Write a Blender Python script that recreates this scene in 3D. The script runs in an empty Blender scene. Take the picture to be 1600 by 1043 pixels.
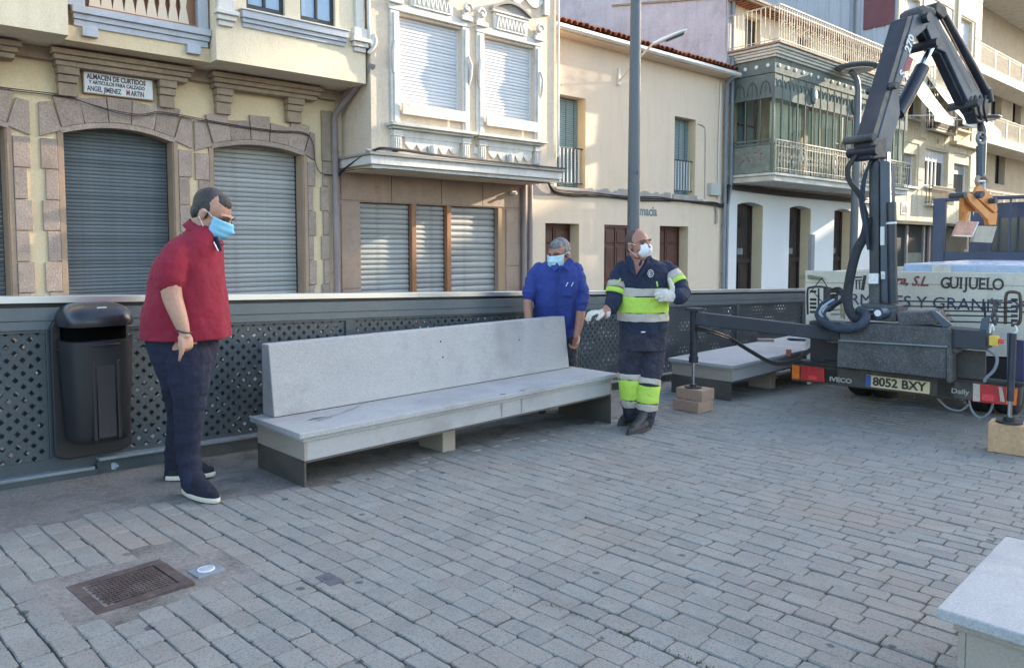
import bpy, bmesh, math, random
from mathutils import Vector, Matrix, noise
random.seed(7)
R = math.radians
scene = bpy.context.scene
COL = scene.collection

# ------------------------------------------------------------ camera
FPX, CX, CY, H = 1180.0, 800.0, 460.0, 1.35
TH = math.atan(75 / 1180)
cam_d = bpy.data.cameras.new("camera"); cam = bpy.data.objects.new("camera", cam_d); COL.objects.link(cam)
cam_d.sensor_width = 36; cam_d.lens = 36 * FPX / 1600; cam_d.shift_y = -(521.5 - CY) / 1600
cam.location = (0, 0, H); cam.rotation_euler = (math.pi / 2 - TH, 0, 0)
cam_d.clip_start = .05; cam_d.clip_end = 2000
scene.camera = cam

# ------------------------------------------------------------ light
SUN_AZ = Vector((.877, .479)); SUN_EL = R(18)
world = bpy.data.worlds.new("World"); scene.world = world; world.use_nodes = True
wn = world.node_tree.nodes; wl = world.node_tree.links
for n in list(wn): wn.remove(n)
sky = wn.new('ShaderNodeTexSky'); sky.sky_type = 'NISHITA'; sky.sun_disc = False
sky.sun_elevation = SUN_EL; sky.sun_rotation = math.atan2(SUN_AZ.x, SUN_AZ.y)
sky.air_density = 1.0; sky.dust_density = 1.6; sky.ozone_density = 1.4
bg = wn.new('ShaderNodeBackground'); bg.inputs[1].default_value = .15
wo = wn.new('ShaderNodeOutputWorld'); wbm = wn.new('ShaderNodeMix'); wbm.data_type = 'RGBA'; wbm.blend_type = 'MULTIPLY'; wbm.inputs[0].default_value = 1; wbm.inputs[7].default_value = (1.01,.985,.955,1)
wl.new(sky.outputs[0], wbm.inputs[6]); wl.new(wbm.outputs[2], bg.inputs[0]); wl.new(bg.outputs[0], wo.inputs[0])
sd = bpy.data.lights.new("sun", 'SUN'); sd.energy = 2.6; sd.angle = R(.5); sd.color = (1, .86, .66)
so = bpy.data.objects.new("sun", sd); COL.objects.link(so)
sv = Vector((SUN_AZ.x * math.cos(SUN_EL), SUN_AZ.y * math.cos(SUN_EL), math.sin(SUN_EL)))
so.rotation_euler = sv.to_track_quat('Z', 'Y').to_euler(); so.location = (10, -5, 30)
scene.view_settings.view_transform = 'Standard'; scene.view_settings.look = 'None'
scene.view_settings.gamma = 1; scene.view_settings.exposure = 2.38; scene.view_settings.use_curve_mapping = False

# ------------------------------------------------------------ place geometry
U = Vector((.7079, .7063, 0)); V = Vector((.7063, -.7079, 0)); SL = .035
def gz(x, y): return -SL * (x * U.x + y * U.y)
def ray(px, py):
    dx = (px - CX) / FPX; dz = -(py - CY) / FPX; c, s = math.cos(TH), math.sin(TH)
    return Vector((dx, c + s * dz, -s + c * dz))
E0 = Vector((0, 0, H))
def ground(px, py, up=0):
    d = ray(px, py); t = (H - up) / (-d.z - SL * (d.x * U.x + d.y * U.y)); return E0 + d * t
def pj(px, py, depth):
    d = ray(px, py); return E0 + d * (depth / d.y)
def plane(px, py, P, n):
    d = ray(px, py); return E0 + d * ((Vector(P) - E0).dot(n) / d.dot(n))
UF = Vector((.7474, .6644, 0)); NF = Vector((.6644, -.7474, 0)); O = Vector((-5.6, 10.5, 0)); FROT = math.atan2(.6644, .7474)
def fa(px, py, off=0):
    q = plane(px, py, O + NF * off, NF) - O; return q.dot(UF), q.z
def zst(s): return -.22 - .035 * s          # street level at the facades

# ------------------------------------------------------------ mesh builder
class MB:
    def __init__(self): self.v = []; self.f = []; self.s = []
    def add(self, vs, fs, smooth=False):
        b = len(self.v); self.v += [tuple(v) for v in vs]
        for f in fs: self.f.append([b + i for i in f]); self.s.append(smooth)
        return self
    def box(self, x0, y0, z0, x1, y1, z1):
        x0, x1 = sorted((x0, x1)); y0, y1 = sorted((y0, y1)); z0, z1 = sorted((z0, z1))
        return self.add([(x0,y0,z0),(x1,y0,z0),(x1,y1,z0),(x0,y1,z0),(x0,y0,z1),(x1,y0,z1),(x1,y1,z1),(x0,y1,z1)],
            [(0,3,2,1),(4,5,6,7),(0,1,5,4),(1,2,6,5),(2,3,7,6),(3,0,4,7)])
    def obox(self, c, a, b, d):
        c, a, b, d = Vector(c), Vector(a), Vector(b), Vector(d)
        if a.cross(b).dot(d) < 0: a = -a
        P = [c+i*a+j*b+k*d for k in (-1,1) for (i,j) in ((-1,-1),(1,-1),(1,1),(-1,1))]
        return self.add(P, [(0,3,2,1),(4,5,6,7),(0,1,5,4),(1,2,6,5),(2,3,7,6),(3,0,4,7)])
    def bar(self, p0, p1, w, h, up=(0,0,1)):
        p0, p1 = Vector(p0), Vector(p1); d = (p1-p0)/2; n = d.normalized(); s = n.cross(Vector(up))
        if s.length < 1e-4: s = n.cross(Vector((1,0,0)))
        s.normalize(); t = s.cross(n); return self.obox((p0+p1)/2, d, s*w/2, t*h/2)
    def prism(self, pts, vec):
        vec = Vector(vec); n = len(pts); A = [Vector(p) for p in pts]; B = [p+vec for p in A]
        return self.add(A+B, [list(range(n))[::-1], list(range(n, 2*n))] + [(i,(i+1)%n,n+(i+1)%n,n+i) for i in range(n)])
    def loft(self, rings, caps=True, smooth=True, closed=True):
        n = len(rings[0]); vs = [p for r in rings for p in r]; fs = []
        m = n if closed else n-1
        for k in range(len(rings)-1):
            for i in range(m):
                j = (i+1)%n; fs.append((k*n+i, k*n+j, (k+1)*n+j, (k+1)*n+i))
        self.add(vs, fs, smooth)
        if caps:
            self.add(rings[0], [list(range(n))[::-1]]); self.add(rings[-1], [list(range(n))])
        return self
    def tube(self, pts, r, n=8, caps=True, flat=1.0):
        pts = [Vector(p) for p in pts]; rs = r if isinstance(r, (list, tuple)) else [r]*len(pts); rings = []
        prev = None
        for i, p in enumerate(pts):
            d = (pts[min(i+1, len(pts)-1)] - pts[max(i-1, 0)])
            if d.length < 1e-7: d = Vector((0,0,1))
            d.normalize()
            if prev is None:
                a = d.cross(Vector((0,0,1)));
                if a.length < .05: a = d.cross(Vector((1,0,0)))
            else: a = prev - d*prev.dot(d)
            a.normalize(); prev = a; b = d.cross(a)
            rings.append([p + a*math.cos(t)*rs[i] + b*math.sin(t)*rs[i]*flat for t in [2*math.pi*k/n for k in range(n)]])
        return self.loft(rings, caps)
    def cyl(self, p0, p1, r, n=16): return self.tube([p0, p1], r, n)
    def ball(self, c, rx, ry=None, rz=None, n=12, m=8, rot=None):
        ry = rx if ry is None else ry; rz = rx if rz is None else rz; c = Vector(c); rings = []
        for i in range(1, m):
            a = math.pi*i/m; rings.append([Vector((rx*math.sin(a)*math.cos(2*math.pi*k/n), ry*math.sin(a)*math.sin(2*math.pi*k/n), -rz*math.cos(a))) for k in range(n)])
        if rot is not None: rings = [[rot @ p for p in r] for r in rings]; tp = rot @ Vector((0,0,rz)); bt = rot @ Vector((0,0,-rz))
        else: tp = Vector((0,0,rz)); bt = Vector((0,0,-rz))
        vs = [c+p for r in rings for p in r] + [c+bt, c+tp]; fs = []
        for k in range(m-2):
            for i in range(n): j=(i+1)%n; fs.append((k*n+i,k*n+j,(k+1)*n+j,(k+1)*n+i))
        L = (m-1)*n
        for i in range(n): j=(i+1)%n; fs.append((L,j,i)); fs.append((L+1,(m-2)*n+i,(m-2)*n+j))
        return self.add(vs, fs, True)
    def mesh(self, name, mats, shift=(0,0,0)):
        me = bpy.data.meshes.new(name); sx, sy, sz = shift
        me.from_pydata([(x-sx, y-sy, z-sz) for x, y, z in self.v], [], self.f)
        me.polygons.foreach_set('use_smooth', self.s)
        for m in (mats if isinstance(mats, (list, tuple)) else [mats]): me.materials.append(m)
        me.update(); return me

def link(name, me, parent=None, bev=0, seg=2):
    o = bpy.data.objects.new(name, me); COL.objects.link(o)
    if parent is not None: o.parent = parent
    if bev:
        b = o.modifiers.new('bevel', 'BEVEL'); b.width = bev; b.segments = seg; b.limit_method = 'ANGLE'; b.angle_limit = R(40)
        b.use_clamp_overlap = True
    return o
def obj(name, mb, mat, parent=None, bev=0, shift=None, fix=False, stuff=False, label=None):
    if shift is None: shift = parent['_sh'] if parent is not None and '_sh' in parent else (0,0,0)
    me = mb.mesh(name, mat, shift)
    if fix:
        bm = bmesh.new(); bm.from_mesh(me); bmesh.ops.recalc_face_normals(bm, faces=bm.faces); bm.to_mesh(me); bm.free()
    o = link(name, me, parent, bev)
    if parent is not None: o['_sh'] = list(shift)
    if stuff: o['kind'] = 'stuff'
    if label: o['label'] = label
    return o
def tag(o, label, cat, group=None):
    o['label'] = label; o['category'] = cat
    if group: o['group'] = group
    return o
def thing(name, label, cat, loc=(0,0,0), rot=0, group=None, shift=(0,0,0)):
    o = bpy.data.objects.new(name, None); COL.objects.link(o); o.location = loc; o.rotation_euler = (0,0,rot)
    o.empty_display_size = .2; o['_sh'] = list(shift); return tag(o, label, cat, group)
def copies(me, name, parent, locs, rots=None):
    out = []
    for i, l in enumerate(locs):
        o = bpy.data.objects.new(name, me); COL.objects.link(o); o.parent = parent; o.location = l
        if rots: o.rotation_euler = rots[i]
        out.append(o)
    return out
def bez(p0, p1, p2, p3, n=12):
    p0,p1,p2,p3 = map(Vector, (p0,p1,p2,p3)); r = []
    for i in range(n+1):
        t = i/n; r.append(p0*(1-t)**3 + p1*3*t*(1-t)**2 + p2*3*t*t*(1-t) + p3*t**3)
    return r
def spline(P, n=6):
    P = [Vector(p) for p in P]; out = []
    for i in range(len(P)-1):
        a = P[max(i-1,0)]; b = P[i]; c = P[i+1]; d = P[min(i+2,len(P)-1)]
        for k in range(n):
            t = k/n; out.append(.5*((2*b)+(c-a)*t+(2*a-5*b+4*c-d)*t*t+(3*b-a-3*c+d)*t**3))
    out.append(P[-1]); return out
def text(s, size, mat, parent, loc, rot, ext=.002, bold=0, shear=0, sx=1, name='lettering', align='LEFT'):
    c = bpy.data.curves.new(name, 'FONT'); c.body = s; c.size = size; c.extrude = ext; c.offset = bold; c.shear = shear
    c.align_x = align; c.resolution_u = 3; c.materials.append(mat)
    o = bpy.data.objects.new(name, c); COL.objects.link(o); o.parent = parent; o.location = loc; o.rotation_euler = rot; o.scale = (sx,1,1)
    return o

# ------------------------------------------------------------ materials
def mat(name, col, rough=.8, var=.12, sc=2.0, fine=.06, fsc=40.0, bump=.15, bsc=50.0, metal=0.0, dirt=None, dsc=1.2, damt=.5,
        streak=None, samt=.4, rnd=0.0, spec=.5, coords='Object', speck=None, spsc=180, spamt=.4, bdist=.01):
    m = bpy.data.materials.new(name); m.use_nodes = True; nt = m.node_tree; N = nt.nodes; L = nt.links
    b = N['Principled BSDF']; b.inputs['Roughness'].default_value = rough; b.inputs['Metallic'].default_value = metal
    b.inputs['Specular IOR Level'].default_value = spec
    tc = N.new('ShaderNodeTexCoord')
    if coords == 'World': g = N.new('ShaderNodeNewGeometry'); vec = g.outputs['Position']
    else: vec = tc.outputs['Object']
    def nz(scale, detail=5, vec_=None, rg=.6):
        n = N.new('ShaderNodeTexNoise'); n.inputs['Scale'].default_value = scale; n.inputs['Detail'].default_value = detail
        n.inputs['Roughness'].default_value = rg; L.new(vec_ or vec, n.inputs['Vector']); return n.outputs['Fac']
    def mix(f, a, c, mode='MIX'):
        x = N.new('ShaderNodeMix'); x.data_type = 'RGBA'; x.blend_type = mode
        if isinstance(f, (int, float)): x.inputs[0].default_value = f
        else: L.new(f, x.inputs[0])
        for i, q in ((6, a), (7, c)):
            if isinstance(q, (tuple, list)): x.inputs[i].default_value = (*q[:3], 1)
            else: L.new(q, x.inputs[i])
        return x.outputs[2]
    def rng(f, a0, a1, b0, b1):
        x = N.new('ShaderNodeMapRange'); x.inputs[1].default_value = a0; x.inputs[2].default_value = a1
        x.inputs[3].default_value = b0; x.inputs[4].default_value = b1; L.new(f, x.inputs[0]); return x.outputs[0]
    lo = tuple(c*(1-var) for c in col); hi = tuple(min(1, c*(1+var)) for c in col)
    c = mix(rng(nz(sc), .3, .7, 0, 1), lo, hi)
    if fine:
        k = rng(nz(fsc, 3), .3, .7, 1-fine*2, 1+fine*2); cb = N.new('ShaderNodeCombineColor')
        for i in range(3): L.new(k, cb.inputs[i])
        c = mix(1.0, c, cb.outputs[0], 'MULTIPLY')
    if dirt: c = mix(rng(nz(dsc, 8, rg=.7), .5, .68, 0, damt), c, dirt)
    if streak:
        mp = N.new('ShaderNodeMapping'); mp.inputs['Scale'].default_value = (1, 1, .09); L.new(vec, mp.inputs[0])
        c = mix(rng(nz(5, 6, mp.outputs[0], .7), .5, .75, 0, samt), c, streak)
    if speck:
        c = mix(rng(nz(spsc, 2), .56, .66, 0, spamt), c, speck)
    if rnd:
        oi = N.new('ShaderNodeObjectInfo'); k = rng(oi.outputs['Random'], 0, 1, 1-rnd, 1+rnd); cb = N.new('ShaderNodeCombineColor')
        for i in range(3): L.new(k, cb.inputs[i])
        c = mix(1.0, c, cb.outputs[0], 'MULTIPLY')
    L.new(c, b.inputs['Base Color'])
    L.new(rng(nz(sc*3), .3, .7, max(.02, rough-.08), min(1, rough+.08)), b.inputs['Roughness'])
    if bump:
        bp = N.new('ShaderNodeBump'); bp.inputs['Strength'].default_value = bump; bp.inputs['Distance'].default_value = bdist
        L.new(nz(bsc, 6), bp.inputs['Height']); L.new(bp.outputs[0], b.inputs['Normal'])
    m['col'] = c.node.name
    return m
def glass(name, tint=(.5,.6,.62), see=.5, rough=.03):
    m = bpy.data.materials.new(name); m.use_nodes = True; nt = m.node_tree; N = nt.nodes; L = nt.links
    for n in list(N): N.remove(n)
    o = N.new('ShaderNodeOutputMaterial'); t = N.new('ShaderNodeBsdfTransparent'); g = N.new('ShaderNodeBsdfGlossy'); mx = N.new('ShaderNodeMixShader')
    t.inputs[0].default_value = (*tint, 1); g.inputs['Roughness'].default_value = rough; g.inputs[0].default_value = (.9,.93,.95,1)
    lw = N.new('ShaderNodeLayerWeight'); pw = N.new('ShaderNodeMath'); pw.operation = 'POWER'; pw.inputs[1].default_value = 4
    mr = N.new('ShaderNodeMapRange'); mr.inputs[3].default_value = max(.04, 1-see-.35); mr.inputs[4].default_value = .7
    L.new(lw.outputs['Facing'], pw.inputs[0]); L.new(pw.outputs[0], mr.inputs[0]); L.new(mr.outputs[0], mx.inputs[0]); L.new(t.outputs[0], mx.inputs[1]); L.new(g.outputs[0], mx.inputs[2]); L.new(mx.outputs[0], o.inputs[0])
    return m
MT = {}
def defm(k, *a, **kw): MT[k] = mat(k, *a, **kw); return MT[k]
defm('yellow_stucco', (.68,.54,.34), .9, .06, 1.2, .04, 30, .5, 45, dirt=(.5,.38,.24), dsc=1.0, damt=.3, streak=(.45,.36,.24), samt=.12)
defm('white_stucco', (.72,.61,.44), .9, .05, 1.5, .03, 30, .5, 45, dirt=(.5,.41,.30), damt=.35, streak=(.42,.35,.26), samt=.25)
defm('cream_stucco', (.67,.55,.42), .9, .05, 1.2, .04, 25, .6, 35, dirt=(.40,.33,.25), damt=.45, streak=(.34,.29,.23), samt=.35)
defm('cream_smooth', (.68,.545,.41), .9, .05, .8, .02, 20, .1, 30, dirt=(.47,.37,.25), dsc=.8, damt=.4, streak=(.44,.37,.28), samt=.3)
defm('patch_cement', (.33,.30,.27), .95, .15, 3, .05, 30, .3, 40)
defm('trim_white', (.64,.61,.56), .75, .06, 3, .03, 40, .25, 60, dirt=(.30,.26,.22), dsc=3, damt=.5, streak=(.27,.24,.21), samt=.4)
defm('trim_blue', (.44,.455,.49), .75, .06, 3, .03, 40, .2, 60, dirt=(.28,.27,.27), dsc=3, damt=.4, streak=(.25,.25,.25), samt=.3)
defm('granite_warm', (.37,.28,.225), .9, .14, 5, .14, 50, .9, 45, dirt=(.22,.18,.15), dsc=2, damt=.35, rnd=.13, speck=(.14,.11,.1), spsc=140, spamt=.3)
defm('granite_jamb', (.36,.25,.17), .85, .08, 3, .06, 60, .2, 70, dirt=(.2,.14,.1), dsc=2, damt=.4, rnd=.08)
defm('stone_brown', (.35,.265,.19), .9, .12, 3, .06, 40, .3, 40, dirt=(.14,.11,.09), dsc=2, damt=.5, streak=(.12,.1,.08), samt=.35)
defm('shop_stone', (.335,.235,.175), .7, .15, 1.5, .05, 40, .1, 40, dirt=(.17,.11,.085), dsc=1.6, damt=.6, streak=(.42,.33,.27), samt=.4)
defm('shop_jamb', (.36,.23,.13), .7, .08, 2, .04, 40, .1, 40, dirt=(.2,.14,.1), damt=.3)
defm('shutter_dark', (.105,.125,.135), .6, .08, 4, .06, 60, .1, 90, metal=.1, rnd=.16, streak=(.2,.21,.21), samt=.3)
defm('shutter_light', (.36,.36,.34), .55, .06, 4, .04, 60, .05, 60, metal=.1, rnd=.12, dirt=(.16,.16,.15), dsc=4, damt=.4)
defm('shutter_white', (.60,.61,.63), .5, .04, 2, .02, 60, .05, 60, rnd=.05)
defm('orange_paint', (.30,.13,.06), .5, .1, 4, .05, 60, .1, 60)
defm('brown_wood', (.085,.03,.02), .5, .2, 4, .1, 60, .15, 60, rnd=.1, streak=(.03,.015,.012), samt=.5)
defm('dark_brown', (.028,.016,.013), .5, .2, 4, .1, 60, .15, 60)
defm('dark_metal', (.03,.033,.036), .5, .2, 5, .05, 60, .1, 60, metal=.2)
defm('black_cable', (.022,.019,.017), .6, .2, 5, .05, 60, .1, 60)
defm('pipe_mauve', (.27,.22,.21), .7, .1, 3, .05, 50, .1, 50, dirt=(.16,.12,.1), damt=.4)
defm('pipe_grey', (.19,.21,.23), .55, .1, 3, .05, 50, .05, 50)
defm('pipe_white', (.62,.58,.52), .5, .05, 3, .03, 50, .05, 50)
defm('roof_tile', (.30,.10,.05), .85, .25, 9, .1, 60, .3, 60, dirt=(.09,.05,.035), dsc=6, damt=.7, rnd=.3)
defm('weathered_white', (.50,.47,.50), .92, .1, 1.2, .05, 15, .3, 20, dirt=(.30,.26,.27), dsc=1.0, damt=.6, streak=(.25,.2,.19), samt=.45)
defm('lower_white', (.66,.67,.67), .9, .04, .7, .02, 20, .1, 30, dirt=(.55,.53,.5), dsc=.7, damt=.4)
defm('bounce_cream', (.62,.51,.34), .9, .06, 2, .02, 20, .1, 30)  # warm bounced light put into the colour of reveals and bay soffit
defm('green_metal', (.15,.17,.15), .85, .12, 3, .05, 40, .1, 40, dirt=(.08,.08,.07), dsc=2, damt=.5, streak=(.24,.235,.20), samt=.35, spec=.2)
defm('iron_white', (.55,.48,.37), .7, .12, 8, .08, 60, .1, 40, dirt=(.22,.15,.1), dsc=6, damt=.5)
defm('slab_white', (.60,.57,.50), .85, .06, 2, .04, 40, .2, 40, dirt=(.3,.26,.2), dsc=3, damt=.5)
defm('curtain', (.74,.70,.56), .95, .08, 3, .03, 40, .2, 20)
defm('curtain_blue', (.45,.58,.70), .95, .08, 3, .03, 40, .2, 20)
defm('travertine', (.60,.52,.385), .85, .08, .8, .08, 14, .3, 20, streak=(.40,.34,.25), samt=.5, dirt=(.48,.4,.29), damt=.35)
defm('plain_beige', (.56,.50,.40), .9, .05, 1, .03, 30, .1, 40)
defm('corrugated', (.34,.355,.38), .6, .06, .6, .03, 30, .1, 30, streak=(.25,.25,.26), samt=.4)
defm('maroon', (.12,.03,.035), .6, .1, 1, .03, 30, .05, 30)
defm('awning', (.80,.74,.58), .9, .04, 2, .02, 40, .1, 60)
defm('window_dark', (.035,.042,.05), .15, .2, .6, .02, 30, 0, 30)
defm('window_blue', (.30,.42,.55), .12, .2, .6, .02, 30, 0, 30)
defm('frame_white', (.68,.68,.68), .5, .03, 2, .02, 40, .02, 40)
defm('brick_wall', (.42,.36,.28), .9, .1, 2, .06, 30, .3, 30)
defm('teal_fascia', (.13,.20,.21), .5, .1, 2, .03, 30, .05, 30)
defm('storefront_dark', (.045,.05,.047), .8, .3, .5, .05, 20, .05, 20, spec=.15)
defm('asphalt', (.11,.11,.115), .9, .15, .7, .1, 60, .4, 80, coords='World')
defm('sidewalk', (.27,.26,.25), .9, .1, 1, .05, 40, .2, 40, coords='World')
MT['glass'] = glass('glass'); MT['gallery_glass'] = glass('gallery_glass', (.80,.83,.79), .60, .05)
# ============================================================ ground structure
def slopez(mb): mb.v = [(x, y, z + gz(x, y)) for x, y, z in mb.v]; return mb
# street behind the parapet and far ground, one sheet following the slope
g = MB(); n = 24
for i in range(n):
    for j in range(n):
        x0, x1 = -150+i*400/n, -150+(i+1)*400/n; y0, y1 = -120+j*400/n, -120+(j+1)*400/n
        g.add([(x0,y0,-.26),(x1,y0,-.26),(x1,y1,-.26),(x0,y1,-.26)], [(0,1,2,3)])
slopez(g); o = obj('street', g, MT['asphalt']); o['kind'] = 'structure'; o['label'] = 'grey asphalt street between the parapet and the houses'
# pavement in front of the facades
p = MB(); P0 = O - UF*12; 
for k in range(30):
    a = O + UF*(-12+k*3); b = O + UF*(-9+k*3)
    q = [a+NF*.0, b+NF*.0, b+NF*1.15, a+NF*1.15]
    za, zb = gz(a.x,a.y)-.14, gz(b.x,b.y)-.14
    top = [Vector((v.x,v.y,z)) for v, z in zip(q, (za,zb,zb,za))]
    p.prism(top, (0,0,-.3))
o = obj('pavement', p, MT['sidewalk'], fix=True); o['kind'] = 'structure'; o['label'] = 'narrow pavement in front of the facades'

# ============================================================ facade helpers
def building(name, label, s0, cat='building'):
    z0 = zst(s0); return thing(name, label, cat, O + UF*s0 + Vector((0,0,z0)), FROT, shift=(s0, 0, z0))
def wall(s0, s1, z0, z1, y0, th, holes=()):
    mb = MB(); xs = sorted({s0, s1, *[v for h in holes for v in h[:2]]}); zs = sorted({z0, z1, *[v for h in holes for v in h[2:]]})
    def solid(i, j):
        if i < 0 or j < 0 or i >= len(xs)-1 or j >= len(zs)-1: return False
        cx, cz = (xs[i]+xs[i+1])/2, (zs[j]+zs[j+1])/2
        return not any(h[0] < cx < h[1] and h[2] < cz < h[3] for h in holes)
    y1 = y0+th
    for i in range(len(xs)-1):
        for j in range(len(zs)-1):
            if not solid(i, j): continue
            a, b, c, d = xs[i], xs[i+1], zs[j], zs[j+1]
            mb.add([(a,y0,c),(b,y0,c),(b,y0,d),(a,y0,d)], [(0,1,2,3)]); mb.add([(a,y1,c),(b,y1,c),(b,y1,d),(a,y1,d)], [(3,2,1,0)])
            if not solid(i-1, j): mb.add([(a,y0,c),(a,y1,c),(a,y1,d),(a,y0,d)], [(3,2,1,0)])
            if not solid(i+1, j): mb.add([(b,y0,c),(b,y1,c),(b,y1,d),(b,y0,d)], [(0,1,2,3)])
            if not solid(i, j-1): mb.add([(a,y0,c),(b,y0,c),(b,y1,c),(a,y1,c)], [(3,2,1,0)])
            if not solid(i, j+1): mb.add([(a,y0,d),(b,y0,d),(b,y1,d),(a,y1,d)], [(0,1,2,3)])
    return mb
def shutter(root, s0, s1, z0, z1, y, pitch, m, guide=None, bulge=.012, name='roller_shutter', label=None, skip=()):
    sh = root['_sh']; mb = MB(); mb.box(s0-.03, y+.02, z0, s1+.03, y+.04, z1)
    for a in (s0-.03, s1-.005): mb.box(a, y-.025, z0, a+.035, y+.019, z1)
    par = obj(name, mb, guide or MT['dark_metal'], root, label=label)
    w = s1-s0-.012; n = int((z1-z0)/pitch); pitch = (z1-z0)/n; sl = MB(); K = 5; rg = []
    for k in range(K+1):
        t = k/K; rg.append((-bulge*math.sin(math.pi*t)**.7, t*(pitch*.93)))
    A = [(0, yy, zz) for yy, zz in rg]; B = [(w, yy, zz) for yy, zz in rg]
    sl.add(A+B, [(i, K+1+i, K+2+i, i+1) for i in range(K)], True); sl.box(0, .001, 0, w, .004, pitch*.93)
    me = sl.mesh('slat', m)
    locs = [(s0+.006-sh[0], y-sh[1]+random.uniform(-.0025,.0025), z0+i*pitch-sh[2]) for i in range(n)]
    copies(me, 'slat', par, locs, [(0, random.uniform(-.0015,.0015), 0) for _ in locs])
    return par
def shrink(poly, d):
    c = Vector((sum(p[0] for p in poly)/len(poly), sum(p[1] for p in poly)/len(poly))); out = []
    for p in poly:
        q = Vector(p)-c; out.append(c+q*max(0, 1-d/max(q.length, 1e-3)))
    return out
def stone(root, poly, y, dep, m, gap=.006, bev=.008, name='stone'):
    mb = MB(); q = shrink(poly, gap); dep += random.uniform(-.004,.006)
    mb.prism([(p[0], y, p[1]) for p in q], (0, -dep, 0)); return obj(name, mb, m, root, bev=bev, fix=True)
def R4(a, b, c, d): return [(a,c),(b,c),(b,d),(a,d)]
def cable(root, pts, r=.012, name='cable', m=None, n=6, seg=4):
    sh = root['_sh'] if root else (0,0,0); mb = MB(); mb.tube(spline(pts, seg), r, n); return obj(name, mb, m or MT['black_cable'], root)

# ============================================================ B1: yellow house with stone arches
b1 = building('arcaded_house', 'yellow house with granite arches, roller shuttered shop fronts and a tiled shop sign', -6.2)
D1 = [(-2.5,-1.14), (-.52,.90), (1.46,2.93)]
w = wall(-6.2, 3.52, -.8, 3.96, 0, .4, [(a,b,-.8,3.02) for a,b in D1]); obj('wall', w, MT['yellow_stucco'], b1)
bk = MB(); bk.box(-6.2, .42, -.8, 3.5, 6, 9.5); obj('inner_block', bk, MT['yellow_stucco'], b1)
for i, (a, b) in enumerate(D1):
    c = (a+b)/2; hw = (b-a)/2; rise = .13 if i != 2 else .11; zs = 2.86 if i != 2 else 2.83
    def arc(s, c=c, hw=hw, zs=zs, rise=rise): return zs + rise*(1-((s-c)/hw)**2)
    # infill between arc and square head
    m_ = MB(); N_ = 12; pts = [(a+2*hw*k/N_, .0, arc(a+2*hw*k/N_)) for k in range(N_+1)] + [(b,0,3.03),(a,0,3.03)]
    m_.prism(pts, (0,.28,0)); obj('arch_head', m_, MT['granite_jamb'], b1, fix=True)
    # moulded rib under the voussoirs
    m_ = MB(); N_ = 14; lo_ = [(a-.02+(2*hw+.04)*k/N_, -.045, arc(min(max(a-.02+(2*hw+.04)*k/N_,a),b))-.012) for k in range(N_+1)]
    m_.prism(lo_ + [(x,y,z+.07) for x,y,z in reversed(lo_)], (0,.04,0)); obj('arch_rib', m_, MT['granite_warm'], b1, fix=True)
    # voussoirs
    ks = [-1, -.62, -.2, .2, .62, 1]; hs = [.45, .40, .41, .40, .45] if i != 2 else [.45,.36,.45,.36,.45]
    for k in range(5):
        s0_, s1_ = c+hw*ks[k], c+hw*ks[k+1]; t0, t1 = c+hw*ks[k]*1.15, c+hw*ks[k+1]*1.15; h = hs[k]+(.03 if abs(k-2)==2 else 0)
        poly = [(s0_, arc(s0_)+.055), ((s0_+s1_)/2, arc((s0_+s1_)/2)+.055), (s1_, arc(s1_)+.055), (t1, arc(s1_)+h), ((t0+t1)/2, arc((s0_+s1_)/2)+h*.98), (t0, arc(s0_)+h)]
        stone(b1, poly, 0, .055, MT['granite_warm'], name='voussoir')
    # haunch stones, jamb pilasters, quoins
    for sd_ in (-1, 1):
        e = a if sd_ < 0 else b; x = lambda d, e=e, sd_=sd_: e+sd_*d
        wq = .21 if not (i == 2 and sd_ > 0) else .15
        if i == 2 and sd_ < 0: wq = .22
        stone(b1, [(x(0), zs+.02), (x(wq+.05), zs-.08), (x(wq+.05), zs+.37), (x(hw*.15+.012), zs+.40)] if sd_<0 else [(x(0), zs+.02), (x(hw*.15+.012), zs+.40), (x(wq+.05), zs+.37), (x(wq+.05), zs-.08)], 0, .045, MT['granite_warm'])
        jm = MB(); q = sorted((x(0), x(.055))); jm.box(q[0]-.001, -.03, -.8, q[1], .02, zs+.02); obj('jamb_moulding', jm, MT['granite_jamb'], b1)
        rv = MB(); q = (b-.018, b-.001) if sd_>0 else (a+.001, a+.018); rv.box(q[0], -.01, -.8, q[1], .40 if i == 0 else .27, zs+.1); obj('reveal', rv, MT['granite_jamb'], b1)
        z = zs-.09; k = 0
        while z > -.5:
            h = .405; wd = wq+(.045 if k % 2 == 0 else 0); q = sorted((x(.058), x(wd)))
            stone(b1, R4(q[0], q[1], z-h, z), 0, .04, MT['granite_warm']); z -= h; k += 1
# right-hand quoin column by the drainpipe
z = 2.75; k = 0
while z > -.5:
    q = (3.22 if k % 2 else 3.26, 3.37); stone(b1, R4(q[0], q[1], z-.405, z), 0, .04, MT['granite_warm']); z -= .405; k += 1
stone(b1, R4(3.25, 3.45, 2.76, 3.6), 0, .05, MT['stone_brown'], name='pilaster')
shutter(b1, -2.5, -1.16, -.5, 3.0, .42, .062, MT['shutter_dark'], label='dark grey shutter at the left picture edge')
shutter(b1, -.50, .88, -.5, 3.0, .26, .050, MT['shutter_dark'], bulge=.008, label='dark weathered corrugated shutter under the shop sign')
shutter(b1, 1.48, 2.90, -.5, 2.96, .26, .074, MT['shutter_light'], bulge=.013, label='pale grey shutter with broad slats')
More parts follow.
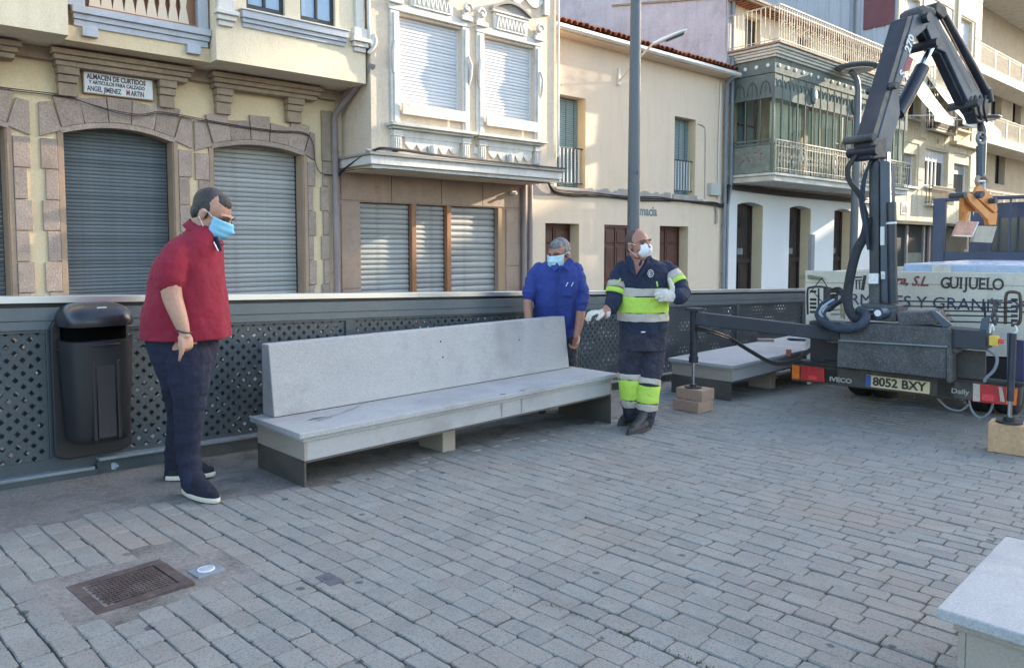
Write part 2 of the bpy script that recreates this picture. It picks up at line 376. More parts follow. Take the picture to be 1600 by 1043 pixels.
# bracket stones and brown lintel bands below the bay
for (a, b) in ((-1.55,-1.25), (-.56,-.34), (.70,.90), (1.50,1.72), (2.62,2.86)):
    mb = MB(); mb.box(a,-.12,3.33,b,0,3.50); mb.box(a-.01,-.16,3.502,b+.01,0,3.60); mb.box(a-.02,-.20,3.602,b+.02,0,3.70)
    obj('bracket', mb, MT['stone_brown'], b1, bev=.012)
for (a, b) in ((-3.2,-.98), (-.66,1.12), (1.38,3.15)):
    mb = MB(); mb.box(a+.06,-.22,3.70,b-.06,0,3.765); mb.box(a+.03,-.28,3.767,b-.03,0,3.83); mb.box(a,-.33,3.832,b,0,3.90); obj('stone_lintel', mb, MT['stone_brown'], b1, bev=.008)
mb = MB(); mb.box(-6.2,-.12,3.77,3.5,0,3.93); obj('string_course', mb, MT['stone_brown'], b1, bev=.01)
# projecting storey: left bay, recessed middle, right bay
zb = 3.93
mb = MB(); mb.box(-6.2,-.9,zb,-.58,.02,9.5); obj('left_bay', mb, MT['white_stucco'], b1)
mb = MB(); mb.box(-.578,-.66,zb+.002,1.22,.02,4.12); mb.box(-.578,-.50,4.122,1.22,.02,4.42); mb.box(-.578,.3,4.42,1.22,.6,9.5); obj('loggia_floor', mb, MT['yellow_stucco'], b1)
mb = wall(1.222, 3.58, zb, 9.5, -.9, .3, [(1.66,2.24,4.72,6.6),(2.48,3.06,4.72,6.6)]); mb.box(1.222,-.6,zb,3.58,0,zb+.1); mb.box(3.3,-.6,zb+.1,3.58,0,9.5); mb.box(1.222,-.6,zb+.1,1.4,0,9.5)
obj('right_bay', mb, MT['white_stucco'], b1)
for (a, b) in ((1.66,2.24),(2.48,3.06)):
    f = MB(); f.box(a,-.84,4.722,b,-.80,4.80); f.box(a,-.84,4.80,a+.05,-.80,6.6); f.box(b-.05,-.84,4.80,b,-.80,6.6); f.box((a+b)/2-.02,-.85,4.80,(a+b)/2+.02,-.80,6.6)
    fo = obj('window', f, MT['dark_metal'], b1, bev=.004)
    pn = MB(); pn.box(a+.05,-.815,4.80,b-.05,-.81,6.6); obj('pane', pn, MT['window_blue'], fo)
    sl_ = MB()
    for k in range(22): sl_.box(a+.06,-.79,4.83+k*.08,b-.06,-.78,4.88+k*.08)
    obj('blind', sl_, MT['frame_white'], fo)
def moulding(root, s0, s1, y, rows, m, name):
    mb = MB()
    for (z0, z1, p) in rows: mb.box(s0-p*.35, y-p, z0, s1+p*.35, y+.01, z1)
    return obj(name, mb, m, root, bev=.006)
moulding(b1, 1.60, 3.20, -.9, [(4.44,4.50,.03),(4.502,4.56,.06),(4.562,4.66,.09)], MT['trim_blue'], 'window_sill')
moulding(b1, 1.58, 3.22, -.9, [(4.662,4.68,.11)], MT['trim_white'], 'sill_slab')
moulding(b1, -.46, 1.18, -.66, [(4.12,4.20,.03),(4.202,4.27,.06),(4.272,4.36,.10)], MT['trim_blue'], 'balcony_moulding')
for s_ in (-.30, .98):
    mb = MB(); mb.box(s_-.09,-.74,4.0,s_+.09,-.66,4.118); obj('corbel', mb, MT['trim_blue'], b1, bev=.006)
# flat cut balusters of the loggia
bal = MB(); P_ = []
for t in range(9):
    z = 4.40+t*.11; wdt = .052+.018*math.cos(t*1.45); P_.append((wdt, z-4.40))
poly = [(-w_,0,z_) for w_, z_ in P_] + [(w_,0,z_) for w_, z_ in reversed(P_)]
bal.prism(poly, (0,.03,0)); bme = bal.mesh('baluster', MT['cream_smooth'])
mb = MB(); mb.box(-.30,-.68,4.362,1.05,-.58,4.40); mb.box(-.30,-.68,5.30,1.05,-.56,5.42); mb.box(-.32,-.57,4.40,1.06,-.55,5.3)
par = obj('balustrade', mb, MT['orange_paint'], b1)
copies(bme, 'baluster', par, [(-.22+k*.137-b1['_sh'][0], -.66, 4.40-b1['_sh'][2]) for k in range(9)])
mb = MB(); mb.box(-.56,-.70,4.36,-.34,-.5,9); mb.box(1.06,-.70,4.36,1.2,-.5,9); obj('loggia_pier', mb, MT['trim_blue'], b1, bev=.01)
for s_ in (1.35, 3.46):
    mb = MB(); mb.box(s_-.10,-.95,4.40,s_+.10,-.9,4.47); mb.box(s_-.13,-.99,4.472,s_+.13,-.9,4.54); mb.box(s_-.16,-1.03,4.542,s_+.16,-.9,4.60); mb.box(s_-.12,-.98,4.602,s_+.12,-.9,4.76); mb.box(s_-.07,-.95,4.762,s_+.07,-.9,9)
    obj('capital', mb, MT['trim_white'], b1, bev=.008)
# tiled sign
sg = MB(); sg.box(-.26,-.075,3.405,.63,-.001,3.70); so_ = obj('shop_sign', sg, MT['granite_jamb'], b1, bev=.005)
sg = MB(); sg.box(-.245,-.082,3.42,.615,-.0751,3.685)
defm('tile_white', (.62,.62,.63), .35, .04, 6, .02, 40, .05, 60)
defm('ink_black', (.03,.025,.03), .6, .1, 6, 0, 40, 0, 60); defm('ink_red', (.30,.03,.03), .6, .1, 6, 0, 40, 0, 60)
sp_ = obj('sign_panel', sg, MT['tile_white'], so_)
sh = b1['_sh']
def ftext(root, s, size, m, ss, y, z, sx=1, parent=None, **k):
    sh = root['_sh']; return text(s, size, m, parent or root, (ss-sh[0], y-sh[1], z-sh[2]), (math.pi/2,0,0), sx=sx, **k)
ftext(b1, 'ALMACEN DE CURTIDOS', .092, MT['ink_black'], -.215, -.084, 3.602, .71, so_, bold=.003)
ftext(b1, 'Y ARTICULOS PARA CALZADO', .068, MT['ink_black'], -.190, -.084, 3.535, .74, so_, bold=.002)
ftext(b1, 'ANGEL JIMENEZ', .098, MT['ink_black'], -.215, -.084, 3.440, .60, so_, bold=.002)
ftext(b1, 'M', .104, MT['ink_red'], .268, -.084, 3.440, .62, so_, bold=.003)
ftext(b1, 'ARTIN', .098, MT['ink_black'], .330, -.084, 3.440, .60, so_, bold=.002)
# cables and drain
for dz in (0, .022):
    cable(b1, [(-3,-.06,3.36+dz),(-1.2,-.06,3.33+dz),(-.5,-.08,3.32+dz),(-.3,-.12,3.28),(.1,-.14,3.18+dz),(.45,-.12,3.17+dz),(.75,-.10,3.24+dz),(1.6,-.08,3.18+dz),(2.4,-.08,3.15+dz),(2.9,-.08,3.17+dz),(3.06,-.08,3.05),(3.10,-.08,2.75),(3.2,-.08,2.56),(3.45,-.1,2.52+dz)], .0065)
mb = MB(); mb.tube([(3.46,-.09,-.6),(3.46,-.09,3.45)], .055, 12); mb.tube(spline([(3.46,-.09,3.40),(3.47,-.12,3.55),(3.56,-.40,3.80),(3.66,-.85,4.12),(3.68,-.95,4.25)],5), .05, 12)
for z in (.9, 1.9, 2.9): mb.tube([(3.46,-.09,z),(3.46,-.09,z+.04)], .065, 12)
obj('drainpipe', mb, MT['pipe_mauve'], b1)
mb = MB(); mb.tube(spline([(3.60,-.96,9),(3.60,-.98,4.85),(3.68,-1.0,4.70),(3.70,-1.0,4.55),(3.60,-.95,4.40)],5), .03, 10); obj('downpipe', mb, MT['pipe_white'], b1)

# ============================================================ B2: rendered house with bay and stone shop front
b2 = building('bay_fronted_house', 'cream roughcast house with white moulded window surrounds over a brown stone shop front', 3.53)
mb = wall(3.53, 8.0, -.9, 2.72, .0, .4, [(3.97,7.12,-.9,2.12)]); obj('shop_front', mb, MT['shop_stone'], b2)
mb = MB(); mb.box(3.53,.42,-.9,8.0,6,9.5); mb.box(3.53,.002,2.72,8.0,.4,9.5); obj('inner_block', mb, MT['cream_smooth'], b2)
for (a,b,c,d) in ((3.60,3.97,-.6,.62),(3.60,3.97,.63,2.10),(3.60,4.6,2.14,2.70),(4.61,5.7,2.14,2.70),(5.71,6.7,2.14,2.70),(6.71,7.70,2.14,2.70),(7.32,7.70,-.6,.95),(7.32,7.70,.96,2.10)):
    stone(b2, R4(a,b,c,d), 0, .02, MT['shop_stone'], gap=.004, bev=.003, name='stone_slab')
mb = MB(); mb.box(7.122,-.005,-.6,7.31,.25,2.115); obj('door_jamb', mb, MT['shop_jamb'], b2)
for a in (5.045, 5.845):
    mb = MB(); mb.box(a,-.0,-.6,a+.10,.16,2.118); obj('mullion', mb, MT['orange_paint'], b2, bev=.006)
shutter(b2, 3.98, 5.04, -.6, 2.115, .12, .088, MT['shutter_light'], bulge=.020, label='left broad corrugated shutter of the brown shop front')
shutter(b2, 5.15, 5.84, -.6, 2.115, .12, .088, MT['shutter_light'], bulge=.020, label='narrow middle shutter')
shutter(b2, 5.955, 7.12, -.6, 2.115, .14, .118, MT['shutter_light'], bulge=.022, label='right shutter with wide slats')
# bay
WB = [(4.16,5.46,3.71,5.12),(5.95,7.20,3.71,5.09)]
y1 = -.95
mb = wall(3.64, 7.80, 2.86, 9.5, y1, .25, WB); mb.box(3.64,y1+.25,2.86,3.80,0,9.5); mb.box(7.62,y1+.25,2.86,7.80,0,9.5); obj('bay_wall', mb, MT['cream_stucco'], b2)
mb = MB(); mb.box(3.66,y1+.025,2.605,7.78,0,2.858); obj('bay_soffit', mb, MT['bounce_cream'], b2)  # yellow bounce light is in the soffit colour
mb = MB(); mb.box(3.62,-1.00,2.60,7.82,-.93,2.66); mb.box(3.56,-1.06,2.661,7.87,0,2.80); obj('cornice', mb, MT['trim_white'], b2, bev=.008)
mb = MB(); mb.box(3.52,-1.11,2.801,7.91,0,2.84); mb.prism([(3.53,-1.10,2.841),(3.53,-.94,2.841),(3.53,-.94,2.91)], (4.37,0,0)); obj('cornice_top', mb, MT['patch_cement'], b2, bev=.01, fix=True)
for (a,b,c,d) in WB:
    shutter(b2, a+.03, b-.03, c, d, y1+.10, .056, MT['shutter_white'], guide=MT['frame_white'], bulge=.010, name='window_shutter')
    ex = .17
    fr = MB()
    fr.box(a-ex,y1-.045,c-.35,a,y1,d+.04); fr.box(b,y1-.045,c-.35,b+ex-.02,y1,d+.04)      # side strips
    fr.box(a-ex+.05,y1-.07,c-.33,a-.05,y1-.046,d); fr.box(b+.04,y1-.07,c-.33,b+ex-.07,y1-.046,d)
    fr.box(a-ex-.02,y1-.055,d+.042,b+ex,y1,d+.16)                                         # head
    fr.box(a+.22,y1-.06,d+.162,b-.22,y1,d+.46); fr.box(a+.17,y1-.09,d+.462,b-.17,y1,d+.50)
    fr.box(a-ex-.04,y1-.10,d+.14,a+.05,y1-.056,d+.22); fr.box(b-.05,y1-.10,d+.14,b+ex+.02,y1-.056,d+.22)
    fr.box(a-ex,y1-.07,d+.222,a-.02,y1,d+.34); fr.box(b+.02,y1-.07,d+.222,b+ex,y1,d+.34)
    fo = obj('window_surround', fr, MT['trim_white'], b2, bev=.007)
    # arched hood and scrolls
    hd = MB(); cx_ = (a+b)/2; W_ = (b-a)/2-.15
    up = [(cx_-W_+2*W_*k/14, y1-.12, d+.50+.16*math.sin(math.pi*k/14)) for k in range(15)]
    hd.prism(up + [(x,y,z+.05) for x,y,z in reversed(up)], (0,.12,0)); up2 = [(x,y1-.06,z-.001) for x,y,z in up]; hd.prism(up2+[(cx_+W_,y1-.06,d+.50),(cx_-W_,y1-.06,d+.50)][::1], (0,.06,0)); obj('hood', hd, MT['patch_cement'], fo, fix=True)
    sc = MB()
    for e, sg_ in ((a-ex*.5,-1),(b+ex*.5,1)):
        pts = [(e+sg_*.10*math.cos(t)*(1-t/9), y1-.085, d+.36+.09*math.sin(t)*(1-t/9)) for t in [k*.5 for k in range(11)]]
        sc.tube(pts, .028, 8); sc.ball((e,y1-.08,d+.35), .05, .03, .05)
        sc.tube([(e+sg_*.02,y1-.075,c+.95),(e+sg_*.06,y1-.10,c+.80),(e+sg_*.06,y1-.08,c+.60),(e+sg_*.045,y1-.06,c+.45)], [.02,.03,.028,.012], 8)
    obj('scroll', sc, MT['trim_white'], fo)
    # zigzag frieze
    zz = MB(); k_ = 8; x0 = a+.28; dx_ = (b-a-.56)/k_
    for k in range(k_):
        for q in (0,1):
            z0_, z1_ = (d+.20, d+.40) if q == 0 else (d+.40, d+.20); zz.bar((x0+dx_*(k+q*.5),y1-.068,z0_),(x0+dx_*(k+.5+q*.5),y1-.068,z1_), .022,.02, (0,1,0))
    zz.box(x0-.02,y1-.075,d+.41,b-.26,y1-.06,d+.44); zz.box(x0-.02,y1-.075,d+.165,b-.26,y1-.06,d+.19)
    obj('zigzag_frieze', zz, MT['trim_white'], fo)
    # cream sill panel and ledge
    pn = MB(); pn.box(a+.01,y1-.10,c-.20,b+.02,y1-.072,c-.015); obj('sill_panel', pn, MT['slab_white'], fo, bev=.006)
    ld = MB(); ld.box(a-ex-.08,y1-.20,c-.41,b+ex+.03,y1,c-.36); ld.box(a-ex-.04,y1-.14,c-.45,b+ex,y1,c-.412); obj('ledge', ld, MT['slab_white'], fo, bev=.008)
    # apron: frieze, little triglyph blocks and scalloped pendant
    ap = MB(); ap.box(a-ex,y1-.05,c-.56,b+ex-.02,y1,c-.452)
    for e in (a-ex+.10, b+ex-.12):
        ap.box(e-.09,y1-.10,c-.56,e+.09,y1-.051,c-.47); ap.box(e-.075,y1-.08,c-.80,e+.075,y1,c-.562)
        for q in (-.04,0,.04): ap.box(e+q-.012,y1-.10,c-.78,e+q+.012,y1-.081,c-.59)
    N_ = 40; lowz = []
    for k in range(N_+1):
        t = k/N_; u_ = abs(2*t-1); dep = .10+.15*abs(math.cos(u_*math.pi*2.5))*(1-.45*u_)+.15*max(0,1-u_*5)
        lowz.append((a+.10+(b-a-.18)*t, y1-.04, c-.561-dep))
    ap.prism(lowz + [(b-.08,y1-.04,c-.561),(a+.10,y1-.04,c-.561)], (0,.04,0)); ap.ball((cx_,y1-.06,c-.74), .055,.04,.10)
    obj('apron', ap, MT['trim_white'], fo, bev=0, fix=True)
# apron of the storey above, just in frame
mb = MB(); mb.box(6.2,y1-.05,6.05,7.5,y1,6.2); N_=30
pts = [(6.3+1.1*k/N_, y1-.04, 6.05-.10-.12*abs(math.cos(k/N_*math.pi*2.5))) for k in range(N_+1)]; mb.prism(pts+[(7.4,y1-.04,6.05),(6.3,y1-.04,6.05)], (0,.04,0)); mb.box(7.42,y1-.07,5.75,7.55,y1,6.05)
obj('upper_apron', mb, MT['trim_white'], b2, fix=True)
mb = MB()
for s_, r_ in ((7.76,.05),(7.93,.05)): mb.tube([(s_,-.08,-.8),(s_,-.08,2.62)], r_, 12)
obj('drainpipe', mb, MT['pipe_mauve'], b2)
mb = MB(); mb.tube(spline([(7.82,-.99,9),(7.82,-.99,3.6),(7.84,-1.0,3.3),(7.80,-1.0,3.1)],4), .022, 8); obj('wall_conduit', mb, MT['pipe_white'], b2)
for dz in (0,.03,.05):
    cable(b2, [(3.50,-.12,2.52+dz),(3.55,-.5,2.72),(3.62,-1.05,2.86+dz*.5),(3.9,-1.12,2.90+dz*.5),(5,-1.12,2.87+dz*.4),(6.5,-1.12,2.86+dz*.3),(7.88,-1.11,2.86+dz*.3)], .010)
cable(b2, [(3.54,-.11,2.55),(3.56,-.11,2.60),(3.8,-1.0,2.60),(6,-.98,2.59),(7.8,-.9,2.58)], .007)
cm = MB(); cm.box(7.42,-.10,2.40,7.53,-.02,2.47); cm.cyl((7.475,-.10,2.43),(7.475,-.16,2.42),.025); obj('security_camera', cm, MT['frame_white'], b2)
cm = MB(); cm.box(5.73,-.975,3.0,5.83,-.95,3.12); obj('junction_box', cm, MT['frame_white'], b2)
# ============================================================ B3: two storey house with the pharmacy lettering
b3 = building('tiled_roof_house', 'plain two storey cream house with a tiled eave and brown doors', 8.0)
W3 = [(8.78,9.69,2.63,4.60),(12.93,13.84,2.66,4.60)]
D3 = [(8.44,9.50,-1.2,1.85),(10.32,11.20,-1.2,1.85),(12.38,13.58,-1.2,1.86)]
mb = wall(8.002, 15.14, -1.2, 5.80, 0, .42, W3+D3); obj('wall', mb, MT['cream_smooth'], b3)
mb = MB(); mb.box(8.002,.44,-1.2,15.13,6,5.7); obj('inner_block', mb, MT['storefront_dark'], b3)
for (a,b,c,d) in W3:
    mb = MB(); mb.box(b-.02,-.002,c,b-.001,.30,d); obj('reveal', mb, MT['bounce_cream'], b3)
for i,(a,b,c,d) in enumerate(D3):
    yd = .06 if i == 1 else .30
    if i != 1: mb = MB(); mb.box(b-.02,-.002,c,b-.001,.34,d); obj('reveal', mb, MT['bounce_cream'], b3)
    dr = MB(); dr.box(a,yd,c,b,yd+.05,d); do = obj('door', dr, MT['brown_wood'], b3)
    fm = MB(); fm.box(a,yd-.03,c,a+.06,yd-.001,d); fm.box(b-.06,yd-.03,c,b,yd-.001,d); fm.box(a+.06,yd-.03,d-.07,b-.06,yd-.001,d); fm.box((a+b)/2-.025,yd-.028,c,(a+b)/2+.025,yd-.001,d-.07); obj('door_frame', fm, MT['brown_wood'], do, bev=.005)
    for (p0,p1) in ((a+.09,(a+b)/2-.05),((a+b)/2+.05,b-.09)):
        for (q0,q1) in ((d-.42,d-.14),(d-1.25,d-.50),(d-2.2,d-1.34)):
            pm = MB(); pm.box(p0,yd-.022,q0,p1,yd-.001,q1); obj('door_panel', pm, MT['brown_wood'], do, bev=.014)
defm('blind_strips', (.20,.27,.27), .6, .1, 3, .05, 60, .1, 60, rnd=.1)
for (a,b,c,d) in W3:
    bm_ = MB(); bm_.box(a,.33,c,b,.36,d); bo = obj('window', bm_, MT['dark_metal'], b3)
    st = MB(); nseg = 24; zz = [(.0,0)]
    for k in range(46): z = (d-c-.03)*k/46; st.box(0,-.006*(k%2),z,.118,.006,z+(d-c-.03)/46*.8)
    me = st.mesh('blind_strip', MT['blind_strips']); sh = b3['_sh']
    copies(me, 'blind_strip', bo, [(a+.02+k*.125-sh[0], .24+.012*(k%2), c+.01-sh[2]) for k in range(int((b-a-.02)/.125))])
    rl = MB(); rl.box(a,.07,c+.86,b-.02,.10,c+.885); rl.box(a,.07,c+.10,b-.02,.10,c+.12)
    ro = obj('window_railing', rl, MT['dark_metal'], b3)
    br = MB(); br.box(-.009,0,0,.009,.018,.76); me = br.mesh('railing_bar', MT['frame_white'])
    copies(me, 'railing_bar', ro, [(a+.06+k*.118-sh[0], .075, c+.11-sh[2]) for k in range(int((b-a-.06)/.118))])
    sl_ = MB(); sl_.box(a-.06,-.04,c-.14,b+.04,.02,c-.0); obj('window_sill', sl_, MT['patch_cement'], b3, bev=.008)
# bare cement patch along the floor line
random.seed(4)
def patch(s0, s1, zlo, zhi, rough_):
    N_ = 40; up = [(s0+(s1-s0)*k/N_, -.006, zhi+rough_*(noise.noise(Vector((s0+k*.35,1.7,0)))*.9+noise.noise(Vector((s0+k*1.3,7.7,0)))*.5)) for k in range(N_+1)]
    m_ = MB(); m_.prism([(s0,-.006,zlo),(s1,-.006,zlo)]+up[::-1], (0,.005,0)); return obj('cement_patch', m_, MT['patch_cement'], b3, fix=True)
patch(8.02, 8.70, 2.42, 2.66, .05); patch(9.75, 12.80, 2.44, 2.66, .08); patch(13.9, 14.2, 2.46, 2.56, .03)
# eaves, gutter and tiles
mb = MB(); mb.prism([(7.95,-.34,5.80),(7.95,.02,5.80),(7.95,.02,5.84),(7.95,-.34,5.84)], (7.2,0,0)); obj('soffit', mb, MT['cream_smooth'], b3, fix=True)
mb = MB()
pr = [(-.42,5.93),(-.44,5.86),(-.40,5.82),(-.35,5.82),(-.345,5.84),(-.39,5.84),(-.415,5.87),(-.405,5.93)]
mb.prism([(7.92,y,z) for y,z in pr], (7.32,0,0)); obj('gutter', mb, MT['pipe_white'], b3, fix=True)
ti = MB(); K=8; ang=[math.pi*k/K for k in range(K+1)]
def tile(mb, L_=.46, r=.085, y0=0):
    A = [(r*math.cos(t), 0, r*math.sin(t)*.9) for t in ang]; B = [(r*.8*math.cos(t), L_, r*.8*math.sin(t)*.9) for t in ang]
    A2 = [(x*.82,y,z*.82) for x,y,z in A]; B2=[(x*.82,y,z*.82) for x,y,z in B]; n_=K+1
    mb.add(A+B, [(i,n_+i,n_+i+1,i+1) for i in range(K)], True); mb.add(A2+B2, [(i+1,n_+i+1,n_+i,i) for i in range(K)], True); mb.add(A+A2, [(i,i+1,n_+i+1,n_+i) for i in range(K)])
tile(ti, .46, .095); tme = ti.mesh('roof_tile', MT['roof_tile'])
rf = MB(); rf.prism([(7.95,-.36,5.96),(7.95,3,6.89),(7.95,3,6.84),(7.95,-.36,5.86)], (7.18,0,0)); ro = obj('roof', rf, MT['roof_tile'], b3, fix=True); sh = b3['_sh']
random.seed(11)
pit = math.atan2(.93, 3.36)
for row in range(4):
    for k in range(41):
        o_ = bpy.data.objects.new('roof_tile', tme); COL.objects.link(o_); o_.parent = ro
        y = -.40+row*.34; o_.location = (8.02+k*.175-sh[0]+random.uniform(-.012,.012), y+random.uniform(-.02,.02), 5.985+(y+.40)*math.tan(pit)-sh[2]+random.uniform(-.008,.008))
        o_.rotation_euler = (pit+random.uniform(-.03,.03), random.uniform(-.06,.06), random.uniform(-.06,.06))
ftext(b3, 'Farmacia', .32, MT['ink_grey'] if 'ink_grey' in MT else defm('ink_grey', (.16,.20,.22), .8, .15, 8, 0, 40, 0, 60), 11.20, -.004, 2.10, .92, bold=.009)
for dz, dy in ((0,0),(.03,.02),(.055,.0),(.08,.02),(.03,.045)):
    cable(b3, [(8.02,-.06,2.66+dz),(8.2,-.07,2.78+dz*.5),(8.42,-.08,2.70+dz*.5),(8.62,-.07-dy,2.50+dz)]+[(s_, -.05-dy+random.uniform(-.01,.01), 2.47+dz*.8-.02*math.sin(s_*2.3+dz*20)+random.uniform(-.012,.012)) for s_ in (9.2,9.8,10.4,11,11.6,12.2,12.8,13.4,14)]+[(14.6,-.08,2.44+dz),(14.95,-.09,2.40+dz),(15.1,-.1,2.55+dz),(15.12,-.1,2.95+dz)], .014)
cable(b3, [(14.75,-.04,2.4),(14.77,-.05,2.1),(14.76,-.04,1.95)], .03, m=MT['patch_cement'])
bx = MB(); bx.box(14.40,-.12,2.70,14.86,-.005,3.02); obj('meter_box', bx, mat('meter_grey', (.45,.46,.42), .6), b3, bev=.01)
cable(b3, [(13.9,-.02,4.5),(14.15,-.02,4.46),(14.22,-.02,4.3),(14.24,-.02,3.5),(14.25,-.02,2.6)], .008, m=MT['pipe_grey'])
mb = MB(); mb.tube([(15.07,-.09,-1),(15.07,-.09,5.4),(15.02,-.12,5.65),(14.98,-.36,5.82)], .05, 12)
for z in (.6,1.9,3.2,4.5): mb.tube([(15.07,-.09,z),(15.07,-.09,z+.05)], .062, 12)
obj('drainpipe', mb, MT['pipe_grey'], b3)
cable(b3, [(14.9,-.03,5.7),(14.88,-.03,5.4),(14.84,-.03,4.2),(14.84,-.03,2.6)], .02, m=MT['pipe_white'])
# street light bracketed on the cream house
sl = thing('wall_street_light', 'pale street light arm bracketed under the tiled eave, behind the grey lamp post', 'street light', O+UF*10.76+Vector((0,0,5.0)), FROT, shift=(10.76,0,5.0))
mb = MB(); mb.box(10.72,-.05,5.05,10.80,-.001,5.42); obj('bracket', mb, MT['pipe_white'], sl, bev=.004)
mb = MB(); mb.tube(spline([(10.76,-.05,5.15),(10.72,-.5,5.45),(10.55,-1.15,5.72)],6), .022, 8); obj('arm', mb, MT['pipe_white'], sl)
mb = MB(); e0 = Vector((10.55,-1.15,5.72)); e1 = Vector((11.02,-1.62,5.98))
dd = (e1-e0).normalized(); sd3 = dd.cross(Vector((0,0,1))).normalized(); up3 = sd3.cross(dd)
rings = []
for t,wd,th in ((0,.03,.03),(.08,.05,.04),(.25,.09,.05),(.6,.13,.05),(.95,.12,.035),(1.08,.05,.02)):
    c = e0+(e1-e0)*t; rings.append([c+sd3*wd*math.cos(a)+up3*th*math.sin(a) for a in [2*math.pi*k/14 for k in range(14)]])
mb.loft(rings); obj('lamp_head', mb, MT['frame_white'], sl)
mb = MB(); c = e0+(e1-e0)*.68-up3*.052; mb.obox(c, dd*.20, sd3*.085, up3*.008); obj('lens', mb, MT['dark_metal'], sl)

# ============================================================ B4: white house with glazed gallery
b4 = building('gallery_house', 'white house with a green glazed iron gallery and white scroll balcony', 15.15)
D4 = [(15.84,17.20,-1.3,2.62),(18.72,20.05,-1.3,2.62),(21.63,22.95,-1.3,2.62)]
mb = wall(15.16, 26.1, -1.3, 3.02, 0, .45, D4); obj('ground_floor_wall', mb, MT['lower_white'], b4)
mb = wall(15.16, 26.1, 3.021, 6.6, 0, .45, [(15.75,16.85,3.25,5.6),(18.2,19.3,3.25,5.7),(21.6,22.7,3.25,5.7)]); obj('first_floor_wall', mb, MT['cream_smooth'], b4)
mb = MB(); mb.box(15.17,.5,-1.3,26.1,12,8.15); obj('inner_block', mb, MT['storefront_dark'], b4)
for (a,b,c,d) in D4:
    hw = (b-a)/2; cx_ = (a+b)/2; pts = [(a+2*hw*k/12, 0, d-.11+.085*math.sin(math.pi*k/12)) for k in range(13)]
    m_ = MB(); m_.prism(pts+[(b,0,d+.005),(a,0,d+.005)], (0,.36,0)); obj('arch_head', m_, MT['lower_white'], b4, fix=True)
    m_ = MB(); m_.box(b-.02,-.001,c,b-.001,.38,d-.105); obj('reveal', m_, MT['bounce_cream'], b4)
    m_ = MB(); m_.box(a,.38,c,b,.43,d); do = obj('door', m_, MT['dark_brown'], b4)
    fm = MB(); fm.box(a,.33,c,a+.09,.379,d); fm.box(b-.09,.33,c,b,.379,d); fm.box(a+.09,.33,d-1.75,b-.09,.379,d-1.62); fm.box((a+b)/2-.03,.335,c,(a+b)/2+.03,.379,d-1.75); obj('door_frame', fm, MT['dark_brown'], do, bev=.006)
    gr = MB()
    for k in range(7): x = a+.18+k*(b-a-.36)/6; gr.tube([(x,.32,d-1.60),(x,.32,d-.3)], .008, 5)
    for k in range(4): gr.tube([(cx_+.22*math.cos(t)*(1-.2*k), .315, d-.55+.2*math.sin(t)*(1-.2*k)) for t in [2*math.pi*q/12 for q in range(13)]], .008, 5)
    obj('door_grille', gr, MT['dark_metal'], do)
    for q in (a+.2, cx_+.08):
        pm = MB(); pm.box(q,.345,d-2.9,q+.38,.379,d-1.9); obj('door_panel', pm, MT['dark_brown'], do, bev=.015)
    sg = MB(); sg.box(cx_-.12,.318,d-1.50,cx_+.18,.322,d-1.32); obj('notice', sg, MT['pipe_grey'], do)
# gallery
GS0, GS1, GO = 15.47, 24.1, 1.25
mb = MB(); mb.box(GS0-.04,-GO-.06,3.06,GS1,0,3.20); mb.box(GS0-.10,-GO-.12,3.202,GS1,0,3.27); obj('gallery_slab', mb, MT['slab_white'], b4, bev=.012)
for dz in (0,.05,.1): cable(b4, [(15.2,-.08,2.94+dz*.5),(16.5,-.08-dz*.3,2.90+dz),(18.5,-.08-dz*.3,2.87+dz),(21,-.08-dz*.3,2.86+dz),(25,-.08,2.86+dz)], .035)
cable(b4, [(15.16,-.10,2.5),(15.2,-.12,2.9),(15.3,-.10,2.98)], .04)
gm = MT['green_metal']
# bands
mb = MB(); mb.box(GS0,-GO,5.86,GS1,-GO+.03,6.24); mb.box(GS0-.02,-GO-.02,5.84,GS1,-GO+.05,5.86); mb.box(GS0,-GO+.031,5.86,GS0+.03,0,6.24); fas = obj('fascia', mb, gm, b4)
ros = MB(); ros.ball((0,0,0), .055,.03,.055,10,6)
rme = ros.mesh('rosette', MT['frame_white']); sh = b4['_sh']
n_ = int((GS1-GS0)/.42)
copies(rme, 'rosette', fas, [(GS0+.22+k*.42-sh[0], -GO-.005, 6.05-sh[2]) for k in range(n_)])
copies(rme, 'rosette', fas, [(GS0-.005-sh[0], -GO+.2+k*.33, 6.05-sh[2]) for k in range(4)], [(0,0,math.pi/2)]*4)
mb = MB()
mb.box(GS0,-GO+.005,5.20,GS1,-GO+.02,5.838)
for k in range(n_+1):
    s_ = GS0+k*.42; mb.box(s_,-GO-.008,5.22,s_+.03,-GO+.004,5.84)
for k in range(n_*2): mb.tube([(GS0+.06+k*.21+.09*math.cos(t), -GO-.004, 5.5+.2*math.sin(t)) for t in [math.pi*q/6 for q in range(7)]], .010, 4)
obj('ribbed_band', mb, gm, b4)
mb = MB(); mb.box(GS0,-GO+.05,5.22,GS0+.02,-.01,5.838)
for yy in (-1.0,-.62,-.25):
    for a_ in (0, 1): mb.tube([(GS0-.012, yy+(.14 if a_ else -.14)*math.cos(t), 5.32+.34*math.sin(t)) for t in [math.pi*q/8 for q in range(9)]], .010, 4)
    mb.tube([(GS0-.012,yy,5.28),(GS0-.012,yy,5.72)], .012, 4)
obj('ornamental_side_band', mb, gm, b4)
for s_ in (17.55, 20.05):
    mb = MB(); mb.ball((s_,-GO-.03,5.52), .16,.05,.24,16,8); md_ = obj('medallion', mb, gm, b4)
    mb = MB(); mb.ball((s_,-GO-.075,5.52), .08,.03,.13,12,6); obj('boss', mb, MT['frame_white'], md_)
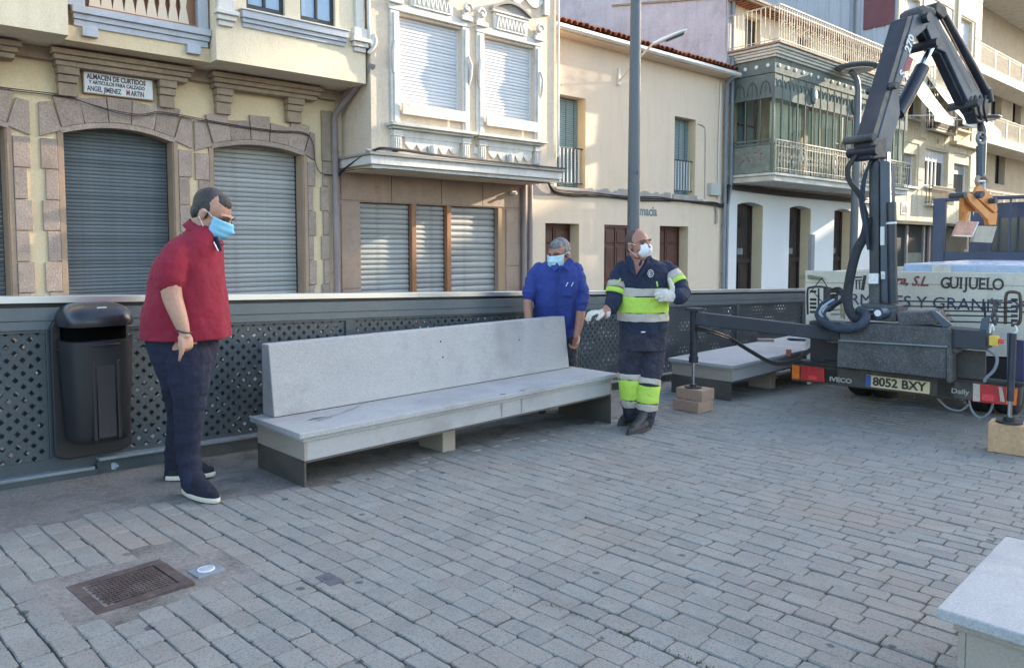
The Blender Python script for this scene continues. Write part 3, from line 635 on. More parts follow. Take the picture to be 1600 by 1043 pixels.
# frame mullions of the glazing
mb = MB()
mb.box(GS0,-GO,3.27,GS0+.06,-GO+.06,5.84)
k = 1
while GS0+k*.42 < GS1: s_ = GS0+k*.42; mb.box(s_-.014,-GO+.01,3.27,s_+.014,-GO+.05,5.2); k += 1
for z in (3.27,4.02): mb.box(GS0+.06,-GO+.012,z,GS1,-GO+.048,z+.05)
for yy in (-.86,-.42,-.05): mb.box(GS0,yy-.015,3.27,GS0+.04,yy+.015,5.2)
for z in (3.27,4.02,4.12): mb.box(GS0+.002,-GO+.06,z,GS0+.038,-.0,z+.05)
gfr = obj('gallery_frame', mb, gm, b4)
for k in range(n_+1):
    s_ = GS0+k*.42+.016
    if s_+.39 > GS1: break
    mb = MB(); mb.box(s_,-GO+.028,3.32,s_+.388,-GO+.032,5.2); obj('pane', mb, MT['gallery_glass'], gfr)
mb = MB()
mb.box(GS0+.018,-GO+.06,3.32,GS0+.022,-.02,5.2); obj('side_pane', mb, MT['gallery_glass'], gfr)
mb = MB(); mb.box(GS0-.005,-GO+.08,3.30,GS0+.016,-.05,4.0)
obj('side_panel', mb, mat('perforated_green', (.20,.22,.18), .7, .3, 8, .1, 50, .3, 60), gfr)
# drapes, inner door
random.seed(5)
s_ = 15.62; k = 0
while s_ < 24:
    wd = random.choice((.34,.42,.5,.42)); kind = 'curtain'
    if 16.9 < s_ < 17.3 or 19.35 < s_ < 19.8: s_ += wd; continue
    if 17.3 <= s_ < 17.7: kind = 'curtain_blue'
    N_ = 14; pts = [(s_+wd*q/N_, -1.05+.035*math.sin(q*1.7+k)) for q in range(N_+1)]
    mb = MB(); mb.loft([[(x,y,z_) for x,y in pts] for z_ in (3.35,5.15)], caps=False, closed=False); obj('curtain', mb, MT[kind], b4); s_ += wd+random.choice((.02,.04,.14)); k += 1
for (a,b) in ((15.75,16.85),(18.2,19.3),(21.6,22.7)):
    mb = MB(); mb.box(a,.1,3.25,b,.13,5.7); wo_ = obj('window', mb, MT['window_blue'], b4)
    fm = MB(); fm.box(a,.05,3.25,a+.08,.099,5.6); fm.box(b-.08,.05,3.25,b,.099,5.6); fm.box((a+b)/2-.05,.05,3.25,(a+b)/2+.05,.099,5.6); fm.box(a+.08,.052,4.0,b-.08,.099,4.1); fm.box(a+.08,.052,4.7,b-.08,.099,4.74); obj('window_frame', fm, MT['dark_brown'], wo_)
# flowers on the left side of the gallery
random.seed(3); fl = MB()
for k in range(34):
    c = Vector((GS0-.02+random.uniform(-.02,.05), random.uniform(-.95,-.25), random.uniform(3.5,3.85))); r_ = random.uniform(.018,.03)
    fl.ball(c, r_, r_, r_, 5, 4)
flo = obj('flowers', fl, mat('pink_flower', (.34,.17,.17), .8, .5, 20), b4, stuff=True)
# scroll ironwork railing in front of the glass
def scroll_panel(mb, x0, w, z0, h, y):
    for sx in (-1, 1):
        cx_ = x0+w/2+sx*w*.22
        for zc, r_, dr in ((z0+h*.30, w*.16, 1), (z0+h*.66, w*.18, -1)):
            mb.tube([(cx_+sx*r_*(1-t/8)*math.cos(t)*1, y, zc+dr*r_*(1-t/8)*math.sin(t)) for t in [q*.6 for q in range(11)]], .011, 4)
    mb.tube([(x0+w/2,y,z0+.1*h),(x0+w/2,y,z0+h*.9)], .010, 4)
rl = MB(); yR = -GO-.10; zr0, zr1 = 3.30, 4.10
rl.box(GS0-.06,yR-.02,zr1,GS1,yR+.03,zr1+.03); rl.box(GS0-.06,yR-.01,zr0+.08,GS1,yR+.015,zr0+.10); rl.box(GS0-.06,yR-.01,zr1-.14,GS1,yR+.012,zr1-.125)
ro4 = obj('scroll_railing', rl, MT['iron_white'], b4)
bars = MB(); s_ = GS0-.04
while s_ < GS1: bars.box(s_-.009,yR-.008,zr0,s_+.009,yR+.01,zr1); s_ += .15
for q in range(int((GS1-GS0)/.3)):
    c_ = GS0+.12+q*.3
    for (zc,sgn) in ((zr1-.075,1),(zr0+.045,-1)): bars.tube([(c_+.055*math.cos(t)*(1-t/10),yR,zc+sgn*.045*math.sin(t)*(1-t/10)) for t in [p_*.7 for p_ in range(9)]], .013, 4)
obj('railing_bars', bars, MT['iron_white'], ro4, stuff=True)
scr = MB(); s_ = GS0+.05; q = 0
while s_ < GS1-.5:
    if q % 5 == 3:
        for r_ in (.20,.14): scr.tube([(s_+.22+r_*.85*math.cos(t),yR-.01,3.73+r_*1.35*math.sin(t)) for t in [2*math.pi*p_/18 for p_ in range(19)]], .014, 5)
        scr.ball((s_+.22,yR-.01,3.73),.06,.02,.10,8,6); s_ += .46
    else: scroll_panel(scr, s_, .34, 3.42, .52, yR); s_ += .36
    q += 1
obj('railing_scrolls', scr, MT['iron_white'], ro4, stuff=True)
# cornice above the gallery and roof balcony
mb = MB()
for (z0_,z1_,p_) in ((6.24,6.30,.06),(6.302,6.37,.12),(6.372,6.43,.16),(6.432,6.50,.22)): mb.box(GS0-p_,-GO-p_,z0_,GS1,0,z1_)
obj('cornice', mb, MT['slab_white'], b4, bev=.01)
mb = MB(); mb.box(GS0-.28,-GO-.28,6.502,GS1+.02,0,6.56); obj('terrace_slab', mb, MT['stone_brown'], b4, bev=.01)
def rail(root, s0, s1, y0, z0, z1, m, step, ornament=False, side=None, name='terrace_railing', bw=.008):
    a = MB(); a.box(s0,y0-.02,z1-.03,s1,y0+.02,z1); a.box(s0,y0-.012,z1-.14,s1,y0+.012,z1-.125); a.box(s0,y0-.012,z0+.06,s1,y0+.012,z0+.08)
    if side is not None: a.box(s0,y0+.021,z1-.03,s0+.03,side,z1); a.box(s0,y0+.013,z0+.06,s0+.02,side,z0+.08)
    ro_ = obj(name, a, m, root); c = MB(); s_ = s0
    while s_ <= s1: c.box(s_-bw,y0-bw,z0,s_+bw,y0+bw,z1-.03); s_ += step
    if side is not None:
        y = y0+step
        while y < side: c.box(s0,y-bw,z0,s0+2*bw,y+bw,z1-.03); y += step
    if ornament:
        s_ = s0+.05
        while s_ < s1-.4: scroll_panel(c, s_, .36, z0+.12, (z1-z0)*.66, y0); s_ += .4
    obj('railing_bars', c, m, ro_, stuff=True); return ro_
rail(b4, GS0-.2, GS1, -GO-.2, 6.56, 7.50, MT['iron_white'], .13, True, side=0)
mb = wall(15.16, 26.1, 6.561, 8.0, .02, .4, [(16.1,16.9,6.57,7.7),(19.0,19.8,6.57,7.75),(22,22.8,6.57,7.75)]); obj('attic_wall', mb, MT['white_stucco'], b4)
for (a,b) in ((16.1,16.9),(19.0,19.8),(22,22.8)):
    mb = MB(); mb.box(a,.2,6.57,b,.23,7.75); obj('attic_door', mb, MT['dark_brown'], b4)
mb = MB()
for k in range(60): mb.box(15.2+k*.18,-.30,7.86,15.29+k*.18,.02,7.94)
obj('eave_brackets', mb, MT['orange_paint'], b4, stuff=True)
mb = MB(); mb.prism([(15.1,-.42,7.95),(15.1,4,8.7),(15.1,4,8.65),(15.1,-.42,7.88)], (11.0,0,0)); mb.box(15.1,-.45,7.93,26.1,-.421,7.99); obj('roof', mb, MT['stone_brown'], b4, fix=True)
ro_ = MB()
mb = MB(); mb.box(15.15,-.02,5.2,15.40,.0,7.9); obj('corner_pilaster', mb, MT['weathered_white'], b4)
mb = MB(); mb.tube([(15.33,-.10,8.0),(15.33,-.10,3.0)], .05, 10); mb.tube([(15.33,-.10,3.0),(15.2,-.1,2.4),(15.2,-.1,-1)], .045, 10); obj('drainpipe', mb, MT['pipe_grey'], b4)
# rough side wall rising above the low tiled house
mb = MB(); mb.prism([(15.15,.02,5.0),(15.15,12,5.0),(15.15,12,11.5),(15.15,1.2,8.6),(15.15,.02,8.0)], (.015,0,0)); obj('side_wall', mb, MT['weathered_white'], b4, fix=True)
# rear house whose rough wall fills the gap above the tiles
rear = building('rear_block', 'tall windowless block with weathered whitish render behind the tiled roof', 6.0)
mb = MB(); mb.box(6.0,8.5,-1,15.1,16,14.5); obj('weathered_wall', mb, MT['weathered_white'], rear)

# ============================================================ B5: apartment block with awnings
b5 = building('apartment_block', 'sunlit travertine faced apartment block with white awnings', 26.15)
b5h = 15.0
def wn5(l, r, t, b): s0,z1 = fa(l,t); s1,z0 = fa(r,b); return (s0, s1, z0, z1)
R5 = dict(w_top=(26.9,28.15,9.2,10.6), w_top2=(32.3,33.9,9.4,10.9), blc=(29.1,31.4,7.6,9.6), mid=(26.9,28.4,6.2,7.6), mid2=(29.1,31.4,5.95,7.6), mid3=(32.3,34.0,6.3,7.7),
          lo1=(26.95,28.3,3.65,4.85), lo2=(29.15,31.5,3.75,5.2), lo3=(32.3,34.1,3.6,4.85))
mb = wall(26.15, 35.0, 2.30, b5h, 0, .35, list(R5.values())); obj('wall', mb, MT['travertine'], b5)
mb = MB(); mb.box(26.17,.36,-1.8,35.0,12,b5h); obj('inner_block', mb, MT['storefront_dark'], b5)
# raised stone panels with open joints
random.seed(9)
cols = [26.17,26.85,28.45,29.05,31.55,32.2,34.2,34.98]
for i in range(len(cols)-1):
    for (z0_,z1_) in ((2.32,3.5),(5.26,5.9),(7.75,9.15),(10.95,12.5)) if i in (1,3,5) else tuple((2.32+k*1.6, 3.90+k*1.6) for k in range(7)):
        n__ = max(1, int((cols[i+1]-cols[i])/.42)); w__ = (cols[i+1]-cols[i])/n__
        for q in range(n__): stone(b5, R4(cols[i]+q*w__, cols[i]+(q+1)*w__, z0_, z1_), 0, .03, MT['travertine'], gap=.01, bev=0, name='facing_panel')
mb = MB(); mb.box(31.9,-.10,5.6,32.2,0,b5h); mb.box(31.6,-.3,5.55,34.9,0,5.68); obj('projecting_band', mb, MT['travertine'], b5)
for k,(a,b,c,d) in R5.items():
    mb = MB(); mb.box(a,.22,c,b,.25,d); wo_ = obj('window', mb, MT['window_dark'], b5)
    bl = MB(); hh = .62 if k in ('w_top','w_top2') else .33
    bl.box(a+.04,.17,d-(d-c)*(hh if k != 'lo2' else .25),b-.04,.2,d)
    obj('roller_blind', bl, MT['shutter_white'] if k.startswith('w_') or k=='lo2' else MT['shutter_light'], wo_)
    fr = MB(); fr.box(a,.15,c,a+.06,.21,d); fr.box(b-.06,.15,c,b,.21,d); fr.box(a+.06,.15,c,b-.06,.21,c+.06)
    if k in ('lo2','mid2','blc'):
        for q in (.33,.5,.67): x = a+(b-a)*q; fr.box(x-.04,.15,c+.06,x+.04,.21,d)
        fr.box(a+.06,.152,d-(d-c)*.3,b-.06,.209,d-(d-c)*.3+.08)
    obj('window_frame', fr, MT['frame_white'], wo_)
    sl_ = MB(); sl_.box(a-.08,-.12,c-.10,b+.08,.05,c-.02); obj('window_sill', sl_, MT['slab_white'], b5)
# small balconies with bars
for (a,b,z0_,z1_) in ((29.1,31.45,5.85,6.55),(29.1,31.5,2.95,3.72),(29.1,31.45,7.45,8.3)):
    mb = MB(); mb.box(a,-.34,z0_,b,-.03,z0_+.07); obj('balcony_slab', mb, MT['slab_white'], b5)
    rail(b5, a, b-.03, -.32, z0_+.07, z1_, MT['dark_metal'] if z0_ < 7 else MT['iron_white'], .11, side=-.03, name='balcony_railing', bw=.012)
mb = MB(); mb.box(29.6,-.55,8.05,31.2,-.35,8.25); obj('planter', mb, mat('red_planter', (.40,.07,.05), .6), b5)
random.seed(2); lf = MB()
for k in range(160):
    c = Vector((random.uniform(29.6,31.2), random.uniform(-.6,-.3), 8.25+abs(random.gauss(0,.18)))); a_ = Vector((random.uniform(-1,1),random.uniform(-1,1),random.uniform(-1,1))).normalized()*.06; b_ = a_.cross(Vector((.3,.8,.5))).normalized()*.03
    lf.add([c-a_,c+b_,c+a_,c-b_], [(0,1,2,3)])
obj('balcony_plants', lf, mat('leaf', (.07,.11,.03), .7, .4, 20), b5, stuff=True)
# awnings
defm('awning_side', (.62,.50,.28), .9, .04, 2, .02, 40, .1, 60)
for (a,b,zt,zb_,out) in ((26.6,28.6,7.75,6.05,1.15),(29.0,31.6,7.95,6.15,1.3),(32.3,34.2,7.75,6.2,1.1)):
    t_ = thing('awning', {26.6:'left sunlit cream awning of the apartment block, behind the crane cylinder',29.0:'middle and widest sunlit cream awning of the apartment block',32.3:'right sunlit cream awning of the apartment block, behind the outer crane boom'}[a], 'awning', O+UF*a+Vector((0,0,zb_)), FROT, group='awnings of the apartment block', shift=(a,0,zb_))
    N_ = 8; A = []; 
    for k in range(N_+1):
        q = k/N_; A.append((q, -.03-out*q, zt-(zt-zb_)*q-.10*math.sin(math.pi*q)))
    mb = MB()
    mb.loft([[(a,y,z),(b,y,z),(b,y,z-.02),(a,y,z-.02)] for q,y,z in A], smooth=False); mb.box(a,A[-1][1]-.012,zb_-.22,b,A[-1][1]+.0,zb_-.021)
    obj('canopy', mb, MT['awning'], t_, fix=True)
    for e in (a+.02, b-.02):
        mb = MB(); mb.tube([(e,-.05,zb_+.1),(e,A[-1][1]+.03,zb_-.03)], .02, 6); obj('arm', mb, MT['frame_white'], t_)
mb = MB(); mb.box(26.2,.3,-1.8,34.9,.34,2.28); mb.box(26.16,-.05,2.20,35,.36,2.299); obj('shop_front', mb, MT['storefront_dark'], b5)
for x in (26.6,28.2,29.9,30.5,32.0): mb = MB(); mb.box(x,.22,-1.8,x+.14,.299,2.18); obj('shop_mullion', mb, MT['pipe_mauve'], b5)
mb = MB(); mb.box(28.4,.25,-1.2,29.8,.298,1.1); obj('shop_door', mb, MT['green_metal'], b5)
# corrugated firewall and maroon strip
mb = MB(); x = .02
prof = []
while x < 14: prof += [(x,0),(x+.25,0),(x+.30,.03),(x+.38,.03),(x+.43,0)]; x += .45
mb.loft([[(26.13-h_, y, z) for y,h_ in prof] for z in (6.5, b5h)], caps=False, smooth=False, closed=False); obj('firewall_cladding', mb, MT['corrugated'], b5)
mb = MB(); mb.box(26.06,.10,9.4,26.09,1.2,12); obj('maroon_panel', mb, MT['maroon'], b5)
mb = MB(); mb.tube([(26.0,1.6,14),(26.0,1.6,8.2)], .09, 8); mb.tube([(26.0,2.6,9.2),(26.0,1.6,9.2)], .05, 8); mb.tube([(26.02,5.8,8.6),(26.02,5.8,10.2),(26.02,5.3,10.2)], .05, 6); obj('flue_pipe', mb, MT['pipe_grey'], b5)
cable(b5, [(26.0,1.7,9.2),(26.0,5.0,8.55),(26.0,5.8,8.6)], .025)
cable(b5, [(26.0,5.4,10.1),(26.0,9,9.85),(26.0,13,10.0)], .025)
mb = MB(); mb.box(26.9,-.05,2.55,27.5,-.031,3.0); nt_ = obj('window_sign', mb, MT['frame_white'], b5)
for k in range(4): mb = MB(); mb.box(26.98+.13*k,-.055,2.6,27.06+.13*k,-.051,2.95-.1*(k%2)); obj('sign_mark', mb, MT['ink_black'], nt_)
for (s_,z_) in ((30.2,5.45),(30.6,9.3)): mb = MB(); mb.box(s_,-.04,z_,s_+.22,-.032,z_+.2); obj('vent_grille', mb, MT['pipe_mauve'], b5)

# ============================================================ B6: balcony block at right
b6 = building('balcony_block', 'pale brick block with long railed balconies at the right picture edge', 35.0)
mb = wall(35.01, 60, -2.2, 13.2, 1.25, .3, [(36.0,36.9,8.2,10.9),(38.0,39.4,7.9,10.2),(41,42.6,7.9,10.2),(36.2,37.2,4.6,6.3),(38.3,40.3,4.6,6.9),(42,43.6,4.6,6.9),(37.2,38.2,1.2,3.3),(39.2,41.6,1.2,3.3),(44,46,1.2,3.3),(44.5,46,7.9,10.2)]); obj('wall', mb, MT['brick_wall'], b6)
mb = MB(); mb.box(35.02,1.6,-2.2,60,12,13.1); obj('inner_block', mb, MT['window_dark'], b6)
ridge = MB(); z = 1.0
while z < 12.8: ridge.box(35.05,1.225,z,59.9,1.249,z+.10); z += .16
obj('brick_courses', ridge, MT['brick_wall'], b6, stuff=True) if False else None
for zz_,sx_ in ((9.0,35.0),(6.05,35.3),(2.6,35.6)):
    mb = MB(); mb.box(35.02,-.0,zz_,60,1.24,zz_+.36); obj('balcony_slab', mb, MT['slab_white'], b6, bev=.01)
    z1_ = zz_+1.32; ro_ = rail(b6, 35.10, 59, .06, zz_+.36, z1_, MT['iron_white'], .13, side=1.2, name='balcony_railing', bw=.010)
    mb = MB()
    for k in range(12): mb.box(35.1+k*2.05,.03,zz_+.36,35.16+k*2.05,.09,z1_)
    obj('railing_posts', mb, MT['frame_white'], ro_, stuff=True)
    if zz_ < 3:
        mb = MB(); k = 0
        while k < 110: mb.box(35.15+k*.22,.10,zz_+.36,35.34+k*.22,.115,z1_-.05); k += 1
        obj('slat_screen', mb, MT['brick_wall'], ro_, stuff=True)
mb = MB(); mb.box(35.02,-.55,13.0,60,1.3,13.25); obj('roof_slab', mb, MT['slab_white'], b6)
mb = MB(); mb.box(35.0,-.70,13.1,60.1,-.551,13.45); mb.box(35.0,-.551,13.251,60.1,3,13.45); obj('roof_fascia', mb, MT['teal_fascia'], b6)
ac = MB(); ac.box(35.5,.55,11.15,36.6,.95,11.95); aco = obj('air_conditioner', ac, MT['frame_white'], b6, bev=.03)
m_ = MB(); m_.tube([(36.12,.545,11.55),(36.12,.535,11.55)], .32, 20); obj('fan_grille', m_, MT['pipe_grey'], aco)
m_ = MB(); m_.box(35.6,.56,11.05,35.66,1.24,11.14); m_.box(36.4,.56,11.05,36.46,1.24,11.14); obj('bracket', m_, MT['dark_metal'], aco)
mb = MB(); mb.tube([(37.6,-.1,6.3),(38.3,-1.0,6.5),(39.0,-2.4,6.6)], .03, 6); mb.ball((39.1,-2.6,6.62), .10,.35,.05); 
# ---- unseen houses added right of the frame, roof steps set to shape the shade
azv = Vector((SUN_AZ.x, SUN_AZ.y, 0)).normalized(); pqv = Vector((-azv.y, azv.x, 0))
opp = building('unseen_shade_houses', 'unseen row of houses right of the square, rooflines stepped to shape its shade', 0)
opp.location = azv*60 + Vector((0,0,-2)); opp.rotation_euler = (0,0,math.atan2(pqv.y, pqv.x)); opp['_sh'] = [0,0,-2]; opp['kind'] = 'structure'
for i,(a,b,h) in enumerate([(-24,-8,22),(-8,4,24),(4,11.76,24.5),(11.76,12.9,20.3),(12.9,14.2,19.0),(14.2,14.8,17.2),(14.8,15.4,16.6),(15.4,16.2,16.2),(16.2,17,14.6),(17,17.8,13.6),(17.8,20.3,12)]):
    mb = MB(); mb.box(a,-12,-4,b-.01,0,h)
    if i == 2: mb = wall(a,b-.01,-4,h,-.6,.6,[(11.42,11.70,22.4,23.3)]); mb.box(a,-12,-4,b-.01,-.601,20)  # hole added to throw a sun patch on the yellow house's bay
    hb = obj('house', mb, MT['cream_smooth'] if i%2 else MT['white_stucco'], opp)
    mb = MB(); x = a+.8
    while x < b-1.4:
        for z_ in range(0, int(h)-2, 3): mb.box(x,.0,z_,x+1.0,.04,z_+1.8)
        x += 2.4
    if mb.v: obj('house_windows', mb, MT['window_dark'], hb, stuff=True)

# ============================================================ square: base, setts, concrete
def wpos(v): return Vector((v.x, v.y, gz(v.x, v.y)))
def setmat(name, base, world_extra=True):
    m = mat(name, base, .82, .10, 6, .07, 130, .5, 160, coords='World', dirt=(.25,.215,.19), dsc=1.1, damt=.45, speck=(.07,.07,.07), spsc=120, spamt=.6, bdist=.006)
    nt = m.node_tree; N = nt.nodes; L = nt.links; b = N['Principled BSDF']; src = b.inputs['Base Color'].links[0].from_socket
    g = N.new('ShaderNodeNewGeometry'); oi = N.new('ShaderNodeObjectInfo')
    ad = N.new('ShaderNodeMath'); ad.operation = 'ADD'; L.new(g.outputs['Random Per Island'], ad.inputs[0]); L.new(oi.outputs['Random'], ad.inputs[1])
    fr = N.new('ShaderNodeMath'); fr.operation = 'FRACT'; L.new(ad.outputs[0], fr.inputs[0])
    cr = N.new('ShaderNodeValToRGB'); cr.color_ramp.elements[0].color = (.90,.90,.91,1); cr.color_ramp.elements[1].color = (1.07,1.06,1.05,1)
    e = cr.color_ramp.elements.new(.18); e.color = (.97,.94,.92,1); e = cr.color_ramp.elements.new(.55); e.color = (1.0,1.02,1.02,1); e = cr.color_ramp.elements.new(.85); e.color = (1.06,1.03,1.0,1)
    L.new(fr.outputs[0], cr.inputs[0]); mx = N.new('ShaderNodeMix'); mx.data_type = 'RGBA'; mx.blend_type = 'MULTIPLY'; mx.inputs[0].default_value = 1
    L.new(src, mx.inputs[6]); L.new(cr.outputs[0], mx.inputs[7])
    vo = N.new('ShaderNodeTexVoronoi'); vo.inputs['Scale'].default_value = 3.9; vo.inputs['Randomness'].default_value = 1; L.new(g.outputs['Position'], vo.inputs['Vector'])
    ns = N.new('ShaderNodeTexNoise'); ns.inputs['Scale'].default_value = 30; L.new(g.outputs['Position'], ns.inputs['Vector'])
    a2 = N.new('ShaderNodeMath'); a2.operation = 'MULTIPLY_ADD'; L.new(ns.outputs['Fac'], a2.inputs[0]); a2.inputs[1].default_value = .06; L.new(vo.outputs['Distance'], a2.inputs[2])
    mr = N.new('ShaderNodeMapRange'); mr.inputs[1].default_value = .10; mr.inputs[2].default_value = .115; mr.inputs[3].default_value = .85; mr.inputs[4].default_value = 0; L.new(a2.outputs[0], mr.inputs[0])
    m2 = N.new('ShaderNodeMix'); m2.data_type = 'RGBA'; L.new(mr.outputs[0], m2.inputs[0]); L.new(mx.outputs[2], m2.inputs[6]); m2.inputs[7].default_value = (.05,.05,.055,1)
    # a few reddish earth stains
    n3 = N.new('ShaderNodeTexNoise'); n3.inputs['Scale'].default_value = .75; n3.inputs['Detail'].default_value = 6; L.new(g.outputs['Position'], n3.inputs['Vector'])
    r3 = N.new('ShaderNodeMapRange'); r3.inputs[1].default_value = .54; r3.inputs[2].default_value = .72; r3.inputs[4].default_value = .6; L.new(n3.outputs['Fac'], r3.inputs[0])
    m3 = N.new('ShaderNodeMix'); m3.data_type = 'RGBA'; L.new(r3.outputs[0], m3.inputs[0]); L.new(m2.outputs[2], m3.inputs[6]); m3.inputs[7].default_value = (.25,.185,.14,1)
    L.new(m3.outputs[2], b.inputs['Base Color']); return m
MT['sett'] = setmat('sett_granite', (.222,.217,.197))
defm('joint', (.050,.046,.042), .95, .25, 12, .15, 80, .6, 120, coords='World', dirt=(.17,.135,.10), dsc=2.2, damt=.9)
defm('old_concrete', (.185,.165,.145), .95, .22, 2.2, .12, 50, .7, 60, coords='World', dirt=(.065,.055,.045), dsc=3.0, damt=.85, speck=(.35,.34,.33), spsc=90, spamt=.25)
F0 = Vector((-2.53, 4.70, 0)); FU = Vector((.7079,.7063,0)); FV = Vector((.7063,-.7079,0))
# base sheet of the square (bounded by the parapet)
sq = MB(); g_ = 14
for i in range(g_):
    for j in range(g_):
        a, b = -14+i*54/g_, -14+(i+1)*54/g_; c, d = -.05+j*26/g_, -.05+(j+1)*26/g_
        P_ = [F0+FU*x+FV*y for x, y in ((a,c),(a,d),(b,d),(b,c))]; sq.add([(p.x,p.y,gz(p.x,p.y)-.0062) for p in P_], [(0,1,2,3)])
# edge face under the parapet
P_ = [F0+FU*-14+FV*-.05, F0+FU*40+FV*-.05]; sq.add([(p.x,p.y,gz(p.x,p.y)-.0062) for p in P_]+[(p.x,p.y,gz(p.x,p.y)-.30) for p in reversed(P_)], [(3,2,1,0)])
plaza = obj('square', sq, MT['joint'], fix=False); plaza['kind'] = 'structure'; plaza['label'] = 'sloping square paved with worn grey granite setts'
# concrete margin along the parapet
edge_px = [(-260,880),(-60,838),(60,818),(160,800),(230,788),(330,778),(405,768),(470,762),(560,742),(640,712),(740,690),(850,672),(945,655),(1000,610),(1060,585),(1180,555)]
edge = [ground(*p) for p in edge_px]
def finv(p): d = Vector((p.x,p.y,0))-F0; return d.dot(FU), d.dot(FV)
ed = [finv(p) for p in edge]
def edge_at(t):
    for i in range(len(ed)-1):
        if ed[i][0] <= t <= ed[i+1][0]: k = (t-ed[i][0])/max(1e-6, ed[i+1][0]-ed[i][0]); return ed[i][1]+(ed[i+1][1]-ed[i][1])*k
    return ed[0][1] if t < ed[0][0] else ed[-1][1]
cc = MB(); ts = [-4+.05*k for k in range(360)]; rows_ = []
for t in ts:
    e_ = edge_at(t)+.10*(noise.noise(Vector((t*2.2,3,0))))+.05*noise.noise(Vector((t*9,5,0)))
    rows_.append([F0+FU*t+FV*(-.04), F0+FU*t+FV*(max(.1, e_)+.28)])
vs_ = []; 
for r_ in rows_: vs_ += [(p.x,p.y,gz(p.x,p.y)-(.001 if q_ == 0 else .0058)) for q_, p in enumerate(r_)]
cc.add(vs_, [(2*k, 2*k+1, 2*k+3, 2*k+2) for k in range(len(rows_)-1)])
obj('concrete_margin', cc, MT['old_concrete'], plaza)
# concrete round the manhole
mp = [(48,903),(112,992),(215,968),(330,928),(392,895),(352,868),(262,846),(150,878)]
MH = [ground(*p) for p in mp]
def inpoly(x, y, P):
    c = False; j = len(P)-1
    for i in range(len(P)):
        if (P[i].y > y) != (P[j].y > y) and x < (P[j].x-P[i].x)*(y-P[i].y)/(P[j].y-P[i].y)+P[i].x: c = not c
        j = i
    return c
MC = sum(MH, Vector())/len(MH); cm_ = MB(); pts = []
for i in range(len(MH)):
    a, b = MH[i], MH[(i+1)%len(MH)]
    for k in range(8): p = a.lerp(b, k/8); n_ = noise.noise(Vector((p.x*14,p.y*14,0)))*.018; p = MC+(p-MC)*1.16; pts.append((p.x+n_, p.y-n_, gz(p.x,p.y)-.0025))
cm_.add(pts, [list(range(len(pts)))])
obj('concrete_patch', cm_, MT['old_concrete'], plaza, fix=True)
# setts
SD = Vector((math.cos(R(-43.8)), math.sin(R(-43.8)), 0)); SW = Vector((-SD.y, SD.x, 0))
random.seed(21); setts = []
jrow = int(.5/.096)
for j in range(5, 250):
    w0 = j*.1020+random.uniform(-.003,.003); x = -9+random.uniform(0,.17); drift = random.uniform(-.002,.002)
    while x < 15:
        L_ = random.choice((.135,.155,.165,.175,.178,.182,.188,.20,.22)); q_ = SD*x+SW*w0; L_ = round(L_*min(1, max(.78, .86+.09*(q_.x-.2)))/.012)*.012; c = SD*(x+L_/2)+SW*(w0+.051)
        x += L_
        t_, e_ = finv(c)
        if e_ < .04 or c.y < 1.6: continue
        if t_ < 11.5 and e_ < edge_at(t_)+.09*noise.noise(Vector((t_*2.2,3,0)))+.02 : continue
        d = (c - E0); d.z = gz(c.x,c.y)-H; c_, s_ = math.cos(TH), math.sin(TH); yy = c_*d.y - s_*d.z; zz = s_*d.y + c_*d.z
        if yy < .8: continue
        px, py = CX+FPX*d.x/yy, CY-FPX*zz/yy
        if px < -260 or px > 1860 or py > 1260 or d.y > 19: continue
        if inpoly(MC.x+(c.x-MC.x)*1.10, MC.y+(c.y-MC.y)*1.10, MH): continue
        setts.append((yy, c.x, c.y, L_, random.random(), not(-20 < px < 1620 and py < 1060)))
def sett_mesh(L_, seed, dx=0, dy=0, mb=None):
    rr = random.Random(seed); a, b = L_/2-.0014, .1020/2-.0020; mb = mb or MB()
    co = [(-a,-b),(a,-b),(a,b),(-a,b)]; out = []; top = []
    for i,(x, y) in enumerate(co):
        x += rr.uniform(-.004,.003)*(1 if x > 0 else -1); y += rr.uniform(-.003,.003)
        nx, ny = co[(i+1)%4]
        out.append((x, y))
        out.append(((x+nx)/2+rr.uniform(-.002,.002), (y+ny)/2+rr.uniform(-.002,.002)))
    # cut the corners
    ring = []
    for i in range(0, 8, 2):
        p, pv, nx = out[i], out[i-1], out[(i+1)%8]; k = rr.uniform(.07,.20)
        ring.append((p[0]+(pv[0]-p[0])*k, p[1]+(pv[1]-p[1])*k)); ring.append((p[0]+(nx[0]-p[0])*k, p[1]+(nx[1]-p[1])*k)); ring.append(out[i+1])
    n = len(ring); hz_ = rr.uniform(-.0035,.0035); tx, ty = rr.uniform(-.012,.012), rr.uniform(-.02,.02)
    lo_ = [(x, y, -.02) for x, y in ring]; mi = [(x, y, -.0048+hz_+x*tx+y*ty) for x, y in ring]
    tp_ = [(x*(1-.0036/a) , y*(1-.0036/b), hz_+x*tx+y*ty+rr.uniform(-.0012,.0012)) for x, y in ring]
    f = [list(range(2*n, 3*n))]
    for i in range(n): j = (i+1)%n; f += [(i,j,n+j,n+i),(n+i,n+j,2*n+j,2*n+i)]
    return lo_+mi+tp_, f
setts.sort(key=lambda s: (s[5], s[0]))
rotz = R(-43.8); tilt = Matrix.Rotation(0,3,'X')
nrm = Vector((SL*U.x, SL*U.y, 1)).normalized(); zax = nrm; xax = (SD - zax*SD.dot(zax)).normalized(); yax = zax.cross(xax)
RM = Matrix((xax, yax, zax)).transposed()
cache = {}
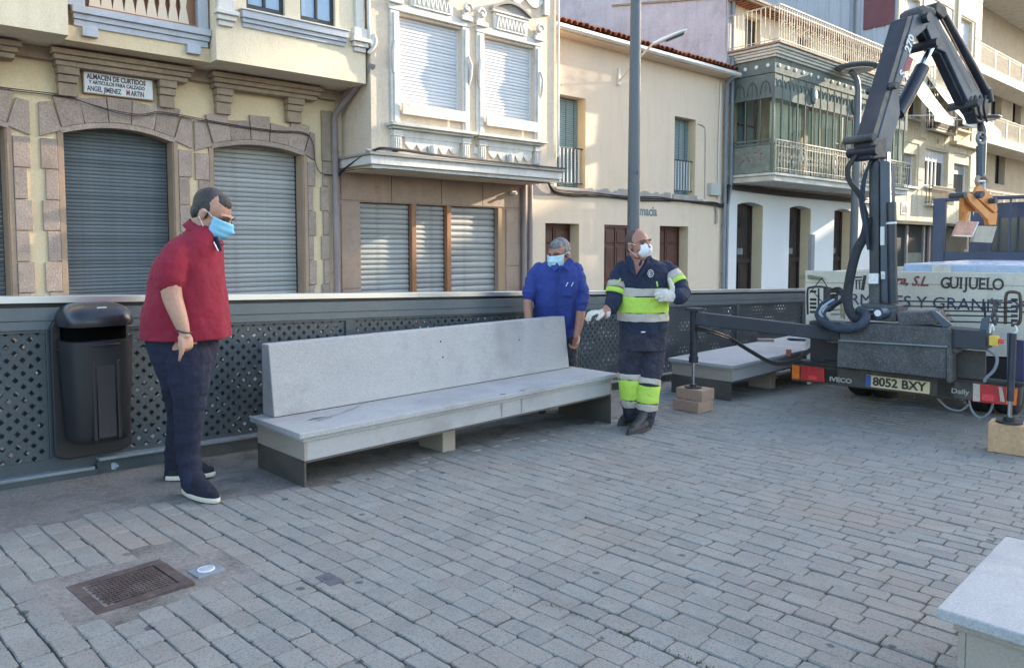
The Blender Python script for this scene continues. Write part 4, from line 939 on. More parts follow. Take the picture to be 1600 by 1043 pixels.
for yy, x, y, L_, rnd, off_ in setts[:300]:
    key = (L_, int(rnd*5))
    if key not in cache: v_, f_ = sett_mesh(L_, hash(key) & 0xffff); mb = MB(); mb.add(v_, f_); cache[key] = mb.mesh('sett', MT['sett'])
    o = bpy.data.objects.new('sett', cache[key]); COL.objects.link(o); o.parent = plaza
    o.matrix_local = Matrix.Translation((x, y, gz(x,y))) @ (RM @ Matrix.Rotation(random.choice((0, math.pi)) + random.uniform(-.008,.008), 3, 'Z')).to_4x4()
mb = MB()
for yy, x, y, L_, rnd, off_ in setts[300:]:
    v_, f_ = sett_mesh(L_, int(rnd*1e6)); T_ = Vector((x, y, gz(x,y))); mb.add([T_ + RM @ Vector(p) for p in v_], f_)
obj('sett_paving', mb, MT['sett'], plaza, stuff=True)
# weeds in the open joint
random.seed(8); wd = MB(); a, b = ground(795,920), ground(1140,1052)
for k in range(420):
    t = random.random(); p = a.lerp(b, t); 
    if noise.noise(Vector((t*9,0,0))) < -.1: continue
    p += Vector((random.gauss(0,.006), random.gauss(0,.006), 0)); h = random.uniform(.004,.016); an = random.uniform(0,6.28); q = Vector((math.cos(an),math.sin(an),0))*random.uniform(.003,.009)
    z = gz(p.x,p.y)-.006; wd.add([(p.x-q.y*.4,p.y+q.x*.4,z),(p.x+q.y*.4,p.y-q.x*.4,z),(p.x+q.x,p.y+q.y,z+h)], [(0,1,2)])
o = obj('weeds', wd, mat('weed', (.085,.10,.03), .8, .4, 60), stuff=True); o['label'] = 'thin line of moss and weeds in an open paving joint'; 

# manhole cover
cp = [ground(*p) for p in ((103,915),(150,960),(306,912),(248,877))]
mx_ = sum(cp, Vector())/4; ax = ((cp[2]-cp[1])+(cp[3]-cp[0]))/2; ay = ((cp[0]-cp[1])+(cp[3]-cp[2]))/2
ax.z = 0; ay.z = 0; wX, wY = ax.length, ay.length; ax.normalize(); ay.normalize()
defm('cast_iron', (.088,.062,.055), .75, .2, 10, .1, 80, .4, 100, metal=.3, dirt=(.2,.16,.13), dsc=6, damt=.5)
mh = thing('manhole_cover', 'rusty brown rectangular cast iron manhole cover set in concrete, lower left', 'manhole cover', Vector((mx_.x,mx_.y,gz(mx_.x,mx_.y))), math.atan2(ax.y,ax.x))
def mhbox(x0,y0,x1,y1,z0,z1,mb): mb.box(x0,y0,z0,x1,y1,z1)
mb = MB(); f_ = .045
for q in ((-wX/2,-wY/2,wX/2,-wY/2+f_),(-wX/2,wY/2-f_,wX/2,wY/2),(-wX/2,-wY/2+f_,-wX/2+f_,wY/2-f_),(wX/2-f_,-wY/2+f_,wX/2,wY/2-f_)): mb.box(q[0],q[1],-.01,q[2],q[3],.006)
obj('frame', mb, MT['cast_iron'], mh, bev=.002)
mb = MB(); mb.box(-wX/2+f_+.004,-wY/2+f_+.004,-.01,wX/2-f_-.004,wY/2-f_-.004,.001); li = obj('lid', mb, MT['cast_iron'], mh)
mb = MB(); nx_, ny_ = 16, 12
for i in range(nx_):
    for j in range(ny_):
        x = -wX/2+f_+.012+(wX-2*f_-.024)*(i+.5)/nx_; y = -wY/2+f_+.012+(wY-2*f_-.024)*(j+.5)/ny_
        if (i+j)%2: mb.box(x-.011,y-.004,.001,x+.011,y+.004,.006)
        else: mb.box(x-.004,y-.009,.001,x+.004,y+.009,.006)
obj('raised_pattern', mb, MT['cast_iron'], li, stuff=True)
# recessed ground light
p = ground(323,891); gl = thing('ground_light', 'round ground light in a dark square plate beside the manhole', 'ground light', Vector((p.x,p.y,p.z)), math.atan2(ax.y,ax.x)); gl.rotation_euler = RM.to_euler(); gl.rotation_euler.z = math.atan2(ax.y,ax.x)
mb = MB(); mb.box(-.062,-.055,-.01,.062,.055,.005); obj('plate', mb, MT['pipe_grey'], gl, bev=.002)
mb = MB(); mb.cyl((0,.004,.004),(0,.004,.009),.036,24); obj('ring', mb, MT['frame_white'], gl)
mb = MB(); mb.cyl((0,.004,.008),(0,.004,.0105),.030,24); obj('lens', mb, mat('lens', (.42,.46,.50), .2, .05), gl)
p = ground(515,905); pl = MB(); pl.box(-.06,-.035,-.012,.06,.035,.003); pl.cyl((-.01,0,.003),(-.01,0,.006),.018,14)
o = obj('service_cap', pl, mat('cap_plastic', (.09,.09,.10), .7), bev=.002); tag(o, 'small dark grey service cap set between the setts', 'service cap'); o.location = (p.x,p.y,p.z+.002); o.rotation_euler = (0,0,R(-44))
# crumpled bottle
p = ground(188,731); bo = thing('plastic_bottle', 'crumpled clear plastic bottle lying by the parapet base', 'bottle', Vector((p.x,p.y,p.z)), R(70))
random.seed(6); rings = []
for k,(x,r_) in enumerate(((-.075,.012),(-.07,.03),(-.05,.034),(-.02,.026),(.01,.033),(.035,.027),(.055,.015),(.07,.012))):
    rings.append([Vector((x+random.uniform(-.004,.004), r_*math.cos(a_)*(1+random.uniform(-.3,.2)), .030+r_*.8*math.sin(a_)*(1+random.uniform(-.3,.2)))) for a_ in [2*math.pi*q/9 for q in range(9)]])
mb = MB(); mb.loft(rings, smooth=False); obj('body', mb, mat('bottle_plastic', (.40,.50,.58), .18, .1, 8, .02, 40, .1, 60), bo)
mb = MB(); mb.cyl((.07,0,.03),(.083,0,.03),.014,10); obj('cap', mb, mat('cap_blue', (.15,.30,.5), .5), bo)

# ============================================================ parapet
defm('parapet_paint', (.052,.068,.078), .42, .08, 2, .03, 40, .05, 60, dirt=(.10,.11,.11), dsc=1.5, damt=.4, streak=(.13,.135,.13), samt=.3)
defm('parapet_light', (.105,.125,.135), .4, .08, 2, .03, 40, .05, 60, dirt=(.1,.11,.11), dsc=3, damt=.4)
defm('steel_rail', (.55,.58,.60), .32, .02, 1, .0, 40, 0, 60, metal=.8)
pf = thing('parapet', 'long grey perforated steel parapet with a bright top rail', 'parapet', Vector((F0.x,F0.y,gz(F0.x,F0.y))), math.atan2(FU.y,FU.x))
def fbox(mb, x0, y0, z0, x1, y1, z1):   # box following the slope (x along the parapet, y to the street)
    b = len(mb.v); mb.box(x0,y0,z0,x1,y1,z1)
    for i in range(b, len(mb.v)): x,y,z = mb.v[i]; mb.v[i] = (x,y,z-SL*x)
    return mb
X0, X1 = -4.6, 15
mb = MB(); fbox(mb,X0,-.055,1.075,X1,.075,1.10); fbox(mb,X0,-.06,1.060,X1,-.056,1.10); obj('top_rail', mb, MT['steel_rail'], pf, bev=.006)
mb = MB(); fbox(mb,X0,-.02,1.035,X1,.05,1.0745); obj('rail_core', mb, MT['dark_metal'], pf)
mb = MB(); fbox(mb,X0,-.045,.955,X1,.055,1.034); fbox(mb,X0,-.04,.90,X1,-.015,.9545); obj('upper_beam', mb, MT['parapet_light'], pf, bev=.004)
defm('lip_paint', (.20,.235,.26), .4, .08, 2, .03, 40, .05, 60, dirt=(.1,.1,.1), dsc=4, damt=.4)
mb = MB(); fbox(mb,-.10,-.10,.085,X1,.055,.105); fbox(mb,X0,-.085,.035,-.12,.055,.055); obj('base_lip', mb, MT['lip_paint'], pf, bev=.004)
mb = MB(); fbox(mb,-.10,-.05,-.02,X1,.05,.0845); fbox(mb,X0,-.075,-.02,-.105,.05,.0345); obj('base_beam', mb, MT['parapet_paint'], pf)
def perforated(w, z0, z1, px_, pz_, h, y, mb=None):
    mb = mb or MB(); nx_ = max(1, round(w/px_)); px_ = w/nx_; nz_ = int((z1-z0)/(pz_/2))
    for r_ in range(nz_):
        for c_ in range(nx_+ (r_%2)):
            cx_ = (c_+.5 if r_%2 == 0 else c_)*px_; cz_ = z0+(r_+1)*pz_/2
            O_ = [(max(0,cx_-px_/2),cz_),(cx_,cz_-pz_/2),(min(w,cx_+px_/2),cz_),(cx_,cz_+pz_/2)]
            if r_%2 and c_ in (0, nx_): mb.add([(x,y,z) for x,z in O_], [(0,1,2,3)]); continue
            I_ = [(cx_-h,cz_),(cx_,cz_-h),(cx_+h,cz_),(cx_,cz_+h)]
            mb.add([(x,y,z) for x,z in O_+I_], [(0,1,5,4),(1,2,6,5),(2,3,7,6),(3,0,4,7)])
    return mb
mb = MB(); fbox(mb,X0,-.034,.056,X1,-.021,.125); fbox(mb,X0,-.034,.885,X1,-.021,.899); obj('panel_border', mb, MT['parapet_paint'], pf)
PW = 2.05; bays = [-4.41+PW*k for k in range(9)]
def shear(mb): mb.v = [(x,y,z-SL*x) for x,y,z in mb.v]; return mb
fr_ = shear(perforated(PW-.075, .06, .93, .0785, .0785, .0175, 0)).mesh('perforated_panel', MT['parapet_paint'])
bk_ = shear(perforated(PW-.075, .06, .93, .0900, .1050, .0180, 0)).mesh('rear_perforated_panel', MT['parapet_paint'])
for x in bays:
    copies(fr_, 'perforated_panel', pf, [(x+.0375,-.02,-SL*x)]); copies(bk_, 'rear_perforated_panel', pf, [(x+.0375,.04,-SL*x)])
    mb = MB(); fbox(mb,x-.036,-.035,.106,x+.036,.045,.954); obj('post', mb, MT['parapet_paint'], pf, bev=.003)

# ============================================================ benches
defm('bench_granite', (.345,.345,.345), .66, .06, 3, .08, 120, .2, 150, coords='Object', dirt=(.20,.195,.19), dsc=1.6, damt=.55, speck=(.11,.11,.12), spsc=170, spamt=.3)
defm('bench_granite_side', (.30,.26,.215), .75, .05, 3, .07, 120, .2, 150, dirt=(.27,.23,.19), dsc=2.5, damt=.5, speck=(.2,.19,.18), spsc=220, spamt=.3)
defm('bench_steel', (.085,.08,.07), .55, .15, 4, .05, 60, .1, 80, metal=.3, dirt=(.17,.12,.08), dsc=3, damt=.5)
defm('oil_stain', (.075,.085,.08), .45, .2, 9, .05, 60, .02, 80)
def bench(label, corner, ang, L_, W_, zt, back=False, st=.035, ap=.145, foot=.16, inset=.05, apron=None):
    b = thing('granite_bench', label, 'bench', Vector((corner.x,corner.y,gz(corner.x,corner.y))), ang); b['_sh'] = [0,0,gz(corner.x,corner.y)]
    mb = MB(); mb.box(-inset,-inset*.8,zt-st,L_+inset,W_+inset*.3,zt); obj('seat_slab', mb, MT['bench_granite'], b, bev=.005)
    mb = MB(); mb.box(-.012,-.012,zt-st-.028,L_+.012,W_,zt-st-.001); obj('seat_moulding', mb, apron or MT['bench_granite'], b, bev=.004)
    mb = MB(); mb.box(0.02,0,zt-st-ap,L_-.02,.05,zt-st-.0285); obj('apron', mb, apron or MT['bench_granite'], b, bev=.003)
    mb = MB(); mb.box(0.02,W_-.05,zt-st-ap,L_-.02,W_,zt-st-.0285); obj('rear_apron', mb, MT['bench_granite'], b, bev=.003)
    for x in (0, L_-.02): mb = MB(); mb.box(x,-.003,zt-st-ap,x+.02,W_,zt-st-.029); obj('end_slab', mb, MT['bench_granite_side'], b, bev=.003)
    def zg(x, y): w = corner + Vector((math.cos(ang)*x-math.sin(ang)*y, math.sin(ang)*x+math.cos(ang)*y, 0)); return gz(w.x, w.y)
    zc = zt-st-ap
    for x in (0, L_-.012):
        z0_ = zg(x, W_/2)-.005; mb = MB(); mb.box(x,-.0,z0_,x+.012,W_,zc-.001); mb.box(x,-.001,z0_,x+(.05 if x == 0 else -.05),.010,zc-.001) if False else None; obj('end_plate', mb, MT['bench_steel'], b)
    mb = MB(); mb.box(0,0,zc-.012,L_,.05,zc-.001); mb.box(0,W_-.05,zc-.012,L_,W_,zc-.001); mb.box(.02,.05,zc+.0,L_-.02,W_-.05,zc+.006); obj('steel_frame', mb, MT['bench_steel'], b)
    mb = MB(); mb.box(.022,.052,zc+.01,L_-.022,W_-.052,zt-st-.03); obj('bench_core', mb, MT['old_concrete'], b)
    xm = L_*.42; z0_ = zg(xm, .2)-.005; mb = MB(); mb.box(xm-.06,.14,z0_,xm+.06,.42,zc-.013); obj('support_block', mb, MT['bench_granite_side'], b, bev=.006)
    return b
A_ = Vector((-1.233, 4.41, 0)); ang = math.atan2(.7007,.7135)
mb1 = bench('long pale granite bench with backrest, between the three men', A_, ang, 2.93, .60, .258, inset=.045)
# backrest: raked front, vertical rear
bk = MB(); x0, x1 = .045, 2.90; z0_, z1_ = .2585, .722
yF0, yF1, yB = .455, .475, .60
bk.prism([(x0,yF0,z0_),(x0,yB+.01,z0_),(x0,yB+.01,z1_),(x0,yF1+.04,z1_)], (x1-x0,0,0)); bko = obj('backrest', bk, MT['bench_granite'], mb1, bev=.006, fix=True)
mb = MB(); mb.box(x0+.003,yF0-.004,z0_-.0,x1-.003,yF0,z0_+.004); obj('joint_line', mb, MT['joint'], bko)
for (xa,za) in ((1.45,.62),(1.46,.50),(2.30,.56)): mb = MB(); yq = yF0+(za-z0_)/(z1_-z0_)*(yF1+.04-yF0); mb.ball((xa,yq,za),.007,.004,.007,8,5); obj('drill_mark', mb, MT['ink_black'], bko)
# stains as thin films of spilled liquid on the stone
def blob(parent, pts, z, m, name='stain', n=26):
    q = [Vector(p) for p in pts]; mb = MB(); mb.add([(p.x,p.y,z) for p in q], [list(range(len(q)))]); return obj(name, mb, m, parent, fix=True)
random.seed(12)
def ell(cx_, cy_, a, b, rot=0, j=.3):
    out = []
    for k in range(22):
        t = 2*math.pi*k/22; r_ = 1+j*noise.noise(Vector((math.cos(t)*2+cx_*7, math.sin(t)*2+cy_*7, 1)));
        x, y = a*r_*math.cos(t), b*r_*math.sin(t); out.append((cx_+x*math.cos(rot)-y*math.sin(rot), cy_+x*math.sin(rot)+y*math.cos(rot), 0))
    return out
MT['wet'] = mat('damp_stone', (.19,.20,.20), .3, .15, 9, .05, 60, .02, 80); 
blob(mb1, ell(.28,.22,.10,.025,.4,.9), .2592, MT['wet'], 'damp_patch'); blob(mb1, ell(.55,.34,.15,.012,.5,.9), .2592, MT['wet'], 'damp_patch'); blob(mb1, ell(.22,.25,.055,.02,.2,.9), .2596, MT['oil_stain'], 'damp_patch')
for xq in (1.62, 1.83):
    blob(mb1, ell(xq,-.01,.035,.016,0,.5), .2592, MT['oil_stain'], 'oil_drip')
    m_ = MB(); m_.prism([(xq-.012,-.0012,.192),(xq+.012,-.0012,.192),(xq+.006,-.0012,.09),(xq-.004,-.0012,.085)], (0,.0008,0)); obj('oil_drip', m_, MT['wet'], mb1, fix=True)
B_ = Vector((2.26, 7.72, 0))
mb2 = bench('flat pale granite bench beyond the worker, under the crane outrigger beam', B_, R(44.6), 2.9, .72, .135, inset=.05)
# its near bottom plate is taller
C_ = Vector((1.335, 2.19, 0))
b3_ = bench('speckled granite bench corner cut off by the lower right picture edge', C_, R(-45.5), 2.9, .75, .272, inset=.05, apron=MT['bench_granite_side'])
C2 = C_
# things lying on the far bench
p = hzp = None
def onz(px, py, z): d = ray(px, py); return E0 + d*((z-H)/d.z)
p = onz(1196,533,.135); o = obj('stone_offcut', MB().box(-.10,-.045,0,.10,.045,.035), MT['granite_warm'], bev=.006); o.location = (p.x,p.y,.1355); o.rotation_euler = (0,0,R(-10)); tag(o, 'small flat stone offcut lying on the far granite bench', 'stone')
p = onz(1243,531,.135); gg = MB()
for k in range(5): gg.tube([( -.02+.02*k*.5,-.02*k,.012),(.06+.02*k*.5,-.02*k+.01*math.sin(k),.014),(.12,-.018*k,.012)], .011, 6)
gg.ball((-.04,-.04,.016),.07,.05,.014); o = obj('work_glove', gg, mat('dark_cloth', (.05,.06,.08), .9)); o.location = (p.x,p.y,.136); o.rotation_euler = (0,0,R(-20)); tag(o, 'dark work glove left on the far granite bench', 'glove')

# ============================================================ litter bin
bn = thing('litter_bin', 'black domed litter bin hung on the grey parapet, behind the man in red', 'litter bin', F0+FU*(-.12)+Vector((0,0,gz(F0.x,F0.y))), math.atan2(FU.y,FU.x))
defm('bin_plastic', (.017,.017,.020), .5, .1, 3, .03, 60, .12, 120); defm('bin_gloss', (.02,.02,.024), .30, .1, 3, .02, 60, .03, 120)
def binring(z, w, d, n=20, y0=-.09):
    out = []
    for k in range(n+1):
        t = math.pi*k/n; cx_ = math.cos(t); sx_ = math.sin(t); e = .42
        out.append(Vector((w*math.copysign(abs(cx_)**e, cx_), y0-d*abs(sx_)**.55, z)))
    return out
mb = MB(); mb.loft([binring(z,w,d) for z,w,d in ((.245,.135,.20),(.26,.155,.225),(.30,.162,.235),(.60,.178,.255),(.855,.187,.266))]); bd = obj('body', mb, MT['bin_plastic'], bn, fix=True)
mb = MB(); mb.loft([binring(z,w,d) for z,w,d in ((.855,.165,.20),(.97,.165,.20))]); obj('opening', mb, mat('opening_shade_black', (.004,.004,.004), 1, spec=0), bn, fix=True)  # solid black core; the dark inside of the bin is its colour
hood = []
for k in range(9):
    t = k/8*math.pi/2; hood.append(binring(.965+.105*math.sin(t)*1.0, .190*math.cos(t)**.45+.0015, .268*math.cos(t)**.6+.002))
mb = MB(); mb.loft([binring(.94,.190,.268)]+hood); obj('hood', mb, MT['bin_gloss'], bn, fix=True)
mb = MB(); pr = [(-.215,.16)]+[(-.215+.43*k/20, .93+.135*math.sin(math.pi*k/20)**.7) for k in range(21)]+[(.215,.16),(.15,.13),(-.15,.13)]
mb.prism([(x,-.055,z) for x,z in pr], (0,-.034,0)); obj('back_plate', mb, MT['bin_plastic'], bn, bev=.008, fix=True)
mb = MB(); mb.box(-.05,-.350,.28,.055,-.325,.72); obj('front_channel', mb, MT['ink_black'], bn, bev=.012)
mb = MB(); mb.box(-.072,-.352,.27,-.052,-.325,.74); mb.box(.057,-.352,.27,.077,-.325,.74); obj('front_rib', mb, MT['bin_plastic'], bn, bev=.008)
mb = MB(); mb.tube([(.185*math.cos(t), -.10-.265*math.sin(t)**.6, .80+.035*math.sin(t)) for t in [math.pi*k/16 for k in range(17)]], .006, 6); obj('rim', mb, MT['bin_plastic'], bn)
mb = MB(); rb = R(-32); c_ = Vector((.005,-.275,1.035)); mb.obox(c_, (.026,0,0), (0,.02,-.012), (0,.002,.003)); em = obj('emblem', mb, MT['frame_white'], bn)
mb = MB(); mb.obox(c_+Vector((0,-.0015,.003)), (.020,0,0), (0,.015,-.009), (0,.002,.003)); mb2_ = obj('emblem_field', mb, MT['ink_black'], em)
mb = MB(); mb.obox(c_+Vector((.004,-.003,.006)), (.008,0,0), (0,.006,-.0036), (0,.002,.003)); obj('emblem_mark', mb, mat('emblem_blue', (.25,.30,.5), .5), em)

# ============================================================ lamp posts
defm('post_grey', (.105,.115,.125), .5, .08, 1, .03, 50, .08, 60, dirt=(.14,.14,.14), dsc=2, damt=.3)
def lamp_post(x, y, ztop, label, head=True):
    z0_ = gz(x,y)-.2; t_ = thing('street_lamp', label, 'lamp post', (x,y,z0_), 0, group='curved grey street lamps')
    hgt = ztop-z0_; b = Vector((-.34,-.10,0))
    P_ = [(0,0,0),(0,0,hgt*.5),(0,0,hgt-.75)]+spline([(0,0,hgt-.75),(-.005,0,hgt-.55),(-.07,-.02,hgt-.30),(-.26,-.07,hgt-.10)],5)[1:]
    mb = MB(); mb.tube(P_, [.115,.105,.088]+[.078]*(len(P_)-3), 14); obj('pole', mb, MT['post_grey'], t_)
    mb = MB(); mb.cyl((0,0,0),(0,0,.5),.13,16); mb.box(-.06,-.105,.9,.06,-.05,1.25) ; obj('base', mb, MT['post_grey'], t_)
    c = Vector((-.05,-.02,hgt)); rg = []
    for r_,z_ in ((.10,-.06),(.40,-.05),(.56,-.01),(.60,.03),(.55,.065),(.3,.09),(.05,.10)): rg.append([c+Vector((r_*math.cos(a), r_*math.sin(a), z_)) for a in [2*math.pi*k/28 for k in range(28)]])
    mb = MB(); mb.loft(rg); ho = obj('lamp_head', mb, MT['post_grey'], t_)
    mb = MB(); mb.cyl(c+Vector((0,0,-.075)), c+Vector((0,0,-.052)), .42, 28); obj('diffuser', mb, MT['trim_white'], ho)
    return t_
lp = lamp_post(2.10,13.1,6.45,'tall grey lamp post rising behind the worker with folded out arms')
mb = MB(); mb.box(-.02,-.092,4.02-2.0,.03,-.086,4.10-2.0); 
text('80', .09, MT['ink_black'], lp, (-.03,-.1,3.15), (math.pi/2,0,0), name='post_number')
lamp_post(9.75,21.6,6.35,'curved lamp post with a dish head in front of the glazed gallery')
lamp_post(18.55,30.0,6.35,'farthest lamp post, its dish head behind the crane hook')
# slim totem by the white house
p = pj(1267,425,16.6); tt = MB(); tt.box(-.075,-.04,0,.075,.04,2.45); o = obj('information_totem', tt, MT['pipe_grey'], bev=.01); o.location = (p.x,p.y,gz(p.x,p.y)-.26); o.rotation_euler = (0,0,FROT); tag(o, 'slim blue grey upright panel in front of the white wall', 'totem')
# ============================================================ crane truck
PL0 = Vector((2.79, 7.58, 0)); VT = Vector((.731,-.682,0)).normalized(); UT = Vector((.682,.731,0)).normalized(); TROT = math.atan2(VT.y, VT.x)
tz0 = gz(3.5,7.0)
truck = thing('crane_truck', 'small blue flatbed crane truck seen from behind, crane folded over its bed, outriggers down', 'truck', Vector((PL0.x,PL0.y,tz0)), TROT, shift=(0,0,tz0))
def tp(px, py, y=0):
    q = plane(px, py, PL0+UT*y, UT)-PL0; return Vector((q.dot(VT), y, q.z))
def tpoly(name, pts, y, dep, m, parent=None, bev=.004, n=None, label=None):
    mb = MB(); mb.prism([tp(px,py,y) for px,py in pts], (0,dep,0)); return obj(name, mb, m, parent or truck, bev=bev, fix=True, label=label)
def ttube(name, pts, r, m, parent=None, n=8, seg=5, smooth=True):
    P_ = [tp(*p) for p in pts]; mb = MB(); mb.tube(spline(P_, seg) if smooth else P_, r, n); return obj(name, mb, m, parent or truck)
defm('truck_black', (.022,.022,.024), .5, .2, 4, .06, 60, .1, 80, metal=.2, dirt=(.09,.085,.08), dsc=3, damt=.5)
defm('truck_dusty', (.05,.05,.052), .65, .3, 5, .1, 60, .15, 80, dirt=(.13,.125,.12), dsc=3, damt=.6, speck=(.26,.26,.26), spsc=110, spamt=.4)
defm('bumper_grime', (.05,.045,.038), .6, .25, 5, .1, 60, .1, 80, dirt=(.13,.115,.09), dsc=4, damt=.6)
defm('crane_blue', (.048,.068,.095), .45, .15, 2, .05, 60, .05, 80, dirt=(.12,.13,.14), dsc=3, damt=.4)
defm('crane_dark', (.017,.022,.034), .42, .2, 3, .05, 60, .05, 80, dirt=(.06,.06,.065), dsc=3, damt=.5)
defm('tailgate_cream', (.56,.51,.42), .6, .05, 2, .04, 40, .08, 60, dirt=(.30,.26,.21), dsc=2, damt=.45, streak=(.35,.31,.26), samt=.3)
defm('truck_navy', (.030,.036,.085), .35, .1, 1, .03, 40, .03, 60)
defm('rack_paint', (.045,.055,.095), .5, .2, 2, .05, 40, .05, 60)
defm('red_lamp', (.38,.03,.03), .22, .1, 8, .03, 60, .05, 200); defm('red_lamp_bright', (.60,.05,.06), .25, .05); defm('amber_lamp', (.60,.16,.02), .22, .1); defm('clear_lamp', (.42,.36,.30), .25, .1)
defm('plate_yellow', (.62,.50,.30), .5, .05, 6, .02, 60, .02, 80); defm('plate_blue', (.03,.08,.30), .5, .05)
defm('chrome', (.75,.77,.80), .12, .02, 1, 0, 10, 0, metal=1.0); defm('rubber', (.018,.018,.018), .85, .2, 6, .1, 80, .2, 100)
defm('hose_sleeve', (.028,.030,.034), .9, .3, 8, .15, 50, .5, 60); defm('hose_blue', (.028,.038,.055), .8, .3, 8, .15, 50, .5, 60)
defm('orange_grab', (.60,.22,.045), .5, .1, 4, .05, 60, .1, 60, dirt=(.25,.14,.09), dsc=4, damt=.5, streak=(.5,.38,.28), samt=.3)
defm('pad_pink', (.50,.28,.20), .8, .15, 8, .1, 60, .2, 60, dirt=(.2,.1,.08), dsc=6, damt=.5); defm('pad_grey', (.38,.34,.27), .85, .1, 6, .08, 60, .2, 60)
defm('plastic_wrap', (.34,.43,.55), .25, .12, 3, .03, 30, .4, 14); defm('label_white', (.65,.65,.63), .5, .04); defm('brass', (.45,.35,.2), .35, .2, metal=.7); defm('ink_navy', (.03,.03,.09), .6, .1); defm('ink_maroon', (.20,.05,.04), .6, .1)
defm('yellow_box', (.60,.40,.05), .5, .1); defm('grey_emblem', (.35,.34,.31), .5, .1)
# bumper and lamps
bmp = tpoly('bumper', [(1237,566),(1598,603),(1594,634),(1236,594)], 0, .07, MT['bumper_grime'], bev=.01)
tpoly('bumper_lip', [(1236,561),(1600,599),(1600,604),(1236,566)], -.02, .12, MT['truck_black'], bev=.003)
def lamp(pts, strips, label):
    l = tpoly('rear_light', pts, -.035, .034, MT['red_lamp'], bev=.006, label=label)
    for nm, q, m in strips: tpoly(nm, q, -.042, .008, MT[m], l, bev=.002)
lamp([(1237,569),(1287,575),(1288,597),(1237,592)], [('amber_lens',[(1237.5,569.6),(1249,571),(1249,592),(1237.5,591)],'amber_lamp'),('reflector',[(1263,586),(1276,587.3),(1276,594),(1263,592.6)],'red_lamp_bright'),('lens_rib',[(1249.5,571),(1250.5,571.2),(1250.5,592),(1249.5,592)],'truck_black')], 'left rear light with amber outer lens')
lamp([(1520,598),(1590,606),(1588,634),(1519,627)], [('reversing_lens',[(1520,598.6),(1531,600),(1531,627),(1520,626)],'clear_lamp'),('reflector',[(1534,615),(1553,617),(1553,627),(1534,625)],'red_lamp_bright'),('clear_stripe',[(1560,604),(1566,605),(1570,628),(1563,627)],'clear_lamp'),('amber_lens',[(1572,605),(1589.5,606.8),(1587.5,633),(1572,631)],'amber_lamp')], 'right rear light with amber outer lens and pale reversing lens')
# plate and lettering
npl = tpoly('number_plate', [(1353,585),(1453,596.5),(1452,615.5),(1352.5,603)], -.02, .02, MT['plate_yellow'], bev=.002)
tpoly('plate_band', [(1353.3,585.4),(1361,586.3),(1360.5,603.7),(1352.9,602.8)], -.0225, .002, MT['plate_blue'], npl, bev=0)
def ttext(s, px, py, y, hpx, m, parent=None, sx=1, tilt=0, **k):
    p = tp(px, py, y); q = tp(px, py-hpx, y); sz = abs(q.z-p.z)/.72; sh = truck['_sh']
    return text(s, sz, m, parent or truck, (p.x-sh[0], y-.002, p.z-sh[2]), (math.pi/2, 0, 0), sx=sx, **k)
ttext('8052 BXY', 1363.5, 601.2, -.0235, 13.2, MT['ink_black'], npl, sx=.98, bold=.003, name='plate_number')
ttext('IVECO', 1296, 594.5, -.002, 7, MT['grey_emblem'], bmp, sx=1.2, bold=.002, ext=.003, name='maker_lettering')
ttext('Daily', 1486, 613, -.002, 7.5, MT['grey_emblem'], bmp, sx=1.15, bold=.001, ext=.003, name='model_lettering')
# crane frame
fr0 = tpoly('crane_frame', [(1309,531),(1479,541),(1479,592),(1307,573)], -.24, .20, MT['truck_dusty'], bev=.008)
tpoly('frame_plate', [(1312,504),(1484,513),(1484,542),(1312,531.5)], -.27, .26, MT['truck_dusty'], bev=.008)
tpoly('frame_edge', [(1310,530.5),(1480,540.5),(1480,542.5),(1310,532.5)], -.275, .03, MT['pipe_grey'], bev=0)
tpoly('frame_rib', [(1479,516),(1486,517),(1486,598),(1479,597)], -.26, .2, MT['truck_dusty'], bev=.003)
tpoly('outrigger_box', [(1264,501),(1312,504),(1312,533),(1264,529)], -.22, .24, MT['truck_black'], bev=.008)
tpoly('void_shade_panel', [(1266,529),(1309,533),(1307,572),(1266,567)], .05, .03, MT['ink_black'], bev=0)  # black sheet standing in for the shaded gap below the outrigger box
tpoly('outrigger_box', [(1486,513),(1541,518),(1541,547),(1486,543)], -.22, .24, MT['crane_dark'], bev=.008)
tpoly('rear_panel', [(1487,545),(1540,549),(1540,600),(1487,594)], -.02, .03, MT['bumper_grime'], bev=.004)
tpoly('side_post', [(1573,520),(1582,521),(1582,606),(1573,605)], -.10, .07, MT['rack_paint'], bev=.003)
tpoly('side_panel', [(1583,530),(1600,532),(1600,600),(1583,598)], .25, .05, MT['truck_navy'], bev=.003)
for y_, (x0_,x1_) in ((.3,(.15,1.85)),):
    mb = MB(); mb.box(.35,.0,.02,.50,5.0,.24); mb.box(1.35,.0,.02,1.50,5.0,.24); obj('chassis_rail', mb, MT['truck_black'], truck, bev=.008)
